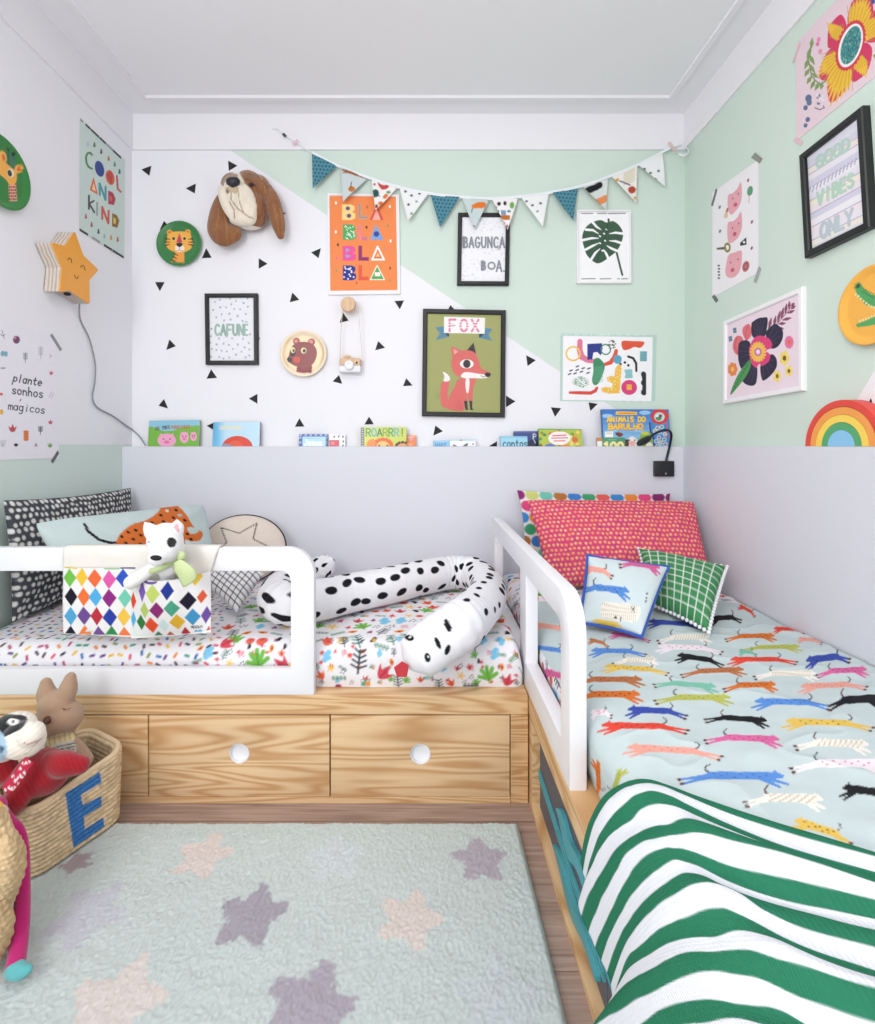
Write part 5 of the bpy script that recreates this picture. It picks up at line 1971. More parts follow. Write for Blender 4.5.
def ear(pts, rad, flat, name='ear'):
    pr = spline([(*dogpx(x, y, o), r) for (x, y, o), r in zip(pts, rad)], 14)
    def flatten(co, no):
        m = co[:, 1].mean()
        co[:, 1] = m + (co[:, 1] - m) * flat
        return co
    def pe(p):
        p.crop(200, 165, 8.75)
        for x0, y0, x1, y1 in ((640, 330, 690, 600), (700, 380, 720, 620), (160, 380, 140, 560), (210, 420, 240, 640), (300, 600, 330, 560)):
            p.stroke([(x0, y0), ((x0 + x1) / 2 + 8, (y0 + y1) / 2), (x1, y1)], 10, 'A8744A')
        fur(p, .14)
    return soft(name, [('t', [tuple(q[:3]) for q in pr], list(pr[:, 3]))], .006, CH, dh, 8, pe, BR, bulge=flatten)


ear([(235, 240, .055), (195, 330, .06), (165, 450, .065), (165, 570, .065), (215, 620, .062), (290, 600, .06)], [.024, .038, .046, .052, .050, .040], .5)
ear([(600, 200, .05), (630, 300, .06), (660, 420, .062), (690, 540, .062), (705, 620, .06)], [.018, .034, .036, .030, .018], .6)
MB().ball(dogpx(448, 172, .108), (.0085, .006, .0085)).build('eye', M('glass_eye', '1A0F0A', .1), dh, True)
MB().disc_lathe(tuple(B(250, 205)), (0, -1, 0), [(.05, .0005), (.05, .012), (.04, .014)], 32).build('wall_mount', M('felt_mount', '8A6A50', .9), dh, True)
# ================================================================= BOOKS ON THE LEDGE, RAINBOW
def book(label, px, Y, thick, paint, base, spine, pages='F2EEE6', lean=0.0, group='picture books on the back ledge', yy=None, name='picture_book'):
    """px: TL, TR, (bottom at the ledge) as seen; the cover faces the room, leaning a little on the wall"""
    (xa, ya), (xb, yb2) = px
    A, Bq = P(xa, ya, Y), P(xb, yb2, Y)
    z0 = ZP + .0008
    t = thing(name, label, 'book', ((A.x + Bq.x) / 2, Y, z0), group)
    tl, tr = np.array(A), np.array(Bq)
    bl, br = np.array((A.x, Y - lean, z0)), np.array((Bq.x, Y - lean, z0))
    n = np.cross(br - bl, tl - bl)
    n = n / np.linalg.norm(n)
    if n[1] > 0:
        n = -n
    o = sheet('cover', [tl - n * .0018, tr - n * .0018, br - n * .0018, bl - n * .0018], n, .0018, paint, base, PM('glossy_print', .3, spec=.5), t, .0016, .35, 0)
    pgs = [tl, tr, br, bl]
    d = np.array((0, 0, -.0025))
    q = [tl + d * 1 + (.0, 0, 0), tr + d + np.array((-.002, 0, 0)), br + np.array((-.002, 0, 0)), bl]
    MB().prism([tuple(w - n * .0019) for w in q], tuple(-n * (thick - .0038))).build('page_block', M('page_' + pages, pages, .8), t)
    q = [tl, tr, br, bl]
    MB().prism([tuple(w - n * (thick - .0018)) for w in q], tuple(-n * .0018)).build('back_cover', M('cover_' + spine, spine, .35), t)
    sp_ = [tl - n * .0019, tl - n * (thick - .0019), bl - n * (thick - .0019), bl - n * .0019]
    MB().prism([tuple(w + np.array((-.0016, 0, 0))) for w in sp_], (.0015, 0, 0)).build('spine', M('cover_' + spine, spine, .35), t)
    return t


def pb_pigs(p):
    p.crop(140, 405, 6.73)
    p.rect(60, 100, 405, 180, '8CC4DC')
    p.smooth([(60, 150), (180, 180), (300, 150), (420, 150), (420, 300), (60, 300)], '79B648')
    p.poly([(60, 180), (420, 165), (420, 300), (60, 300)], '76B344')
    p.text('OS TRES', 105, 150, 20, 14, 4.5, '5A3A2A', down=-.12)
    p.text('PORQUINHOS', 210, 140, 22, 13, 4.5, 'B07A3A', down=-.03)
    pk = 'ECA4C4'
    for x, w_, h, y in ((180, 62, 46, 238), (298, 30, 38, 218), (360, 22, 30, 212)):
        p.ell(x, y, w_, h, pk)
        p.poly([(x - w_ * .8, y - h * .4), (x - w_ * .7, y - h * 1.05), (x - w_ * .3, y - h * .8)], pk).poly([(x + w_ * .8, y - h * .4), (x + w_ * .7, y - h * 1.05), (x + w_ * .3, y - h * .8)], pk)
        p.ell(x, y + h * .25, w_ * .3, h * .22, 'D9759E')
        p.ell(x - w_ * .35, y - h * .2, 4, 5, '3A2A34').ell(x + w_ * .35, y - h * .2, 4, 5, '3A2A34')


book('pig picture book in green and light blue, leftmost on the back ledge', ((149.3, 420.7), (199.5, 419.8)), 2.296, .014, pb_pigs, '8CC4DC', '4E8A3A', lean=.012)


def pb_dome(p):
    p.crop(140, 405, 6.73)
    for k in range(10):
        p.poly([(495 + k * 12, 100), (830, 100), (830, 300), (495 + k * 12, 300)], ['5FB0DC', '6CB6DE', '7ABDE2', '8AC5E6', '9CCFEA', 'AAD6EE', 'B9DEF1', 'BFE0F2', 'BFE0F2', 'BFE0F2'][k])
    p.text('CHAPEUZINHO', 535, 142, 22, 13.5, 5, 'E6DDB8')
    p.ell(655, 290, 105, 82, 'D8432E').ell(640, 300, 60, 60, 'E05A3C')
    p.smooth([(555, 265), (590, 262), (640, 290), (560, 300)], '8A97A8')


book('light blue picture book with a red dome, second on the back ledge', ((213.6, 422.2), (259.8, 421.6)), 2.293, .018, pb_dome, '7ABDE2', '3E5A78', lean=.012)


def pb_check(p):
    p.crop(290, 415, 6.73)
    p.rect(60, 125, 265, 215, '2E4C94')
    for k in range(12):
        p.rect(64 + k * 34, 128, 80 + k * 34, 142, '8CA8D4')
    for k in range(4):
        p.rect(62, 146 + k * 32, 76, 160 + k * 32, '8CA8D4').rect(246, 146 + k * 32, 262, 160 + k * 32, '8CA8D4')
    p.rect(84, 146, 240, 215, 'A6D2EC')
    p.text('Jesus', 96, 165, 40, 25, 8, 'F4F6F8')
    p.stroke([(110, 158), (210, 156)], 3, '6A9AC4')


book('small blue checked picture book, standing just left of the red spotted one', ((299.3, 434), (327.5, 434)), 2.285, .016, pb_check, '2E4C94', '2A3E74', lean=.006)


def pb_spot(p):
    p.crop(290, 415, 6.73)
    p.rect(225, 130, 385, 215, 'EFEDEE')
    p.rect(265, 168, 332, 215, 'C8344E').rect(275, 180, 300, 200, 'E0707A')
    for x, y in ((250, 142), (298, 146), (328, 144), (356, 146), (358, 178), (356, 206)):
        p.ell(x, y, 6, 8, '3A4A6A', 20)


book('small white spotted picture book with a red panel, behind the blue checked one', ((322.5, 434.3), (345.2, 434.8)), 2.306, .014, pb_spot, 'EFEDEE', 'B8BAC4', lean=.004)


def pb_roar(p):
    p.crop(290, 415, 6.73)
    p.rect(478, 80, 790, 215, 'CBD463')
    p.rect(478, 84, 500, 215, '6A6A74')
    for k in range(8):
        p.ell(489, 95 + k * 16, 7, 4, 'B8BAC4')
    p.text('ROARRR!', 512, 92, 50, 38, 9, ['4F9A5A', '58A8BC', '3E7A4A', '8AA83A', '4F9A5A', '6FB0B8', '4F9A5A'])
    p.ell(625, 205, 60, 45, 'F09A3E').ell(625, 212, 40, 34, 'F4C27A')
    for k in range(9):
        a = math.pi * (1 + k / 8)
        p.ell(625 + 58 * math.cos(a), 205 + 42 * math.sin(a), 14, 12, 'E0662E')
    p.ell(600, 208, 7, 8, '2A2A2E').ell(655, 208, 7, 8, '2A2A2E')
    p.smooth([(520, 180), (560, 160), (575, 190), (560, 215), (520, 215)], 'F08A3A')
    for k in range(7):
        a = math.pi * (1 + k / 6)
        p.ell(758 + 44 * math.cos(a), 212 + 28 * math.sin(a), 11, 10, '5A3428')
    p.ell(758, 212, 34, 20, 'E0A070')


book('yellow green picture book with roaring lion heads, beside the orange one', ((361, 427.2), (406.5, 427.2)), 2.284, .018, pb_roar, 'CBD463', 'A8AE50', lean=.008)


def pb_oran(p):
    p.crop(290, 415, 6.73)
    p.rect(700, 136, 850, 215, 'EC8A5A')
    p.ell(815, 160, 16, 12, 'D8A0B4').ell(800, 200, 22, 10, 'F0B070').stroke([(780, 150), (840, 146)], 5, 'F4D9B0')


book('orange picture book half behind the yellow green roaring one', ((392, 435.2), (416, 435.4)), 2.307, .010, pb_oran, 'EC8A5A', 'B86A4A', lean=.004)


def pb_low(p):
    p.crop(425, 425, 5.0)
    p.rect(40, 75, 130, 125, '9CCBE6')
    p.text('MAKE', 50, 90, 22, 16, 5, '5E9AC8')


book('low pale blue picture book, left of the white bird book', ((433.5, 440.6), (450.5, 440.4)), 2.29, .012, pb_low, '9CCBE6', '6A9ABC', lean=.004)


def pb_bird(p):
    p.crop(425, 425, 5.0)
    p.rect(120, 70, 265, 125, 'EDEFF2')
    p.rect(126, 72, 250, 78, 'A9CADA')
    p.smooth([(140, 98), (160, 106), (170, 125), (150, 122)], '4A4A54').smooth([(180, 120), (195, 100), (215, 92), (200, 125)], '5A5A64').ell(240, 96, 4, 4, '4A4A54').ell(180, 76, 7, 3, '5A8A5A')


book('low white picture book with grey bird wings, middle of the back ledge', ((450, 439.2), (475.5, 439.2)), 2.283, .014, pb_bird, 'EDEFF2', 'B8C4CC', lean=.006)


def pb_contos(p):
    p.crop(425, 425, 5.0)
    p.rect(370, 50, 520, 125, '9FD4E8')
    p.rect(370, 50, 520, 66, '86C8E0')
    p.text('contos', 390, 72, 38, 21, 5.5, '33556E')


book('light blue story book with dark lower case title, left of the green patterned one', ((500.5, 436.2), (527.3, 436.2)), 2.272, .016, pb_contos, '9FD4E8', '5A94B4', lean=.004)


def pb_navy(p):
    p.crop(425, 425, 5.0)
    p.rect(440, 30, 575, 125, '3F4E8E')
    p.smooth([(515, 90), (540, 70), (570, 90), (570, 125), (515, 125)], '2A2F52')
    p.text('P', 540, 45, 26, 20, 4, 'E8E8F0').stroke([(545, 76), (552, 90)], 4, 'D8D8E8')
    p.rect(440, 30, 575, 38, '5F6AA0')


book('dark blue picture book standing behind the light blue story book', ((514, 431.2), (541, 431)), 2.302, .012, pb_navy, '3F4E8E', '2E3868', lean=.006)


def pb_green(p):
    p.crop(425, 425, 5.0)
    p.rect(565, 15, 790, 125, 'AFC24A')
    p.rect(565, 15, 790, 24, '5FA450')
    r = np.random.default_rng(9)
    for _ in range(36):
        p.ell(570 + 210 * r.random(), 28 + 95 * r.random(), 9, 8, ['E0A23A', 'D2683A', '6F9A3E', 'F0D070', '8A5A2E', '4E8A4A'][r.integers(6)])
    p.smooth([(595, 108), (625, 92), (660, 110), (655, 125), (595, 125)], '5A78B8')
    p.ell(703, 106, 22, 12, 'E0902E').ell(750, 74, 16, 14, 'D2703A')
    p.ell(672, 66, 56, 34, 'F2EEEA')
    p.stroke([(640, 54), (705, 50)], 6, 'D8607A').stroke([(634, 66), (712, 64)], 7, 'E08AA0').stroke([(645, 80), (700, 79)], 5, 'D84A4A')


book('green patterned picture book with a white oval title patch', ((538.8, 428.6), (581.8, 429.2)), 2.270, .018, pb_green, 'AFC24A', '5A8A3A', lean=.012)


def pb_anim(p):
    p.crop(590, 400, 8.75)
    for k in range(8):
        p.rect(100, 80 + k * 45, 720, 130 + k * 45, ['3F78C4', '4A86CC', '5A94D2', '6AA2D8', '7AB0DE', '8ABCE2', '94C2E4', '94C2E4'][k])
    for x, y in ((150, 140), (480, 110), (420, 260), (200, 260)):
        p.ell(x, y, 50, 18, '9CC8EA')
    p.smooth([(230, 115), (240, 100), (400, 104), (410, 118), (398, 130), (235, 128)], 'F2C23E').stroke([(250, 116), (392, 117)], 8, 'E0702E')
    p.text('ANIMAIS DO', 152, 152, 40, 34, 13, 'B8661E').text('ANIMAIS DO', 150, 149, 40, 34, 11, 'F7D23E')
    p.text('BARULHO', 166, 214, 44, 44, 15, 'B8661E').text('BARULHO', 163, 210, 44, 44, 12, 'F9C93A')
    p.rect(132, 276, 202, 326, 'F4F2EE').stroke([(145, 290), (190, 290)], 4, '3A3A44')
    p.smooth([(222, 288), (260, 284), (290, 300), (270, 322), (240, 316)], '7A3A2A')
    p.smooth([(320, 430), (330, 350), (370, 320), (410, 350), (420, 430)], 'EFE6E0').ell(370, 380, 30, 22, 'E8B0A8').ell(345, 352, 6, 7, '2A2A2E').ell(392, 352, 6, 7, '2A2A2E')
    p.rect(306, 345, 340, 430, '5A3A34')
    p.smooth([(430, 330), (500, 280), (560, 310), (560, 430), (420, 430)], '8FB04A').ell(520, 400, 30, 30, 'F0E8D8').ell(480, 290, 36, 14, 'C9D24A')
    # side strip of sound buttons
    p.smooth([(520, 180), (540, 120), (600, 90), (690, 130), (700, 250), (715, 330), (705, 430), (570, 430), (545, 330), (525, 250)], '4A88C8')
    p.stroke([(522, 200), (530, 280), (560, 340), (562, 430)], 13, '3A3A7A')
    p.stroke([(672, 200), (676, 290), (690, 330)], 10, 'D8485A')
    for k, (x, y) in enumerate(((590, 245), (628, 235), (612, 282), (655, 300), (604, 328), (650, 345), (580, 360), (617, 372), (660, 388), (590, 405), (622, 414), (570, 270))):
        p.ell(x, y, 20, 19, 'BFD6EA').ell(x, y, 11, 10, ['C05A4A', '6A9A4A', '8A8A94', 'E0B04A'][k % 4])
    for k in range(8):
        a = k / 8 * 6.283
        p.ell(610 + 46 * math.cos(a), 145 + 40 * math.sin(a), 34, 30, 'D23A34')
    p.ell(610, 146, 66, 58, 'D8403A').ell(607, 148, 46, 40, 'C8DCE6').ell(600, 160, 26, 20, '5A8A5A').ell(615, 140, 16, 14, '6A4A3A').ell(590, 140, 12, 10, 'F0F0F0')


book('big blue animal sound book with a red button corner, behind the gooseneck lamp', ((602, 409.2), (668.5, 409.4)), 2.285, .022, pb_anim, '4A86CC', '2E5A9A', lean=.025)


def pb_100(p):
    p.crop(590, 400, 8.75)
    p.rect(95, 325, 310, 430, '4E9A78')
    p.stroke([(160, 348), (230, 348)], 6, '8CC4A4')
    p.text('100', 118, 372, 66, 62, 22, 'F6E49A', glyph_w=.8)


book('small green book with a big yellow number, in front of the animal sound book', ((602.5, 437.5), (625, 437.5)), 2.262, .010, pb_100, '4E9A78', '3A7458', lean=.003)


def pb_brown(p):
    p.crop(590, 400, 8.75)
    p.rect(60, 325, 108, 360, 'C98A5A').rect(60, 360, 108, 430, 'F1EFEA')


book('narrow white and brown booklet standing left of the small green number book', ((597.2, 437.8), (602.2, 437.8)), 2.258, .010, pb_brown, 'F1EFEA', 'A06A44', lean=.001)

# ---------------- wooden rainbow on the right ledge
rb = thing('rainbow_stacker', 'wooden rainbow stacking toy standing on the right ledge', 'toy', (XP + .02, 1.403, ZP))
for rad, wd, col in ((.130, .0185, 'E0483C'), (.110, .0205, 'F2A04E'), (.0885, .0205, 'F8D45A'), (.067, .0205, '55A86E')):
    n = 48
    lo = [(1.403 + rad * math.cos(a), ZP + .0012 + rad * math.sin(a)) for a in np.linspace(0, math.pi, n)] + [(1.403 + (rad - wd) * math.cos(a), ZP + .0012 + (rad - wd) * math.sin(a)) for a in np.linspace(math.pi, 0, n)]
    MB().prism([(XP + .003, y, z) for y, z in lo], (.04, 0, 0), bev=.0012).build('arch', M('wood_' + col, col, .5, .06, .06, 200), rb, True)
lo = [(1.403 + .0455 * math.cos(a), ZP + .0012 + .0455 * math.sin(a)) for a in np.linspace(0, math.pi, 40)]
MB().prism([(XP + .003, y, z) for y, z in lo], (.04, 0, 0), bev=.0012).build('half_disc', M('wood_sky', '8CC6EC', .5, .06, .06, 200), rb, True)
# ================================================================= BEDDING
COT = PM('printed_cotton', .85, .25, 900, spec=.2)


class Loc:
    """motif painter: local axes with y up, scaled and turned"""
    def __init__(s, p, x, y, k, rot=0, vy=1.0):
        s.p, s.x, s.y, s.k, s.vy = p, x, y, k, vy
        s.c, s.s = math.cos(rot), math.sin(rot)
        s.rot = math.degrees(rot)

    def q(s, a):
        X, Y = a[0] * s.c - a[1] * s.s, a[0] * s.s + a[1] * s.c
        return (s.x + s.k * X, s.y + s.k * Y * s.vy)

    def ell(s, x, y, rx, ry, c, rot=0):
        a = s.q((x, y))
        s.p.ell(a[0], a[1], rx * s.k, ry * s.k, c, rot + s.rot)

    def smooth(s, pts, c):
        s.p.smooth([s.q(a) for a in pts], c)

    def poly(s, pts, c):
        s.p.poly([s.q(a) for a in pts], c)

    def st(s, pts, w, c):
        s.p.stroke([s.q(a) for a in pts], w * s.k, c)


def m_fir(m, c='2E3F46'):
    m.st([(0, -.9), (0, .9)], .16, c)
    for k in range(4):
        y = -.5 + k * .4
        m.st([(-.6 + k * .06, y + .28), (0, y), (.6 - k * .06, y + .28)], .16, c)


def m_tulip(m, c='CF4A5A'):
    m.smooth([(0, -.7), (.5, -.3), (.8, .5), (.35, .2), (0, .9), (-.35, .2), (-.8, .5), (-.5, -.3)], c)
    m.st([(0, -.5), (0, .3)], .09, '8E2A3E')


def m_hand(m, c='6FB04A'):
    for a in (-70, -35, 0, 35, 70):
        r = math.radians(a)
        m.st([(0, -.4), (.85 * math.sin(r), -.4 + 1.15 * math.cos(r))], .36, c)
    m.st([(0, -.8), (0, .5)], .1, '4A8A34')


def m_blob(m, c='7CC0E0'):
    for x, y in ((-.25, -.45), (.2, -.2), (-.2, .15), (.2, .45)):
        m.ell(x, y, .38, .34, c)


def m_star(m, c='EEC24E'):
    for k in range(5):
        a = k * 1.2566 + .3
        m.st([(0, 0), (.6 * math.sin(a), .6 * math.cos(a))], .24, c)


def m_dots(m, c='2A2C38'):
    for x, y in ((-.35, -.2), (.1, -.35), (.4, 0), (-.1, .2), (.25, .4)):
        m.ell(x, y, .12, .12, c)


def m_bird(m, c='EE8A3A'):
    m.smooth([(-.6, -.1), (0, -.3), (.5, .1), (.3, .45), (-.2, .3)], c)
    m.ell(.0, 0, .2, .16, '8E3E2A')


def m_tree(m, c='D8485A'):
    m.poly([(-.45, -.3), (.45, -.3), (0, .55)], c)
    m.st([(0, -.3), (0, -.65)], .1, '5A3A34')


def m_comb(m, c='4A8A6A'):
    m.st([(-.8, 0), (.8, 0)], .11, c)
    for k in range(8):
        x = -.7 + k * .2
        m.st([(x, -.25), (x, .25)], .09, c)


def m_half(m, c='23242E'):
    m.smooth([(-.1, -.5), (.35, -.3), (.35, .3), (-.1, .5), (-.15, 0)], c)


def m_house(m, c='5E9A94'):
    m.poly([(-.6, -.6), (.5, -.6), (.5, .3), (-.6, .3)], c)
    m.poly([(-.1, -.6), (.5, -.6), (.5, .05), (-.1, .05)], 'E09A4A')
    for x in (-.45, -.3, .2, .35):
        m.ell(x, .12, .06, .09, 'F4F0E8')


def m_feather(m, c='D8566A'):
    for k in range(4):
        m.st([(-.4, -.4 + k * .25), (0, -.2 + k * .22), (.4, -.45 + k * .25)], .1, c)


def m_disc(m, c='E0694E'):
    m.ell(0, 0, .55, .5, c)
    m.ell(.1, .1, .25, .2, 'C8485A')


MOT = [m_fir, m_tulip, m_hand, m_blob, m_star, m_dots, m_bird, m_tree, m_comb, m_half, m_feather, m_disc, lambda m: m_tulip(m, 'E2613E'), lambda m: m_fir(m, '3E7A6A'), lambda m: m_tree(m, '8A3A6A'), m_dots, m_house]


def jungle(p, x0, x1, y0, y1, r, cell=.05, ok=None, size=.4, vy=1.0):
    nx, ny = int((x1 - x0) / cell) + 1, int((y1 - y0) / cell) + 1
    last = -1
    for i in range(nx):
        for j in range(ny):
            x = x0 + (i + .5 + .3 * (r.random() - .5) + .5 * (j % 2)) * cell
            y = y0 + (j + .5 + .3 * (r.random() - .5)) * cell
            k = int(r.integers(len(MOT)))
            if k == last:
                k = (k + 5) % len(MOT)
            last = k
            if ok is not None and not ok(x, y):
                continue
            MOT[k](Loc(p, x, y, cell * size * (1.15 + .5 * r.random()), (r.random() - .5) * 1.2, vy))


CONF = ['2F6FB0', 'D8506A', 'E08A3A', '3E9A7A', '6A4A8A', '2A2C44', 'E8B84A', 'B0406A', '8A9A4A', '5A3A3A']


def confetti(p, x0, x1, y0, y1, r, cell=.026, ok=None):
    nx, ny = int((x1 - x0) / cell) + 1, int((y1 - y0) / cell) + 1
    for i in range(nx):
        for j in range(ny):
            x, y = x0 + (i + .25 + .5 * r.random()) * cell, y0 + (j + .25 + .5 * r.random()) * cell
            a = r.random() * 3.14
            c = CONF[int(r.integers(len(CONF)))]
            if ok is not None and not ok(x, y):
                continue
            d = .0048
            p.stroke([(x - d * math.cos(a), y - d * math.sin(a)), (x + d * math.cos(a), y + d * math.sin(a))], .0078, c)


# ---------------- left mattress in its printed sheet
def mattress(name, label):
    r = np.random.default_rng(21)
    xa, xb = XL + .012, XB - .004
    yf, yk = YL + .041, YP - .004
    ztop = .432
    prof = [(yf + .006, ZT + .001), (yf, ZT + .03), (yf - .002, ZT + .07)]
    for a in np.linspace(0, math.pi / 2, 8):
        prof.append((yf - .002 + .05 * (1 - math.cos(a)), ztop - .05 + .05 * math.sin(a)))
    prof += [(yf + .2, ztop + .006), (yf + .45, ztop + .006), (yk - .06, ztop), (yk - .004, ztop - .035), (yk, ZT + .03), (yk, ZT + .001)]
    pr = np.array(prof)
    d = np.r_[0, np.cumsum(np.linalg.norm(np.diff(pr, axis=0), axis=1))]
    sN = int(d[-1] / .0035)
    s = np.linspace(0, d[-1], sN)
    py_, pz_ = np.interp(s, d, pr[:, 0]), np.interp(s, d, pr[:, 1])
    nx = int((xb - xa) / .0035)
    x = np.linspace(xa, xb, nx)
    X, S = np.meshgrid(x, s, indexing='ij')
    Yg, Zg = np.broadcast_to(py_, X.shape).copy(), np.broadcast_to(pz_, X.shape).copy()
    for e, sg in ((xb, 1), (xa, -1)):
        t = np.clip((sg * (X - e) + .04) / .04, 0, 1)
        k = np.clip(1 - t ** 2.6, 0, 1) ** .42
        Zg = ZT + .001 + (Zg - ZT - .001) * np.clip(k, .02, 1)
        Yg = Yg + np.where(S < .2, (1 - k) * .03, 0)
    top = np.clip((Zg - ztop + .03) / .03, 0, 1)
    wr = fbm(X * 9, S * 16, 5) * .006 + fbm(X * 3, S * 5, 9) * .008
    Zg = Zg + wr * top * .4
    Yg = Yg - np.where(S < .15, fbm(X * 7, S * 18, 12) * .004, 0)
    co = np.stack([X, Yg, Zg], -1).reshape(-1, 3)
    p = Painter(X.ravel(), S.ravel(), 'E9E7EC', .0032)
    bx = -.63
    bd = lambda x_, y_: bx + .03 * math.sin(y_ * 14)
    confetti(p, xa, bx + .05, 0, d[-1], r, .027, lambda x_, y_: x_ < bd(x_, y_))
    jungle(p, bx, xb + .02, .12, d[-1], r, .046, lambda x_, y_: x_ > bd(x_, y_), .41)
    jungle(p, bx, xb + .02, 0, .13, r, .040, lambda x_, y_: x_ > bd(x_, y_), .24)
    # the print that shows along the front, motif by motif
    px = lambda q: (q - CX) * (yf) / F
    vz = lambda q: max(.0, (EYE - (q - CY) * yf / F) - ZT)
    FR = [(m_hand, 258, 660, 17, .2), (m_tulip, 282, 665, 15, .9), (m_tulip, 224, 643, 14, -.9), (m_blob, 208, 653, 11, 0), (m_bird, 271, 649, 9, 1.2), (m_star, 230, 663, 8, 0), (m_dots, 229, 652, 8, 0), (m_feather, 241, 654, 9, .2), (m_tree, 217, 659, 7, 1.5), (m_half, 247, 647, 8, 0), (m_dots, 242, 664, 9, 0), (m_comb, 197, 661, 9, .3), (m_bird, 199, 649, 8, .4), (m_tree, 260, 646, 7, 1.4), (m_half, 283, 647, 8, 0),
          (m_disc, 326, 642, 11, 0), (m_fir, 342, 641, 10, .3), (m_blob, 327, 656, 10, 0), (lambda m: m_fir(m), 359, 662, 17, -.1), (m_feather, 344, 653, 8, .4), (m_star, 331, 668, 8, 0), (m_dots, 343, 671, 8, 0), (m_comb, 339, 678, 12, 0), (lambda m: m_tulip(m), 384, 673, 15, -.7), (m_house, 366, 682, 11, 0), (lambda m: m_fir(m, '2E4A46'), 398, 683, 10, .1), (m_tree, 352, 647, 7, 1.3), (m_comb, 381, 647, 13, -.3), (lambda m: m_tulip(m, 'E0663E'), 321, 675, 9, .6), (m_bird, 392, 662, 9, 1.4), (m_tree, 321, 662, 7, 1.6), (lambda m: m_disc(m, '8A3A6A'), 338, 688, 8, 0),
          (m_hand, 488, 675, 15, .2), (lambda m: m_tulip(m), 508, 681, 12, -.3), (m_star, 461, 676, 8, 0), (m_dots, 460, 666, 8, 0), (m_feather, 471, 668, 8, 0), (m_blob, 495, 654, 10, 0), (lambda m: m_comb(m, '2E4A46'), 471, 687, 13, 0), (m_fir, 474, 645, 11, .2), (m_tree, 481, 662, 7, 1.5), (m_half, 478, 661, 7, 0), (m_bird, 502, 667, 9, 1.3), (lambda m: m_tulip(m), 454, 652, 15, .9), (lambda m: m_fir(m, '2E4A46'), 439, 687, 10, .1), (lambda m: m_comb(m, '3E8A5A'), 514, 657, 11, .8), (m_tree, 516, 675, 7, 1.4), (lambda m: m_tulip(m, 'E0663E'), 451, 684, 8, .5), (m_dots, 471, 677, 7, 0), (lambda m: m_comb(m, '3E8A7A'), 428, 678, 9, .2)]
    for fn, a, b, k, ro in FR:
        fn(Loc(p, px(a), vz(b), k * yf / F * .74, ro))
    fs = grid_faces(nx, sN)
    o = mesh_obj(name, co, fs, COT, None, True, color=p.c, origin=((xa + xb) / 2, (yf + yk) / 2, ZT))
    return tag(o, label, 'mattress')


mattress('mattress', 'low mattress in a white sheet of confetti and jungle plants, on the left bed')

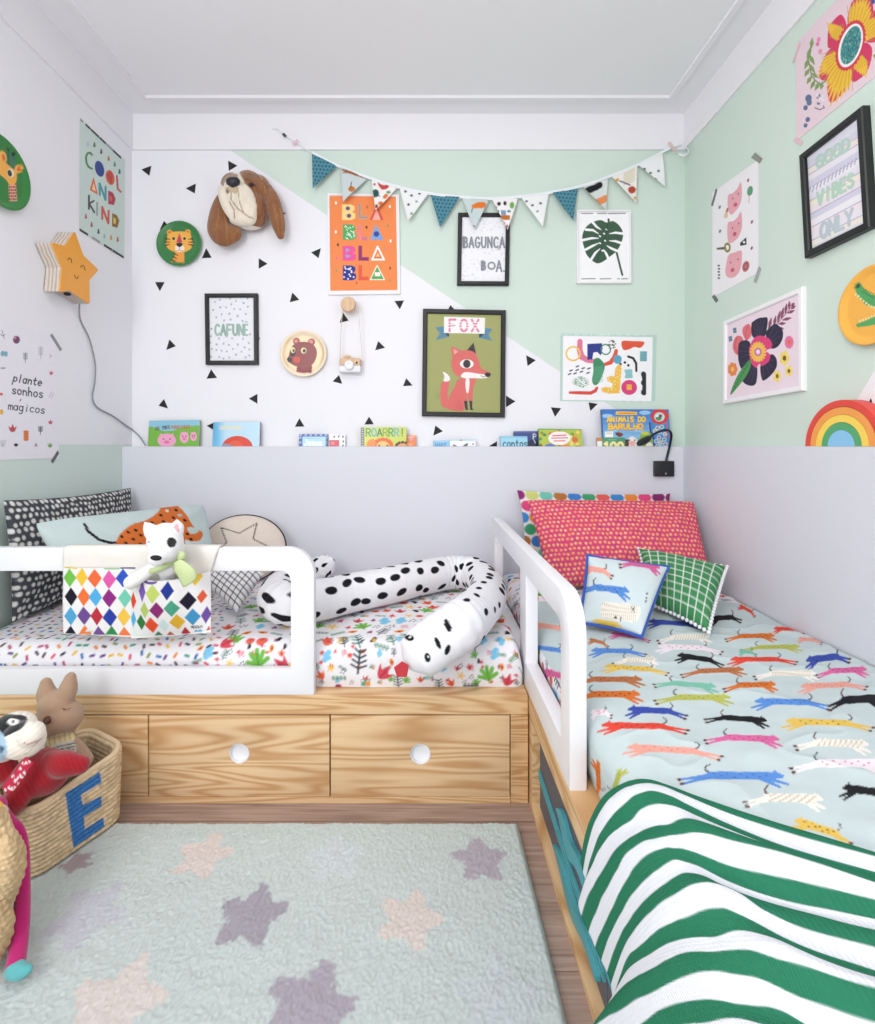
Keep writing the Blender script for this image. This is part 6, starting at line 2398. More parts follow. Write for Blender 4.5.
# ---------------- snake bolster
def snake():
    t = thing('snake_bolster', 'long white snake bolster with black spots, curled on the left bed', 'bolster', (-.2, 1.8, .43))
    zc = .4425
    def g(px, py, r, lift=0.0):
        q = PF(px, py, zc + r + lift)
        return (q.x, q.y, q.z, r)
    keys = [(*P(334, 560, 2.09), .030), (*P(326, 565, 2.10), .044), (*P(312, 573, 2.08), .056), (*P(296, 584, 1.97), .062), g(282, 591, .066), g(279, 600, .067), g(292, 604, .067), g(318, 600, .067), g(350, 593, .066), g(390, 585, .066), g(425, 577, .066), g(452, 572.5, .065), g(472, 574, .064), g(485, 583, .064), g(487, 597, .065), g(475, 612, .066), g(457, 628, .066), (*P(437, 641, 1.335), .066), (*P(423, 652, 1.320), .064), (*P(413, 662, 1.306), .054), (*P(408, 668, 1.300), .040)]
    pts = spline(keys, 1500)
    ar = np.r_[0, np.cumsum(np.linalg.norm(np.diff(pts[:, :3], axis=0), axis=1))]
    pts = np.stack([np.interp(np.linspace(0, ar[-1], 760), ar, pts[:, k]) for k in range(4)], 1)
    pos, rad = pts[:, :3], pts[:, 3]
    seg = np.r_[0, np.cumsum(np.linalg.norm(np.diff(pos, axis=0), axis=1))]
    # rounded ends
    rad = rad * np.clip(np.minimum(seg, seg[-1] - seg) / .028, 0.02, 1) ** .5
    tt, nn, bb = frames(pos)
    n = 160
    ang = np.arange(n) * 2 * math.pi / n
    A, S = np.meshgrid(ang, seg, indexing='xy')
    curv = np.linalg.norm(np.gradient(tt, axis=0), axis=1) / (np.gradient(seg) + 1e-9)
    wr = (fbm(S * 26, A * 1.2, 4) * .0022 + np.sin(S * 230 + 2 * np.sin(A)) * .0012) * np.clip(curv / 8, .25, 1.6)[:, None]
    R_ = rad[:, None] * (1 - .06 * np.sin(A) ** 2) + wr
    co = pos[:, None, :] + R_[..., None] * (np.cos(A)[..., None] * nn[:, None, :] + np.sin(A)[..., None] * bb[:, None, :])
    co[..., 2] = np.maximum(co[..., 2], np.where(co[..., 1] > YL + .05, zc - .002, 0))
    rm = float(np.median(rad))
    p = Painter(S.ravel(), (A * rm).ravel(), 'EAEAEE', .0018)
    r = np.random.default_rng(31)
    per = 2 * math.pi * rm
    for i in range(int(seg[-1] / .062)):
        for j in range(6):
            s_ = (i + .5 + .5 * (r.random() - .5) + .5 * (j % 2)) * .062
            if s_ > seg[-1] - .18 or s_ < .02:
                continue
            w_ = (j + .5 * (r.random() - .5) + .3) * per / 6
            a, b = .0165 + .006 * r.random(), .0120 + .003 * r.random()
            if s_ > seg[-1] - .42:
                a, b = a * .74, b * .72
            ro = 40 * (r.random() - .5) + (25 if r.random() < .5 else -15)
            for sh in (-per, 0, per):
                p.ell(s_, w_ + sh, a, b, '16171C', ro)
    m = len(pos)
    fs = []
    ii, jj = np.meshgrid(np.arange(m - 1), np.arange(n), indexing='ij')
    a = (ii * n + jj).ravel(); b = (ii * n + (jj + 1) % n).ravel()
    fs = np.stack([a, b, b + n, a + n], 1)
    co2 = co.reshape(-1, 3)
    # spots on the head, seen from the front
    ppx, ppy = to_px(co2)
    q = Painter(ppx, ppy, p.c, .5)
    q.mask = (S.ravel() > seg[-1] - .16)
    q.crop(310, 560, 3.977)
    for x, y, a_, b_, ro in ((508, 330, 9, 26, -25), (547, 357, 10, 22, 20), (548, 260, 13, 28, -20)):
        q.ell(x, y, a_, b_, '16171C', ro)
    for x, y, ro in ((395, 310, 10), (467, 388, 80)):
        q.ell(x, y, 19, 12, '16171C', ro).ell(x + 3, y - 3, 5, 3.4, 'F2F2F4', ro)
    mesh_obj('body', co2, fs, COT, t, True, color=q.c)
    tg = [P(409, 666, 1.270), P(402, 662, 1.262), P(394, 668, 1.258), P(397, 677, 1.262), P(407, 677, 1.266)]
    MB().prism(tg, (0, .004, .001), bev=.0008).build('tongue', M('red_felt', 'C23A42', .9), t)


snake()

# ---------------- pillows of the left bed
def dots_uv(base_r, step, cols, seed, jit=.35):
    def f(q, w, h):
        r = np.random.default_rng(seed)
        for i in range(int(w / step) + 1):
            for j in range(int(h / step) + 1):
                q.ell((i + .5 * (j % 2) + jit * (r.random() - .5)) * step, (j + .5 + jit * (r.random() - .5)) * step, base_r * (.8 + .4 * r.random()), base_r * (.8 + .4 * r.random()), cols[int(r.integers(len(cols)))])
    return f


def V3(*a):
    return np.array(a, float)


o, _ = pillow('pillow', [V3(-1.300, 1.545, .832), V3(-1.300, 2.215, .815), V3(-1.275, 2.20, .448), V3(-1.285, 1.56, .448)], .10, res=.003, base='45474D', paint_uv=dots_uv(.0070, .0225, ['D9D9D6', 'CFCFCC', 'E2E2DF'], 3), wr=.007, seed=3)
tag(o, 'large charcoal pillow with pale dots, standing against the left wall', 'pillow')


def p_leop(p):
    p.crop(0, 480, 3.977)
    og = 'C8692F'
    p.stroke([(335, 175), (352, 205), (395, 238), (440, 250), (470, 248)], 11, '1C1C20')
    p.smooth([(462, 270), (470, 225), (520, 180), (580, 160), (625, 130), (650, 96), (690, 92), (735, 130), (770, 185), (805, 210), (795, 240), (760, 245), (735, 240), (720, 300), (460, 300)], og)
    r = np.random.default_rng(4)
    for x, y in ((485, 225), (510, 208), (540, 200), (500, 250), (530, 235), (560, 220), (590, 205), (575, 175), (605, 170), (640, 140), (670, 120), (650, 165), (690, 150), (720, 190), (745, 215), (760, 235), (700, 120), (735, 160), (620, 200), (560, 255), (590, 240), (540, 262)):
        p.ell(x, y, 8, 5, '2A1A14', 30)
    p.ell(665, 122, 8, 6, 'E8C8A8').ell(715, 140, 9, 6, '9FB0AE').smooth([(745, 190), (775, 190), (790, 205), (760, 215)], 'B8C4C0')


o, _ = pillow('pillow', [V3(-1.195, 1.50, .776), V3(-.885, 2.03, .775), V3(-.76, 1.90, .452), V3(-.965, 1.47, .452)], .14, base='BCCBCA', paint=p_leop, wr=.005, seed=6, cr=.07, power=.5)
tag(o, 'pale grey green pillow with an orange leopard, leaning on the charcoal dotted pillow', 'pillow')


def round_cushion():
    c, rad = P(243, 548.5, 2.11), .176
    nrm = Vector((.10, -1, .34)).normalized()
    t1 = Vector((1, 0, 0)) - nrm * nrm.x
    t1.normalize()
    t2 = nrm.cross(t1)
    if t2.z < 0:
        t2 = -t2
    t2 = t2 * .80
    t = thing('round_cushion', 'round beige cushion with a black outlined star, leaning on the back panel', 'cushion', (c.x, c.y, .44))
    nr, na = 44, 128
    v, f = [], []
    uu, vv = [], []
    for side in (1, -1):
        for i in range(nr + 1):
            rr = rad * math.sin(math.pi / 2 * i / nr)
            for j in range(na):
                a = 2 * math.pi * j / na
                h = .052 * (max(0, 1 - (rr / rad) ** 2.4)) ** .55 + .0015 * math.sin(a * 24) * (rr / rad) ** 3 * (1 - (rr / rad) ** 8)
                v.append(tuple(c + t1 * rr * math.cos(a) + t2 * rr * math.sin(a) + nrm * h * side))
                uu.append(rr * math.cos(a) if side == 1 else 9)
                vv.append(rr * math.sin(a))
    b0 = (nr + 1) * na
    for sd in range(2):
        for i in range(nr):
            for j in range(na):
                q = (sd * b0 + i * na + j, sd * b0 + (i + 1) * na + j, sd * b0 + (i + 1) * na + (j + 1) % na, sd * b0 + i * na + (j + 1) % na)
                f.append(q if sd == 0 else q[::-1])
    p = Painter(uu, vv, 'DCCFC3', .0025)
    st_ = []
    for k in range(10):
        a = math.pi / 2 + k * math.pi / 5 - .45
        q = .125 if k % 2 == 0 else .056
        st_.append((q * math.cos(a), q * math.sin(a) + .015))
    p.outline(st_, .0045, '2A2A2E')
    mesh_obj('cover', v, f, COT, t, True, color=p.c)
    ring = [c + t1 * (rad + .001) * math.cos(a) + t2 * (rad + .001) * math.sin(a) for a in np.linspace(0, 2 * math.pi, 97)]
    MB().tube(ring, .0038, 8, caps=False).build('piping', M('black_piping', '1E1E22', .8), t, True)


round_cushion()


def grid_uv(n, w_, col, off=(0, 0)):
    def f(q, w, h):
        for k in range(1, n):
            q.stroke([(w * k / n, 0), (w * k / n, h)], w_, col).stroke([(0, h * k / n), (w, h * k / n)], w_, col)
    return f


o, _ = pillow('cushion', [V3(*P(198, 580, 1.70)), V3(*P(228, 548, 1.80)), V3(*P(264, 574, 1.76)), V3(*P(237, 612.5, 1.62))], .07, base='E9E8EB', paint_uv=grid_uv(9, .0034, '1C1C20'), wr=.003, seed=8, res=.0028)
tag(o, 'small white cushion with a black grid, in front of the round star cushion', 'cushion')

# ---------------- pocket organiser hung over the left rail
def organiser():
    t = thing('pocket_organiser', 'fabric pocket organiser with colourful diamonds, draped over the left bed rail', 'organiser', tuple(P(138, 632, YL)))
    yf = YL - .0015
    x0, x1 = (64.5 - CX) * YL / F, (211.5 - CX) * YL / F
    zt, zb = rtop, EYE - (631 - CY) * yf / F
    prof = [(YL + .037, zt - .075), (YL + .036, zt - .01), (YL + .030, zt + .0035), (YL + .012, zt + .0045), (yf - .001, zt + .0025), (yf - .003, zt - .01)]
    n1 = 40
    for k in range(1, n1 + 1):
        prof.append((yf - .003, zt - .01 + (zb - zt + .01) * k / n1))
    prof = np.array(prof)
    nx = 60
    v, f = [], []
    for i in range(nx + 1):
        u = i / nx
        for k, (y, z) in enumerate(prof):
            fl = max(0, (z - (zt - .06)) / .06)
            x = x0 + (x1 - x0) * u + (.022 * fl * u ** 6)
            v.append((x, y - .002 * abs(math.sin(u * 9 + z * 20)) * (k > 5), z - .004 * u * (k > 8)))
    m = len(prof)
    for i in range(nx):
        for k in range(m - 1):
            f.append((i * m + k, (i + 1) * m + k, (i + 1) * m + k + 1, i * m + k + 1))
    o = mesh_obj('hanging_flap', v, f, M('cream_canvas', 'E6E2DC', .9, .02, .3, 900), t, True)
    so = o.modifiers.new('thickness', 'SOLIDIFY')
    so.thickness = .0022
    so.offset = 0
    hexs = lambda: 0

    def dia(p, cx, cy, w_, h, col, sk=0):
        p.poly([(cx - sk, cy - h), (cx + w_, cy), (cx + sk, cy + h), (cx - w_, cy)], col)

    def paint_l(p):
        p.crop(50, 530, 5.147)
        p.stroke([(88, 188), (155, 192)], 7, 'E2C83A').stroke([(160, 193), (290, 195)], 4, 'F0EEE8').stroke([(298, 194), (370, 194)], 7, '8AC08A').stroke([(378, 190), (450, 192)], 9, '4A4A6A')
        rows = [[(115, 241, '6FB84A'), (181, 236, 'E8BC3A'), (248, 242, 'E8693A'), (322, 247, 'D85AA4'), (388, 242, '2F52B8')],
                [(121, 338, '1E1A2A'), (191, 336, 'EA7038'), (250, 339, '4FA8DC'), (321, 343, '8A2A7E'), (397, 345, '6FC4AC')],
                [(118, 438, '4FA0CE'), (189, 434, '6A4A8E'), (254, 437, 'B8303E'), (321, 443, '2B3FA0'), (391, 441, 'EABF4A')],
                [(116, 535, '1E1A2E'), (190, 533, 'E87A3E'), (262, 535, '6A4E8E'), (326, 536, '2F8A4A'), (392, 540, 'EA7A4A')]]
        for row in rows:
            for k, (x, y, c) in enumerate(row):
                dia(p, x, y, 35, 49, c)
        p.stroke([(60, 533), (440, 545)], 12, 'F2EFEC')

    def paint_r(p):
        p.crop(100, 520, 7.29)
        D = [(272, 572, 30, 55, 'E0482E'), (370, 490, 30, 66, '7A5AAE'), (460, 497, 48, 60, 'BFD06A'), (565, 475, 42, 58, '25388E'), (738, 395, 34, 52, 'EAC03E'), (770, 540, 26, 42, 'DA5A3A'),
             (380, 625, 36, 54, 'B4C86A'), (476, 622, 48, 55, '8A2A6E'), (584, 605, 48, 54, '4A9E80'), (688, 560, 46, 58, '1E1A2E'), (264, 710, 24, 52, '4FB0DC'), (333, 725, 36, 52, '2F7A3E'), (414, 742, 44, 56, 'E4502E'), (505, 740, 38, 46, 'C8DEDC'), (603, 715, 46, 54, 'DDAE36'), (706, 685, 46, 56, '3E90C0'), (790, 680, 28, 55, '6A4E9A'), (262, 830, 30, 44, 'DDE8E4'), (340, 835, 30, 40, 'DDE8E4'), (440, 845, 36, 42, '3E7A5A'), (530, 842, 36, 42, 'B85A4A'), (638, 815, 30, 46, 'AE303A'), (800, 790, 12, 24, 'C85A5A')]
        for x, y, w_, h, c in D:
            dia(p, x, y, w_ * 1.14, h * 1.2, c, -6)
        p.smooth([(372, 402), (430, 410), (500, 405), (480, 425), (430, 428), (385, 420)], '6A5A9A')
        p.text('MOOUI', 686, 755, 20, 16, 5, '2A2A30')
        p.poly([(700, 805), (712, 785), (728, 795), (745, 782), (762, 805)], '4AA8D4')
        p.stroke([(240, 850), (640, 830), (820, 800)], 14, 'F2EFEC')

    def pocket(name, xa, xb, ya, yb, bulge, paint, sag):
        nu, nv = 110, 100
        u, w_ = np.meshgrid(np.linspace(0, 1, nu), np.linspace(0, 1, nv), indexing='ij')
        X = xa + (xb - xa) * u
        Yv = ya(u) + (yb(u) - ya(u)) * w_
        bl = bulge * np.sin(math.pi * u) ** .8 * (1 - w_ ** 2.2) + .002 * np.sin(u * 20 + w_ * 4) * np.sin(math.pi * u)
        Y3 = yf - .006 - bl
        co = np.stack([(X - CX) * YL / F, Y3, EYE - (Yv - CY) * YL / F], -1).reshape(-1, 3)
        px, py = to_px(co)
        p = Painter(px, py, 'E9E7E8', .4)
        # print is laid out on the flat cloth
        p.U, p.V = X.ravel(), Yv.ravel()
        p.crop()
        paint(p)
        m_ = nu * nv
        co2 = np.vstack([co, co + V3(0, .0018, 0)])
        fs = [tuple(q) for q in grid_faces(nu, nv)] + [tuple(q) for q in grid_faces(nu, nv, m_, True)]
        rim = [i * nv for i in range(nu)] + [(nu - 1) * nv + j for j in range(1, nv)] + [i * nv + nv - 1 for i in range(nu - 2, -1, -1)] + [j for j in range(nv - 2, 0, -1)]
        fs += [(rim[k], rim[(k + 1) % len(rim)], rim[(k + 1) % len(rim)] + m_, rim[k] + m_) for k in range(len(rim))]
        mesh_obj(name, co2, fs, COT, t, True, color=np.vstack([p.c, p.c]))

    pocket('pocket', 65.5, 137, lambda u: 566.2 + .5 * u, lambda u: 632.5 + 3.5 * u, .008, paint_l, 0)
    pocket('pocket', 132.5, 212, lambda u: 572 + 4 * np.sin(math.pi * u) - 2 * u, lambda u: 637.5 - 6 * u, .052, paint_r, 0)


organiser()

# ---------------- plush dog in the pocket
def plush_dog():
    t = thing('plush_dog', 'white plush dog with a black eye patch and green scarf, in the diamond organiser', 'plush toy', tuple(P(165, 600, YL - .03)))
    W = PM('white_velour', .95, .5, 420, sheen=.5, spec=.1)
    q = lambda x, y, off: Vector(P(100 + x / 7.29, 520 + y / 7.29, YL - off))

    def pd(p):
        p.crop(100, 520, 7.29)
        p.ell(522, 163, 36, 36, '17171B')
        p.smooth([(538, 45), (560, 22), (578, 55), (578, 92), (552, 70)], 'E2A9B4')
        p.stroke([(352, 158), (362, 164)], 7, '5A6AA8')
        p.stroke([(405, 300), (412, 320)], 4, 'C9C9D0')
    pr = [('b', q(475, 150, .075), (.044, .048, .047)), ('b', q(500, 210, .075), (.038, .044, .036)), ('t', [q(480, 190, .085), q(440, 245, .115), q(418, 275, .128)], [.040, .033, .022]),
          ('t', [q(380, 90, .075), q(350, 50, .075), q(325, 22, .078)], [.020, .014, .004]), ('t', [q(545, 90, .07), q(560, 40, .07), q(562, 5, .072)], [.022, .018, .005]),
          ('t', [q(490, 320, .047), q(490, 400, .028), q(480, 520, .024)], [.034, .020, .014]),
          ('t', [q(390, 345, .052), q(310, 400, .060), (q(225, 455, .060))], [.016, .0175, .0185])]
    soft('body', pr, .0036, W, t, 6, pd, 'EEEEF0')
    nz = q(408, 276, .147)
    MB().ball(nz, (.0140, .008, .0068), 0, 20, 12, Matrix.Rotation(.1, 3, 'Y')).build('nose', M('black_felt', '17171A', .8), t, True)
    G = M('green_scarf', 'C6D5A0', .9, .03, .4, 700)
    ring = []
    for a in np.linspace(0, 2 * math.pi, 40):
        c = q(488, 318, .055)
        ring.append((c.x + .037 * math.cos(a), c.y - .034 * math.sin(a), c.z + .016 * math.cos(a) - .004 * math.sin(a)))
    mb = MB().tube(ring, .0075, 10, caps=False)
    mb.ball(q(590, 262, .085), (.013, .011, .013), 0, 14, 10)
    mb.build('scarf', G, t, True)
    c1 = spline([q(560, 300, .098), q(590, 345, .104), q(635, 400, .104), q(660, 465, .099)], 20)
    v, f = [], []
    wd = np.interp(np.linspace(0, 1, 20), [0, .3, .7, .95, 1], [.012, .021, .025, .023, .014])
    for i in range(20):
        for k in range(9):
            a = (k - 4) / 4
            v.append(tuple(c1[i] + np.array([.82, 0, .52]) * wd[i] * a + np.array([0, -1, 0]) * .006 * (1 - a * a)))
    for i in range(19):
        for k in range(8):
            f.append((i * 9 + k, (i + 1) * 9 + k, (i + 1) * 9 + k + 1, i * 9 + k + 1))
    o = mesh_obj('scarf_tail', v, f, G, t, True)
    so = o.modifiers.new('thickness', 'SOLIDIFY')
    so.thickness = .003


plush_dog()

# ================================================================= RIGHT BED
LIFT = .437


def cat(p, hx, hy, rx, ry, t, col, spot=None, paw='5A3A2A', stripe=None):
    t = t * .9
    h, r_ = V3(hx, hy), V3(rx, ry)
    d = r_ - h
    Ln = np.linalg.norm(d)
    d = d / Ln
    n = V3(-d[1], d[0])
    if n[1] > 0:
        n = -n
    q = lambda a, b: tuple(h + d * a * Ln + n * b * t)
    for a0, a1, b1 in ((.22, -.10, -1.6), (.30, .0, -2.3)):
        p.blob([(*q(a0, -.2), t * .5), (*q(a1, b1), t * .24)], col)
    for a0, a1, b1 in ((.92, 1.34, -1.2), (.88, 1.30, -2.1)):
        p.blob([(*q(a0, -.1), t * .6), (*q((a0 + a1) / 2 + .03, b1 * .55), t * .3), (*q(a1, b1), t * .24)], col)
        p.ell(*q(a1 + .015, b1), t * .5, t * .32, paw, math.degrees(math.atan2(d[1], d[0])))
    p.blob([(*q(.95, .5), t * .2), (*q(1.0, 1.0), t * .19), (*q(1.015, 1.5), t * .17), (*q(.985, 2.1), t * .14), (*q(.95, 2.4), t * .10)], paw if spot is None else '33333E')
    p.blob([(*q(.10, .25), t * .72), (*q(.30, .15), t * .95), (*q(.55, .05), t * .80), (*q(.80, .0), t * .92), (*q(.96, -.05), t * .72)], col)
    p.blob([(*q(-.02, .15), t * .38), (*q(.06, .35), t * .72)], col)
    p.poly([q(.06, .9), q(.08, 1.55), q(.13, .9)], col)
    if spot:
        rr = np.random.default_rng(int(hx * 7 + hy))
        for k in range(9):
            a = .18 + .78 * (k + .3 * rr.random()) / 9
            p.ell(*q(a, .45 * (-1) ** k * rr.random() ** .5 + .1), t * .24, t * .17, spot)
    if stripe:
        for k in range(int(Ln / 2.9)):
            a = .08 + .9 * k * 2.9 / Ln
            p.stroke([q(a, .8), q(a + 1.4 / Ln, -.7)], .8, stripe)


BLK, BLU, NVY, RED, ORG, TRC, YEL, OLV, TEA, SAL, PNK, CRE, PWH = '1A1A20', '5B8FD6', '3B4FA8', 'E04A3A', 'D8742E', 'B87248', 'E6C25A', 'B4B95C', '7DBFA8', 'EBA596', 'D8679E', 'F2EDE4', 'F4EAF0'
CATS = [(708, 637, 671, 637, 3.4, CRE, None, 'C9BDA0'), (660, 647, 706, 648, 3.2, PWH, 'D86A8A', None), (679, 656, 712, 660, 3.4, BLK, None, None), (593, 651, 632, 651, 3.1, BLU, '3B5FB0', None), (655, 660, 624, 660, 3.2, CRE, None, 'C9BDA0'), (606, 667, 652, 669, 3.0, YEL, '6A4A2A', None),
        (742, 670, 697, 671, 3.2, TRC, '6A3E28', None), (640, 680, 590, 679, 3.6, TRC, '6A3E28', None), (714, 687, 670, 682.5, 3.3, TEA, None, None), (638, 695, 590, 694, 4.2, ORG, '5A2E1A', None), (728, 698, 674, 697, 3.8, OLV, '7A8A3A', None), (612, 634, 640, 637, 2.4, PNK, 'A83A6A', None), (590, 640, 604, 643, 2.2, TRC, None, None),
        (712, 619, 733, 617, 3.3, BLK, None, None), (773, 636, 738, 636, 2.9, ORG, '5A2E1A', None), (775, 629, 797, 629, 2.4, RED, '7A2A2A', None), (799, 639, 816, 640, 2.2, SAL, 'D07A70', None), (798, 647, 756, 647, 2.7, OLV, '7A8A3A', None), (732, 660, 780, 659, 3.0, RED, '8A2A24', None), (808, 661, 838, 656, 4.4, NVY, '2A3A88', None), (865, 670, 829, 671, 3.6, PNK, 'A83A6A', None),
        (814, 674, 770, 673, 3.6, CRE, None, 'C9BDA0'), (774, 685, 737, 685, 3.6, ORG, '5A2E1A', None), (803, 687, 850, 684, 3.5, SAL, 'D07A70', None), (880, 699, 842, 700, 5.2, BLK, None, None), (757, 702, 811, 702, 4.0, BLU, '3B5FB0', None), (765, 721, 721, 717, 3.6, BLK, None, None), (788, 722, 851, 723, 4.0, YEL, '6A4A2A', None), (777, 740, 724, 737, 4.0, PNK, 'A83A6A', None),
        (866, 745, 814, 742, 4.8, CRE, None, 'C9BDA0'), (882, 764, 815, 763, 5.2, PWH, 'D86A8A', None), (781, 777, 706, 775, 5.0, BLU, '3B5FB0', None), (845, 789, 885, 793, 5.2, BLK, None, None), (820, 800, 765, 797, 5.6, CRE, None, 'C9BDA0'), (797, 822, 838, 834, 5.0, YEL, '6A4A2A', None), (630, 710, 672, 711, 4.0, NVY, '2A3A88', None), (604, 726, 666, 726, 4.0, RED, '8A2A24', None),
        (630, 748, 698, 751, 4.2, SAL, 'D07A70', None), (597, 762, 599, 790, 3.0, ORG, '5A2E1A', None), (621, 770, 614, 790, 3.4, OLV, '7A8A3A', None), (592, 713, 606, 712, 3.4, PWH, 'D86A8A', None), (650, 622, 690, 624, 3.0, NVY, None, None), (740, 652, 752, 652, 2.2, TEA, None, None), (740, 606, 752, 612, 2, RED, None, None),
        (520, 646, 560, 650, 3.0, BLU, '3B5FB0', None), (545, 672, 562, 676, 4.0, PNK, 'A83A6A', None), (535, 625, 560, 628, 3.0, SAL, None, None)]


def duvet():
    xo = .341
    pr = [(xo + .006, ZT + .001), (xo, ZT + .03), (xo - .004, ZT + .07)]
    for a in np.linspace(0, math.pi / 2, 8):
        pr.append((xo - .004 + .052 * (1 - math.cos(a)), LIFT - .048 + .048 * math.sin(a)))
    pr += [(.5, LIFT + .006), (.75, LIFT + .008), (1.0, LIFT + .004), (XP - .03, LIFT - .002), (XP - .006, LIFT - .012)]
    pr = np.array(pr)
    d = np.r_[0, np.cumsum(np.linalg.norm(np.diff(pr, axis=0), axis=1))]
    sN = int(d[-1] / .0032)
    s = np.linspace(0, d[-1], sN)
    x_, z_ = np.interp(s, d, pr[:, 0]), np.interp(s, d, pr[:, 1])
    # finer rows towards the camera
    yb = np.concatenate([np.linspace(.34, .62, 60), np.linspace(.623, 1.5, 300), np.linspace(1.5035, 2.236, 200)])
    S, Yg = np.meshgrid(s, yb, indexing='ij')
    Xg, Zg = np.broadcast_to(x_[:, None], S.shape).copy(), np.broadcast_to(z_[:, None], S.shape).copy()
    top = np.clip((S - .12) / .06, 0, 1)
    f1 = fbm(S * 5 + Yg * 4, Yg * 9 - S * 3, 2) * .006 + (1 - np.abs(fbm(S * 4 - Yg * 5, Yg * 5 + S * 2, 7))) ** 6 * .006
    Zg += top * f1
    Xg -= (1 - top) * fbm(S * 12, Yg * 9, 4) * .005
    e = np.clip((Yg - 2.19) / .046, 0, 1)
    Zg -= e ** 2 * .03 * top
    co = np.stack([Xg, Yg, Zg], -1).reshape(-1, 3)
    px, py = to_px(co)
    p = Painter(px, py, 'C6D4D5', .5)
    # jungle lining folded out at the head end, near the rail and the wall
    q = Painter(S.ravel(), Yg.ravel(), p.c, .0032)
    lin = (Yg.ravel() > 1.72) & (S.ravel() < .6)
    q.mask = (Yg.ravel() > 1.80 - .25 * np.clip(S.ravel() - .12, -.2, .3) * 0) | ((S.ravel() < .10) & (Yg.ravel() > 1.12))
    q.c[q.mask] = hx('EDE9EF')
    jungle(q, 0, d[-1], 1.1, 2.25, np.random.default_rng(5), .05)
    p.c = q.c
    for c in CATS:
        cat(p, c[0], c[1], c[2], c[3], c[4], c[5], c[6], stripe=c[7])
    o = mesh_obj('duvet', co, grid_faces(sN, len(yb)), COT, None, True, color=p.c, origin=(.75, 1.3, ZT))
    tag(o, 'pale blue duvet printed with leaping colourful cats, spread on the right bed', 'duvet')


duvet()


def p_big(q, w, h):
    cols = ['8E2A6E', '3F7FC8', 'E2873A', 'C8D07A', '3E9A6A', 'DA4A7E', '6FBFAE', 'D8605A', '7E2A66', 'B0743A', '3F86C8']
    st = .062
    for j in range(int(h / st) + 2):
        for i in range(int(w / st) + 2):
            q.ell((i + .5 * (j % 2)) * st, (j + .35) * st * .82, .030, .024, cols[(i * 3 + j * 5) % len(cols)])


o, _ = pillow('pillow', [V3(.410, 2.205, .805), V3(1.085, 2.205, .790), V3(1.08, 2.13, .45), V3(.42, 2.13, .45)], .06, base='E9E4E4', paint_uv=p_big, wr=.004, seed=12)
tag(o, 'white pillow with big multicoloured ovals, behind the pink dotted pillow', 'pillow')


def p_pinkdots(q, w, h):
    r = np.random.default_rng(14)
    st = .0195
    for _ in range(900):
        q.ell(w * r.random(), h * r.random(), .007, .007, ['B03E84', 'D0457A', 'D8566A'][int(r.integers(3))], op=.5)
    for j in range(int(h / st) + 1):
        for i in range(int(w / st) + 1):
            q.ell((i + .5 * (j % 2) + .25 * (r.random() - .5)) * st, (j + .5 + .2 * (r.random() - .5)) * st, .0056, .0052, ['F5B56A', 'F6C07E', 'F2A65E'][int(r.integers(3))])


o, _ = pillow('pillow', [V3(.428, 2.115, .775), V3(1.145, 2.11, .768), V3(1.105, 1.90, .464), V3(.47, 1.90, .464)], .13, base='D4497A', paint_uv=p_pinkdots, wr=.009, seed=15, pinch=.04, cr=.03, res=.003)
tag(o, 'large pink pillow with yellow dots, behind the two small cushions', 'pillow')


def trim_balls(parent, c4, step, rad, mat, name, pinch=.06, jit=0.0):
    tl, tr, br, bl = (np.array(q) for q in c4)
    mb = MB()
    ring = []
    for a, b, (u0, v0), (u1, v1) in ((tl, tr, (-1, -1), (1, -1)), (tr, br, (1, -1), (1, 1)), (br, bl, (1, 1), (-1, 1)), (bl, tl, (-1, 1), (-1, -1))):
        n = int(np.linalg.norm(b - a) / step)
        for k in range(n):
            t_ = k / n
            U, V = u0 + (u1 - u0) * t_, v0 + (v1 - v0) * t_
            us = U * (1 - pinch * (1 - V ** 2) * abs(U) ** 3)
            vs_ = V * (1 - pinch * (1 - U ** 2) * abs(V) ** 3)
            x, y = (us + 1) / 2, (vs_ + 1) / 2
            q = tl * (1 - x) * (1 - y) + tr * x * (1 - y) + br * x * y + bl * (1 - x) * y
            c = (tl + tr + br + bl) / 4
            o_ = (q - c) / np.linalg.norm(q - c)
            mb.ball(q + o_ * rad * .9, rad, 0, 8, 6)
    return mb.build(name, mat, parent, True)


def p_catcush(p):
    p.crop(510, 480, 3.977)
    cc = lambda *a, **k: cat(p, *a, **k)
    cc(300, 352, 380, 362, 14, SAL, None, stripe=None)
    cc(590, 350, 480, 328, 15, PNK, None)
    cc(465, 445, 330, 425, 17, BLU, '3B5FB0')
    p.smooth([(330, 300), (360, 288), (420, 300), (410, 312), (360, 312)], RED)
    p.smooth([(360, 520), (375, 488), (440, 490), (500, 500), (520, 515), (500, 565), (440, 560), (370, 550)], CRE)
    for k in range(18):
        p.stroke([(368 + k * 8, 490 + k * .6), (362 + k * 8, 550 + k * .8)], 2, 'C9BDA0')
    p.stroke([(482, 505), (495, 525)], 3, '55555A').stroke([(495, 505), (484, 524)], 3, '55555A')
    p.smooth([(330, 555), (390, 560), (440, 575), (430, 590), (350, 575)], YEL).ell(420, 547, 6, 5, '3A2A22').stroke([(440, 560), (442, 545)], 4, '3A3A55')
    for x, y in ((545, 452), (543, 470), (540, 482)):
        p.ell(x, y, 4, 4, '5A3A2A')


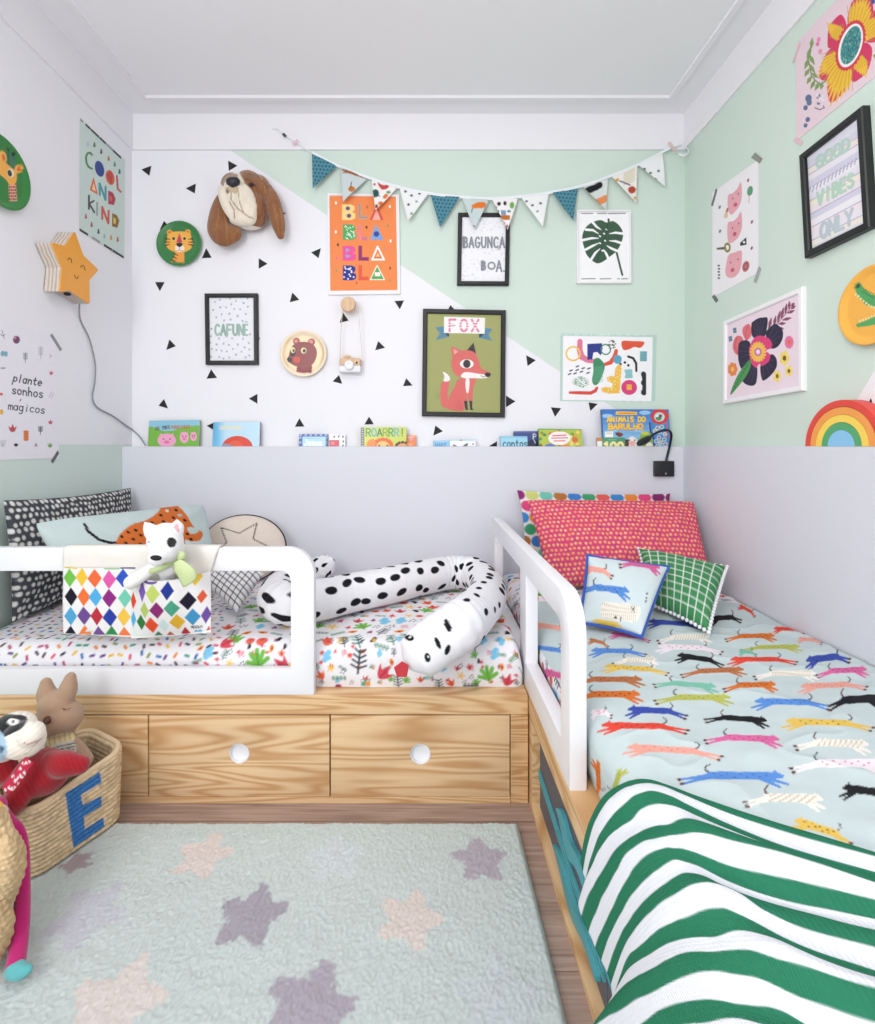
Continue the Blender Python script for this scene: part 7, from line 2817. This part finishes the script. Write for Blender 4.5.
c4 = [V3(*P(588, 556, 1.66)), V3(*P(668, 567, 1.66)), V3(*PF(641, 636, .464)), V3(*PF(580, 622, .464))]
t = thing('cushion', 'small pale cushion with leaping cats and blue fringed edge, on the right bed', 'cushion', tuple(np.mean(c4, 0)))
pillow('cover', c4, .10, t, base='D3E1E4', paint=p_catcush, wr=.003, seed=17, pinch=.05)
trim_balls(t, c4, .0062, .0048, M('blue_fringe', '3A5FB8', .9), 'fringe_trim', .05)
c4 = [V3(*P(639, 549, 1.90)), V3(*P(726, 567, 1.74)), V3(*PF(708, 631, .470)), V3(*PF(650, 603, .470))]
t = thing('cushion', 'small green cushion with white grid lines and white pompom edge', 'cushion', tuple(np.mean(c4, 0)))
pillow('cover', c4, .11, t, base='448A57', paint_uv=grid_uv(9, .0036, 'DDE8DF'), wr=.003, seed=19, pinch=.05)
trim_balls(t, c4, .0170, .0060, M('white_pompom', 'EAEAEE', .95), 'pompom_trim', .05)

# ---------------- striped knitted blanket
def blanket():
    nt_, ns = 330, 300
    t = np.linspace(0, 1, nt_)
    hem_t = [0, .10, .18, .32, .42, .52, .66, .82, 1.0]
    hem = np.array([(.276, .870, .280), (.280, .845, .262), (.264, .845, .222), (.278, .780, .205), (.280, .735, .215), (.276, .715, .205), (.245, .712, .172), (.240, .66, .14), (.24, .58, .12)])
    H_ = np.stack([np.interp(t, hem_t, hem[:, k]) for k in range(3)], 1)
    ker = np.exp(-np.linspace(-2, 2, 21) ** 2)
    ker /= ker.sum()
    H_ = np.stack([np.convolve(np.pad(H_[:, k], 10, 'edge'), ker, 'valid') for k in range(3)], 1)
    Ex, Ey = .360, .806 - .47 * t
    s = np.concatenate([np.linspace(0, 1, 110), 1 + np.linspace(0.004, 1, ns - 110)])
    co = np.zeros((ns, nt_, 3))
    for i, a in enumerate(s):
        if a <= 1:
            C_ = np.stack([np.full(nt_, .276), (H_[:, 1] * .3 + Ey * .7), np.full(nt_, .462)], 1)
            E_ = np.stack([np.full(nt_, Ex + .02), Ey, np.full(nt_, LIFT + .020)], 1)
            co[i] = (1 - a) ** 2 * H_ + 2 * a * (1 - a) * C_ + a * a * E_
        else:
            b = a - 1
            X = Ex + .02 + b * .74
            yfar = .800 - .60 * (X - .36) + .45 * max(0, X - .62) ** 2
            co[i, :, 0] = X
            co[i, :, 1] = yfar + (.31 - yfar) * (t ** 1.0)
            co[i, :, 2] = LIFT + .020
    ks = np.exp(-np.linspace(-2.2, 2.2, 61) ** 2)
    ks /= ks.sum()
    pad = np.concatenate([2 * co[:1] - co[30:0:-1], co, 2 * co[-1:] - co[-2:-32:-1]], 0)
    co = np.stack([np.stack([np.convolve(pad[:, j, k], ks, 'valid') for k in range(3)], -1) for j in range(nt_)], 1)
    S, T = np.meshgrid(s, t, indexing='ij')
    # folds fan out from the bed's edge and run along the stripes
    ph = T * 9.5 + .55 * fbm(S * 1.6, T * 3.0, 3) + .35 * S
    f = np.sin(2 * math.pi * ph * .5) * .5 + .5
    f = f ** 1.15
    amp = .0095 * np.exp(-((S - 1.1) / .6) ** 2) + .004
    lift = f * amp * np.clip(S / .5, .25, 1) * np.clip(T / .06, .15, 1)
    w_up = np.clip((S - .35) / .6, 0, 1)
    co[..., 2] += lift * w_up + fbm(S * 6, T * 12, 8) * .0025 + w_up * np.clip(T / .08, 0, 1) * .008 * np.sin(2 * math.pi * (T * 2.6 - S * 1.3 + .3 * fbm(S * 2, T * 3, 21)))
    co[..., 0] -= lift * (1 - w_up) * .9
    # coarse knit ribs
    st = T * 9.6 + (.38 * fbm(S * 2.4, T * 4.5, 11) + .10 * fbm(S * 4, T * 7, 31)) * np.clip(T * 8, 0, 1) + .05 * S
    fr = np.mod(st, 1.0)
    dist = np.minimum(np.abs(fr - .0), np.abs(fr - .5))
    dist = np.minimum(dist, np.abs(fr - 1.0))
    sg = np.where((fr < .5), 1, -1) * dist / .016
    k = np.clip(.5 + .5 * sg, 0, 1)[..., None]
    col = np.array(hx('2C7458')) * k + np.array(hx('DFE1E8')) * (1 - k)
    col[:, :3] = np.array(hx('2C7458'))
    m_, nt, bs = _new('knit_cotton')
    a = nt.nodes.new('ShaderNodeAttribute')
    a.attribute_name = 'print'
    nt.links.new(a.outputs['Color'], bs.inputs['Base Color'])
    bs.inputs['Roughness'].default_value = .95
    bs.inputs['Specular IOR Level'].default_value = .1
    uv = nt.nodes.new('ShaderNodeAttribute')
    uv.attribute_name = 'knit'
    sv = sepxyz(nt, uv.outputs['Vector'])
    h1 = mth(nt, 'SINE', mth(nt, 'MULTIPLY', sv[0], 900))
    h2 = mth(nt, 'SINE', mth(nt, 'MULTIPLY', sv[1], 900))
    add_bump(nt, bs, mth(nt, 'ADD', h1, mth(nt, 'MULTIPLY', h2, .4)), .35, .0015)
    o = mesh_obj('blanket', co.reshape(-1, 3), grid_faces(ns, nt_), m_, None, True, color=col.reshape(-1, 3), origin=(.6, .6, LIFT))
    at = o.data.attributes.new('knit', 'FLOAT_VECTOR', 'POINT')
    kv = np.zeros((ns * nt_, 3), dtype=np.float32)
    kv[:, 0] = (S * .74).ravel()
    kv[:, 1] = (T * .5).ravel()
    at.data.foreach_set('vector', kv.ravel())
    so = o.modifiers.new('thickness', 'SOLIDIFY')
    so.thickness = .005
    so.offset = -1
    tag(o, 'green and white striped knitted blanket, draped over the foot of the right bed', 'blanket')


blanket()

# ================================================================= RUG
def rug():
    x0, x1, y0, y1, h = XL + .03, .247, .42, 1.306, .022
    st = .0025
    nx, ny = int((x1 - x0) / st), int((y1 - y0) / st)
    x, y = np.linspace(x0, x1, nx), np.linspace(y0, y1, ny)
    X, Y = np.meshgrid(x, y, indexing='ij')
    r = np.random.default_rng(41)
    ed = np.minimum(np.minimum(X - x0, x1 - X), np.minimum(Y - y0, y1 - Y))
    lift = np.clip(ed / .012, 0, 1) ** .5
    tuft = fbm(X * 260, Y * 200, 3, 2)
    Z = (h + .0022 * tuft + .0018 * fbm(X * 22, Y * 40, 6) + .0018 * (r.random(X.shape) - .5)) * lift + .001
    base = np.empty(X.shape + (3,))
    base[:] = hx('DBE7E5')
    p = Painter(X.ravel(), Y.ravel(), base.reshape(-1, 3), .007)
    jx, jy = .007 * vnoise(X * 130, Y * 130, 1), .007 * vnoise(X * 130, Y * 130, 2)
    p.U, p.V = p.U + jx.ravel(), p.V + jy.ravel()
    p.crop()
    def star(px, py, R_, col, rot, z=.022):
        c = PF(px, py, z)
        for k in range(5):
            a = rot + k * math.pi * .4
            p.blob([(c.x, c.y, R_ * .55), (c.x + R_ * .80 * math.cos(a), c.y + R_ * .80 * math.sin(a), R_ * .20)], col)
    star(203, 856, .070, 'F2E6E0', 1.45)
    star(336, 858, .072, 'E2EBEF', 1.7)
    star(480, 860, .066, 'C2B9C6', 1.6)
    star(251, 916, .076, 'B4AEBC', 1.5)
    star(409, 919, .070, 'F2E6E0', 1.25)
    star(87, 915, .080, 'D9DCE6', 1.2)
    star(113, 1006, .088, 'F2E7E2', 1.5)
    star(307, 1010, .086, 'BBB3C2', 1.3)
    star(500, 1004, .084, 'DDE7EB', 1.5)
    star(77, 863, .036, 'BBAAB0', 1.0)
    k = 1 + .08 * tuft.ravel() + .03 * fbm(X * 4, Y * 9, 12).ravel()
    col = np.clip(p.c * k[:, None], 0, 1)
    co = np.stack([X, Y, Z], -1).reshape(-1, 3)
    o = mesh_obj('rug', co, grid_faces(nx, ny), PM('shaggy_cotton', 1.0, .8, 1300, sheen=.3, spec=.05), None, True, color=col, origin=((x0 + x1) / 2, (y0 + y1) / 2, 0))
    tag(o, 'pale mint shaggy rug with scattered soft stars, on the wooden floor', 'rug')


rug()
# ================================================================= BASKET AND TOYS
RUGZ = .027


def basket():
    t = thing('toy_basket', 'woven natural straw basket with a blue letter E, standing on the rug corner', 'basket', (-.92, 1.26, RUGZ))
    C1, C2 = np.array((-.882, 1.106)), np.array((-.783, 1.315))
    d1 = (C2 - C1) / np.linalg.norm(C2 - C1)
    d2 = np.array((-d1[1], d1[0]))
    L1, L2 = np.linalg.norm(C2 - C1), .17

    def loop(k, inset, n=20):
        rad = .045
        pts = []
        cs = [(0, 0), (L1, 0), (L1, L2), (0, L2)]
        for i in range(4):
            p0, p1, p2 = (np.array(cs[(i + j) % 4], float) for j in (-1, 0, 1))
            a = (p0 - p1) / np.linalg.norm(p0 - p1)
            b = (p2 - p1) / np.linalg.norm(p2 - p1)
            for q in round_corner(p0, p1, p2, rad, n):
                pts.append(np.array(q))
        pts = np.array(pts)
        # even spacing
        cl = np.vstack([pts, pts[:1]])
        dd = np.r_[0, np.cumsum(np.linalg.norm(np.diff(cl, axis=0), axis=1))]
        s = np.linspace(0, dd[-1], 421)[:-1]
        pts = np.stack([np.interp(s, dd, cl[:, j]) for j in range(2)], 1)
        c = np.array((L1 / 2, L2 / 2))
        pts = c + (pts - c) * k
        nrm = np.roll(pts, -1, 0) - np.roll(pts, 1, 0)
        nrm = np.stack([nrm[:, 1], -nrm[:, 0]], 1)
        nrm /= np.linalg.norm(nrm, axis=1)[:, None]
        return pts + nrm * inset, s
    rows = 150
    ncoil = 15
    v, uu, ww = [], [], []
    ztop = lambda lx, ly: .178 + .030 * np.clip(lx / L1, 0, 1) + .012 * np.clip(ly / L2, 0, 1)
    for i in range(rows + 1):
        a = i / rows
        ph = a * ncoil
        bul = .0056 * abs(math.sin(math.pi * ph)) ** .6
        lp, s = loop(.97 + .05 * a, bul)
        tw = .0011 * np.sin(s * 520 + math.floor(ph) * 2.1)
        lx, ly = lp[:, 0], lp[:, 1]
        zt = ztop(lx, ly)
        X = C1[0] + d1[0] * lx + d2[0] * ly
        Y = C1[1] + d1[1] * lx + d2[1] * ly
        zz = RUGZ + (zt - RUGZ) * a
        cen = np.array((C1 + d1 * L1 / 2 + d2 * L2 / 2))
        dx, dy = X - cen[0], Y - cen[1]
        ln = np.hypot(dx, dy)
        v.append(np.stack([X + dx / ln * tw, Y + dy / ln * tw, zz], 1))
        uu.append(s + .013 * math.floor(ph))
        ww.append(np.full(len(s), ph))
    n = len(v[0])
    inner = []
    for i in range(rows, -1, -3):
        a = i / rows
        ph = a * ncoil
        lp, s = loop(.97 + .05 * a, -.013 - .003 * abs(math.sin(math.pi * ph)) ** .6)
        lx, ly = lp[:, 0], lp[:, 1]
        zt = ztop(lx, ly)
        inner.append(np.stack([C1[0] + d1[0] * lx + d2[0] * ly, C1[1] + d1[1] * lx + d2[1] * ly, RUGZ + .006 + (zt - .006 - RUGZ) * a], 1))
        uu.append(s)
        ww.append(np.full(len(s), ph))
    co = np.vstack(v + inner)
    m = len(v) + len(inner)
    ii, jj = np.meshgrid(np.arange(m - 1), np.arange(n), indexing='ij')
    a = (ii * n + jj).ravel(); b = (ii * n + (jj + 1) % n).ravel()
    fs = [tuple(q) for q in np.stack([a, b, b + n, a + n], 1)]
    fs.append(tuple(range((m - 1) * n, m * n)))
    fs.append(tuple(reversed(range(n))))
    U, W = np.concatenate(uu), np.concatenate(ww)
    cell = vnoise(U * 110, np.floor(W) * 7.3, 3)
    base = np.empty((len(U), 3))
    base[:] = hx('D6BF9C')
    base *= (1 + .22 * cell + .05 * vnoise(U * 400, W * 3, 5))[:, None]
    px, py = to_px(co)
    p = Painter(px, py, np.clip(base, 0, 1), .4)
    p.mask = np.arange(len(U)) < (rows + 1) * n
    p.crop(0, 660, 4.267)
    E = [(278, 570), (426, 478), (433, 522), (346, 575), (352, 620), (432, 580), (434, 622), (358, 668), (362, 722), (440, 672), (446, 712), (314, 802)]
    keep = p.c.copy()
    p.poly(E, '3F79B8')
    sh = (1 + .14 * cell)[:, None]
    ch = np.abs(p.c - keep).sum(1) > .02
    p.c[ch] = np.clip(p.c[ch] * sh[ch], 0, 1)
    mesh_obj('basket_body', co, fs, PM('palm_straw', .75, .4, 600, spec=.25), t, True, color=p.c)
    # rolled rim
    lp, s = loop(1.02, -.004)
    lx, ly = lp[:, 0], lp[:, 1]
    ring = np.stack([C1[0] + d1[0] * lx + d2[0] * ly, C1[1] + d1[1] * lx + d2[1] * ly, ztop(lx, ly) + .001], 1)
    ring = np.vstack([ring, ring[:1]])
    MB().tube(ring, .0072, 10, caps=False).build('rim', M('straw_rim', 'DCC4A0', .75, .12, .5, 400), t, True)


basket()

def zq(x, y, Y):
    return Vector(P(x / 4.267, 660 + y / 4.267, Y))


def bunny():
    t = thing('plush_bunny', 'beige knitted bunny with striped clothes, sitting at the back of the basket', 'plush toy', tuple(zq(260, 420, 1.27)))
    K = PM('beige_knit', .95, .6, 700, sheen=.3, spec=.1)
    Y = 1.27

    def pb(p):
        p.crop(0, 660, 4.267)
        p.smooth([(200, 335), (305, 308), (310, 350), (215, 372)], 'E6D9A8')
        for k in range(5):
            p.stroke([(208 + k * 22, 330 - k * 5), (214 + k * 22, 372 - k * 5)], 6, 'C9B478')
        p.smooth([(215, 368), (312, 345), (325, 400), (300, 440), (210, 430)], 'D8D2C4')
        for k in range(5):
            p.stroke([(212, 380 + k * 13), (320, 354 + k * 14)], 5, '4A5A66')
        for a in ([(264, 207), (282, 212), (300, 206)], [(276, 212), (272, 220)], [(284, 211), (287, 218)], [(292, 208), (298, 215)]):
            p.stroke(a, 3, '4A3A34')
    pr = [('b', zq(252, 245, Y), (.056, .046, .046)), ('b', zq(240, 190, Y), (.042, .038, .036)), ('t', [zq(208, 200, Y), zq(198, 140, Y + .004), zq(196, 98, Y + .008)], [.018, .022, .014]), ('t', [zq(276, 190, Y), zq(290, 125, Y + .004), zq(300, 75, Y + .008)], [.018, .022, .014]),
          ('t', [zq(258, 320, Y), zq(262, 400, Y), zq(262, 470, Y)], [.030, .040, .046]), ('t', [zq(310, 360, Y - .005), zq(345, 395, Y - .01), zq(372, 425, Y - .012)], [.017, .017, .015])]
    soft('body', pr, .0036, K, t, 8, pb, 'AE9078')
    e = zq(199, 258, Y - .046)
    MB().disc_lathe(e, (-.35, -1, .1), [(.0095, -.004), (.0095, .001), (.008, .003), (.004, .002), (.0005, .002)], 20).build('eye', M('brown_button', '5E2F1A', .3), t, True)


bunny()


def red_dog():
    t = thing('plush_dog', 'red corduroy plush dog with cream muzzle and black mask, lying in the straw basket', 'plush toy', tuple(zq(150, 520, 1.17)))
    K = PM('corduroy', .95, .4, 500, sheen=.4, spec=.1)
    Y = 1.165

    def cord(p, mask):
        c = p.co
        w_ = np.sin((c[:, 0] * .8 + c[:, 1] * .5 + c[:, 2] * .4) * 720)
        p.c *= (1 + .16 * w_)[:, None]

    def pr_(p):
        cord(p, None)
    prims = [('b', zq(180, 480, Y), (.060, .05, .050)), ('b', zq(120, 520, Y), (.045, .045, .04)), ('t', [zq(220, 440, Y - .01), zq(280, 445, Y - .015), zq(345, 448, Y - .01)], [.026, .028, .020]),
             ('t', [zq(100, 540, Y - .03), zq(75, 590, Y - .055), zq(45, 635, Y - .06)], [.022, .026, .022]), ('b', zq(10, 470, Y), (.032, .03, .03))]
    soft('body', prims, .0042, K, t, 7, pr_, '9C1F2A')

    def ph(p):
        c = p.co
        # piping of the corduroy runs round the muzzle
        w_ = np.sin((c[:, 0] * .5 - c[:, 2] * .9 + c[:, 1] * .2) * 620)
        p.c *= (1 + .08 * w_)[:, None]
        p.crop(0, 660, 4.267)
        p.smooth([(-20, 240), (60, 232), (115, 245), (100, 285), (60, 310), (10, 330), (-20, 330)], '1E1E22')
        p.ell(56, 263, 25, 15, 'F2F0EC').ell(56, 263, 6, 7, '2A2A30')
        p.smooth([(-20, 300), (20, 330), (30, 400), (10, 430), (-20, 430)], 'A9C8DE').ell(6, 380, 12, 16, '2F6FA0').ell(6, 380, 5, 7, '141418')
        p.stroke([(90, 352), (120, 360), (150, 350), (180, 332)], 3, 'B0455A')
        p.stroke([(60, 420), (120, 395), (170, 340)], 3, 'BDB3A4')
    prims = [('b', zq(100, 340, Y - .05), (.046, .036, .040)), ('b', zq(134, 316, Y - .06), (.026, .028, .026)), ('b', zq(60, 285, Y - .02), (.046, .040, .030)), ('b', zq(20, 340, Y - .02), (.042, .038, .048))]
    soft('head', prims, .0036, K, t, 6, ph, 'EFE8DC')

    def ps(p):
        p.crop(0, 660, 4.267)
        r = np.random.default_rng(2)
        for _ in range(40):
            p.ell(15 + 115 * r.random(), 425 + 135 * r.random(), 6, 5, 'F4E8EA', 90 * r.random())
    pts = spline([zq(128, 425, Y - .07), zq(95, 470, Y - .078), (zq(62, 515, Y - .088)), zq(25, 558, Y - .098)], 24)
    v, f = [], []
    for i in range(24):
        for k in range(9):
            a = (k - 4) / 4
            v.append(tuple(pts[i] + np.array([.79, 0, -.61]) * .012 * a + np.array([0, -1, 0]) * .003 * (1 - a * a)))
    for i in range(23):
        for k in range(8):
            f.append((i * 9 + k, (i + 1) * 9 + k, (i + 1) * 9 + k + 1, i * 9 + k + 1))
    co = np.array(v)
    p = Painter(*to_px(co), 'B8304A', .4)
    ps(p)
    o = mesh_obj('neckerchief', co, f, COT, t, True, color=p.c)
    so = o.modifiers.new('thickness', 'SOLIDIFY')
    so.thickness = .002


red_dog()


def cq(x, y, Y):
    return Vector(P(x / 2.977, 680 + y / 2.977, Y))


def straw(name, parent, prof_pts, depth, seed):
    """puffy woven pouch: outline in photo space at one distance, given depth"""
    return None


def straw_bag():
    t = thing('straw_bag', 'soft straw bag with a turned-over flap at the near end of the rug', 'bag', (-.87, 1.0, RUGZ))
    S = PM('palm_straw', .75, .4, 600, spec=.25)

    def ps(p):
        c = p.co
        k = 1 + .22 * vnoise(c[:, 0] * 60 + c[:, 2] * 160, c[:, 2] * 260 - c[:, 1] * 90, 4) + .1 * vnoise(c[:, 0] * 400, c[:, 2] * 400, 6)
        p.c = np.clip(p.c * k[:, None], 0, 1)
    Y = .945
    prims = [('t', [cq(-70, 470, Y), cq(-12, 505, Y), cq(6, 560, Y), cq(-6, 640, Y)], [.05, .035, .036, .030]), ('b', cq(-50, 600, Y + .02), (.06, .045, .055)), ('b', cq(14, 560, Y - .01), (.022, .02, .055))]
    def wv(co, no):
        h_ = np.abs(np.sin(co[:, 2] * 330 + 40 * co[:, 0])) * .0022 + .0012 * np.sin((co[:, 0] + co[:, 1]) * 520 + np.floor((co[:, 2] * 330 + 40 * co[:, 0]) / math.pi) * 2)
        return co + no * h_[:, None]
    soft('flap', prims, .003, S, t, 5, ps, 'CFB48C', bulge=wv)
    Y = .920
    prims = [('b', cq(-36, 745, Y), (.038, .035, .066)), ('b', cq(-80, 740, Y + .02), (.06, .05, .066)), ('b', cq(-32, 770, Y), (.030, .03, .050))]
    soft('bag_body', prims, .003, S, t, 5, ps, 'C7AC84', bulge=wv)


straw_bag()


def doll():
    t = thing('rag_doll', 'rag doll with a long pink leg and teal foot, hanging from the straw bag', 'doll', (-.83, .98, RUGZ))
    Y = 1.0
    PKM = PM('pink_jersey', .95, .4, 700, sheen=.3, spec=.1)

    def pp(p):
        p.crop(0, 680, 2.977)
        p.poly([(-30, 340), (26, 380), (20, 418), (-30, 420)], 'EFE9DC')
        p.stroke([(-10, 352), (22, 400)], 9, 'E2B23E').stroke([(-10, 385), (18, 415)], 7, '4A7FB4')
    pr = [('t', [cq(-10, 400, 1.05), cq(24, 424, 1.05), cq(54, 450, 1.04), cq(67, 500, 1.03), cq(68, 600, 1.015), cq(64, 700, .972), cq(55, 790, .940), cq(46, 852, .912)], [.020, .014, .012, .0115, .013, .0145, .0155, .0155]), ('b', cq(-25, 385, 1.04), (.028, .025, .024))]
    soft('leg', pr, .0032, PKM, t, 6, pp, 'B8236E')
    pr = [('t', [cq(44, 862, .908), cq(62, 866, .904), cq(84, 862, .900)], [.0155, .0140, .008])]
    soft('foot', pr, .003, PKM, t, 5, None, '5FB0B4')


doll()
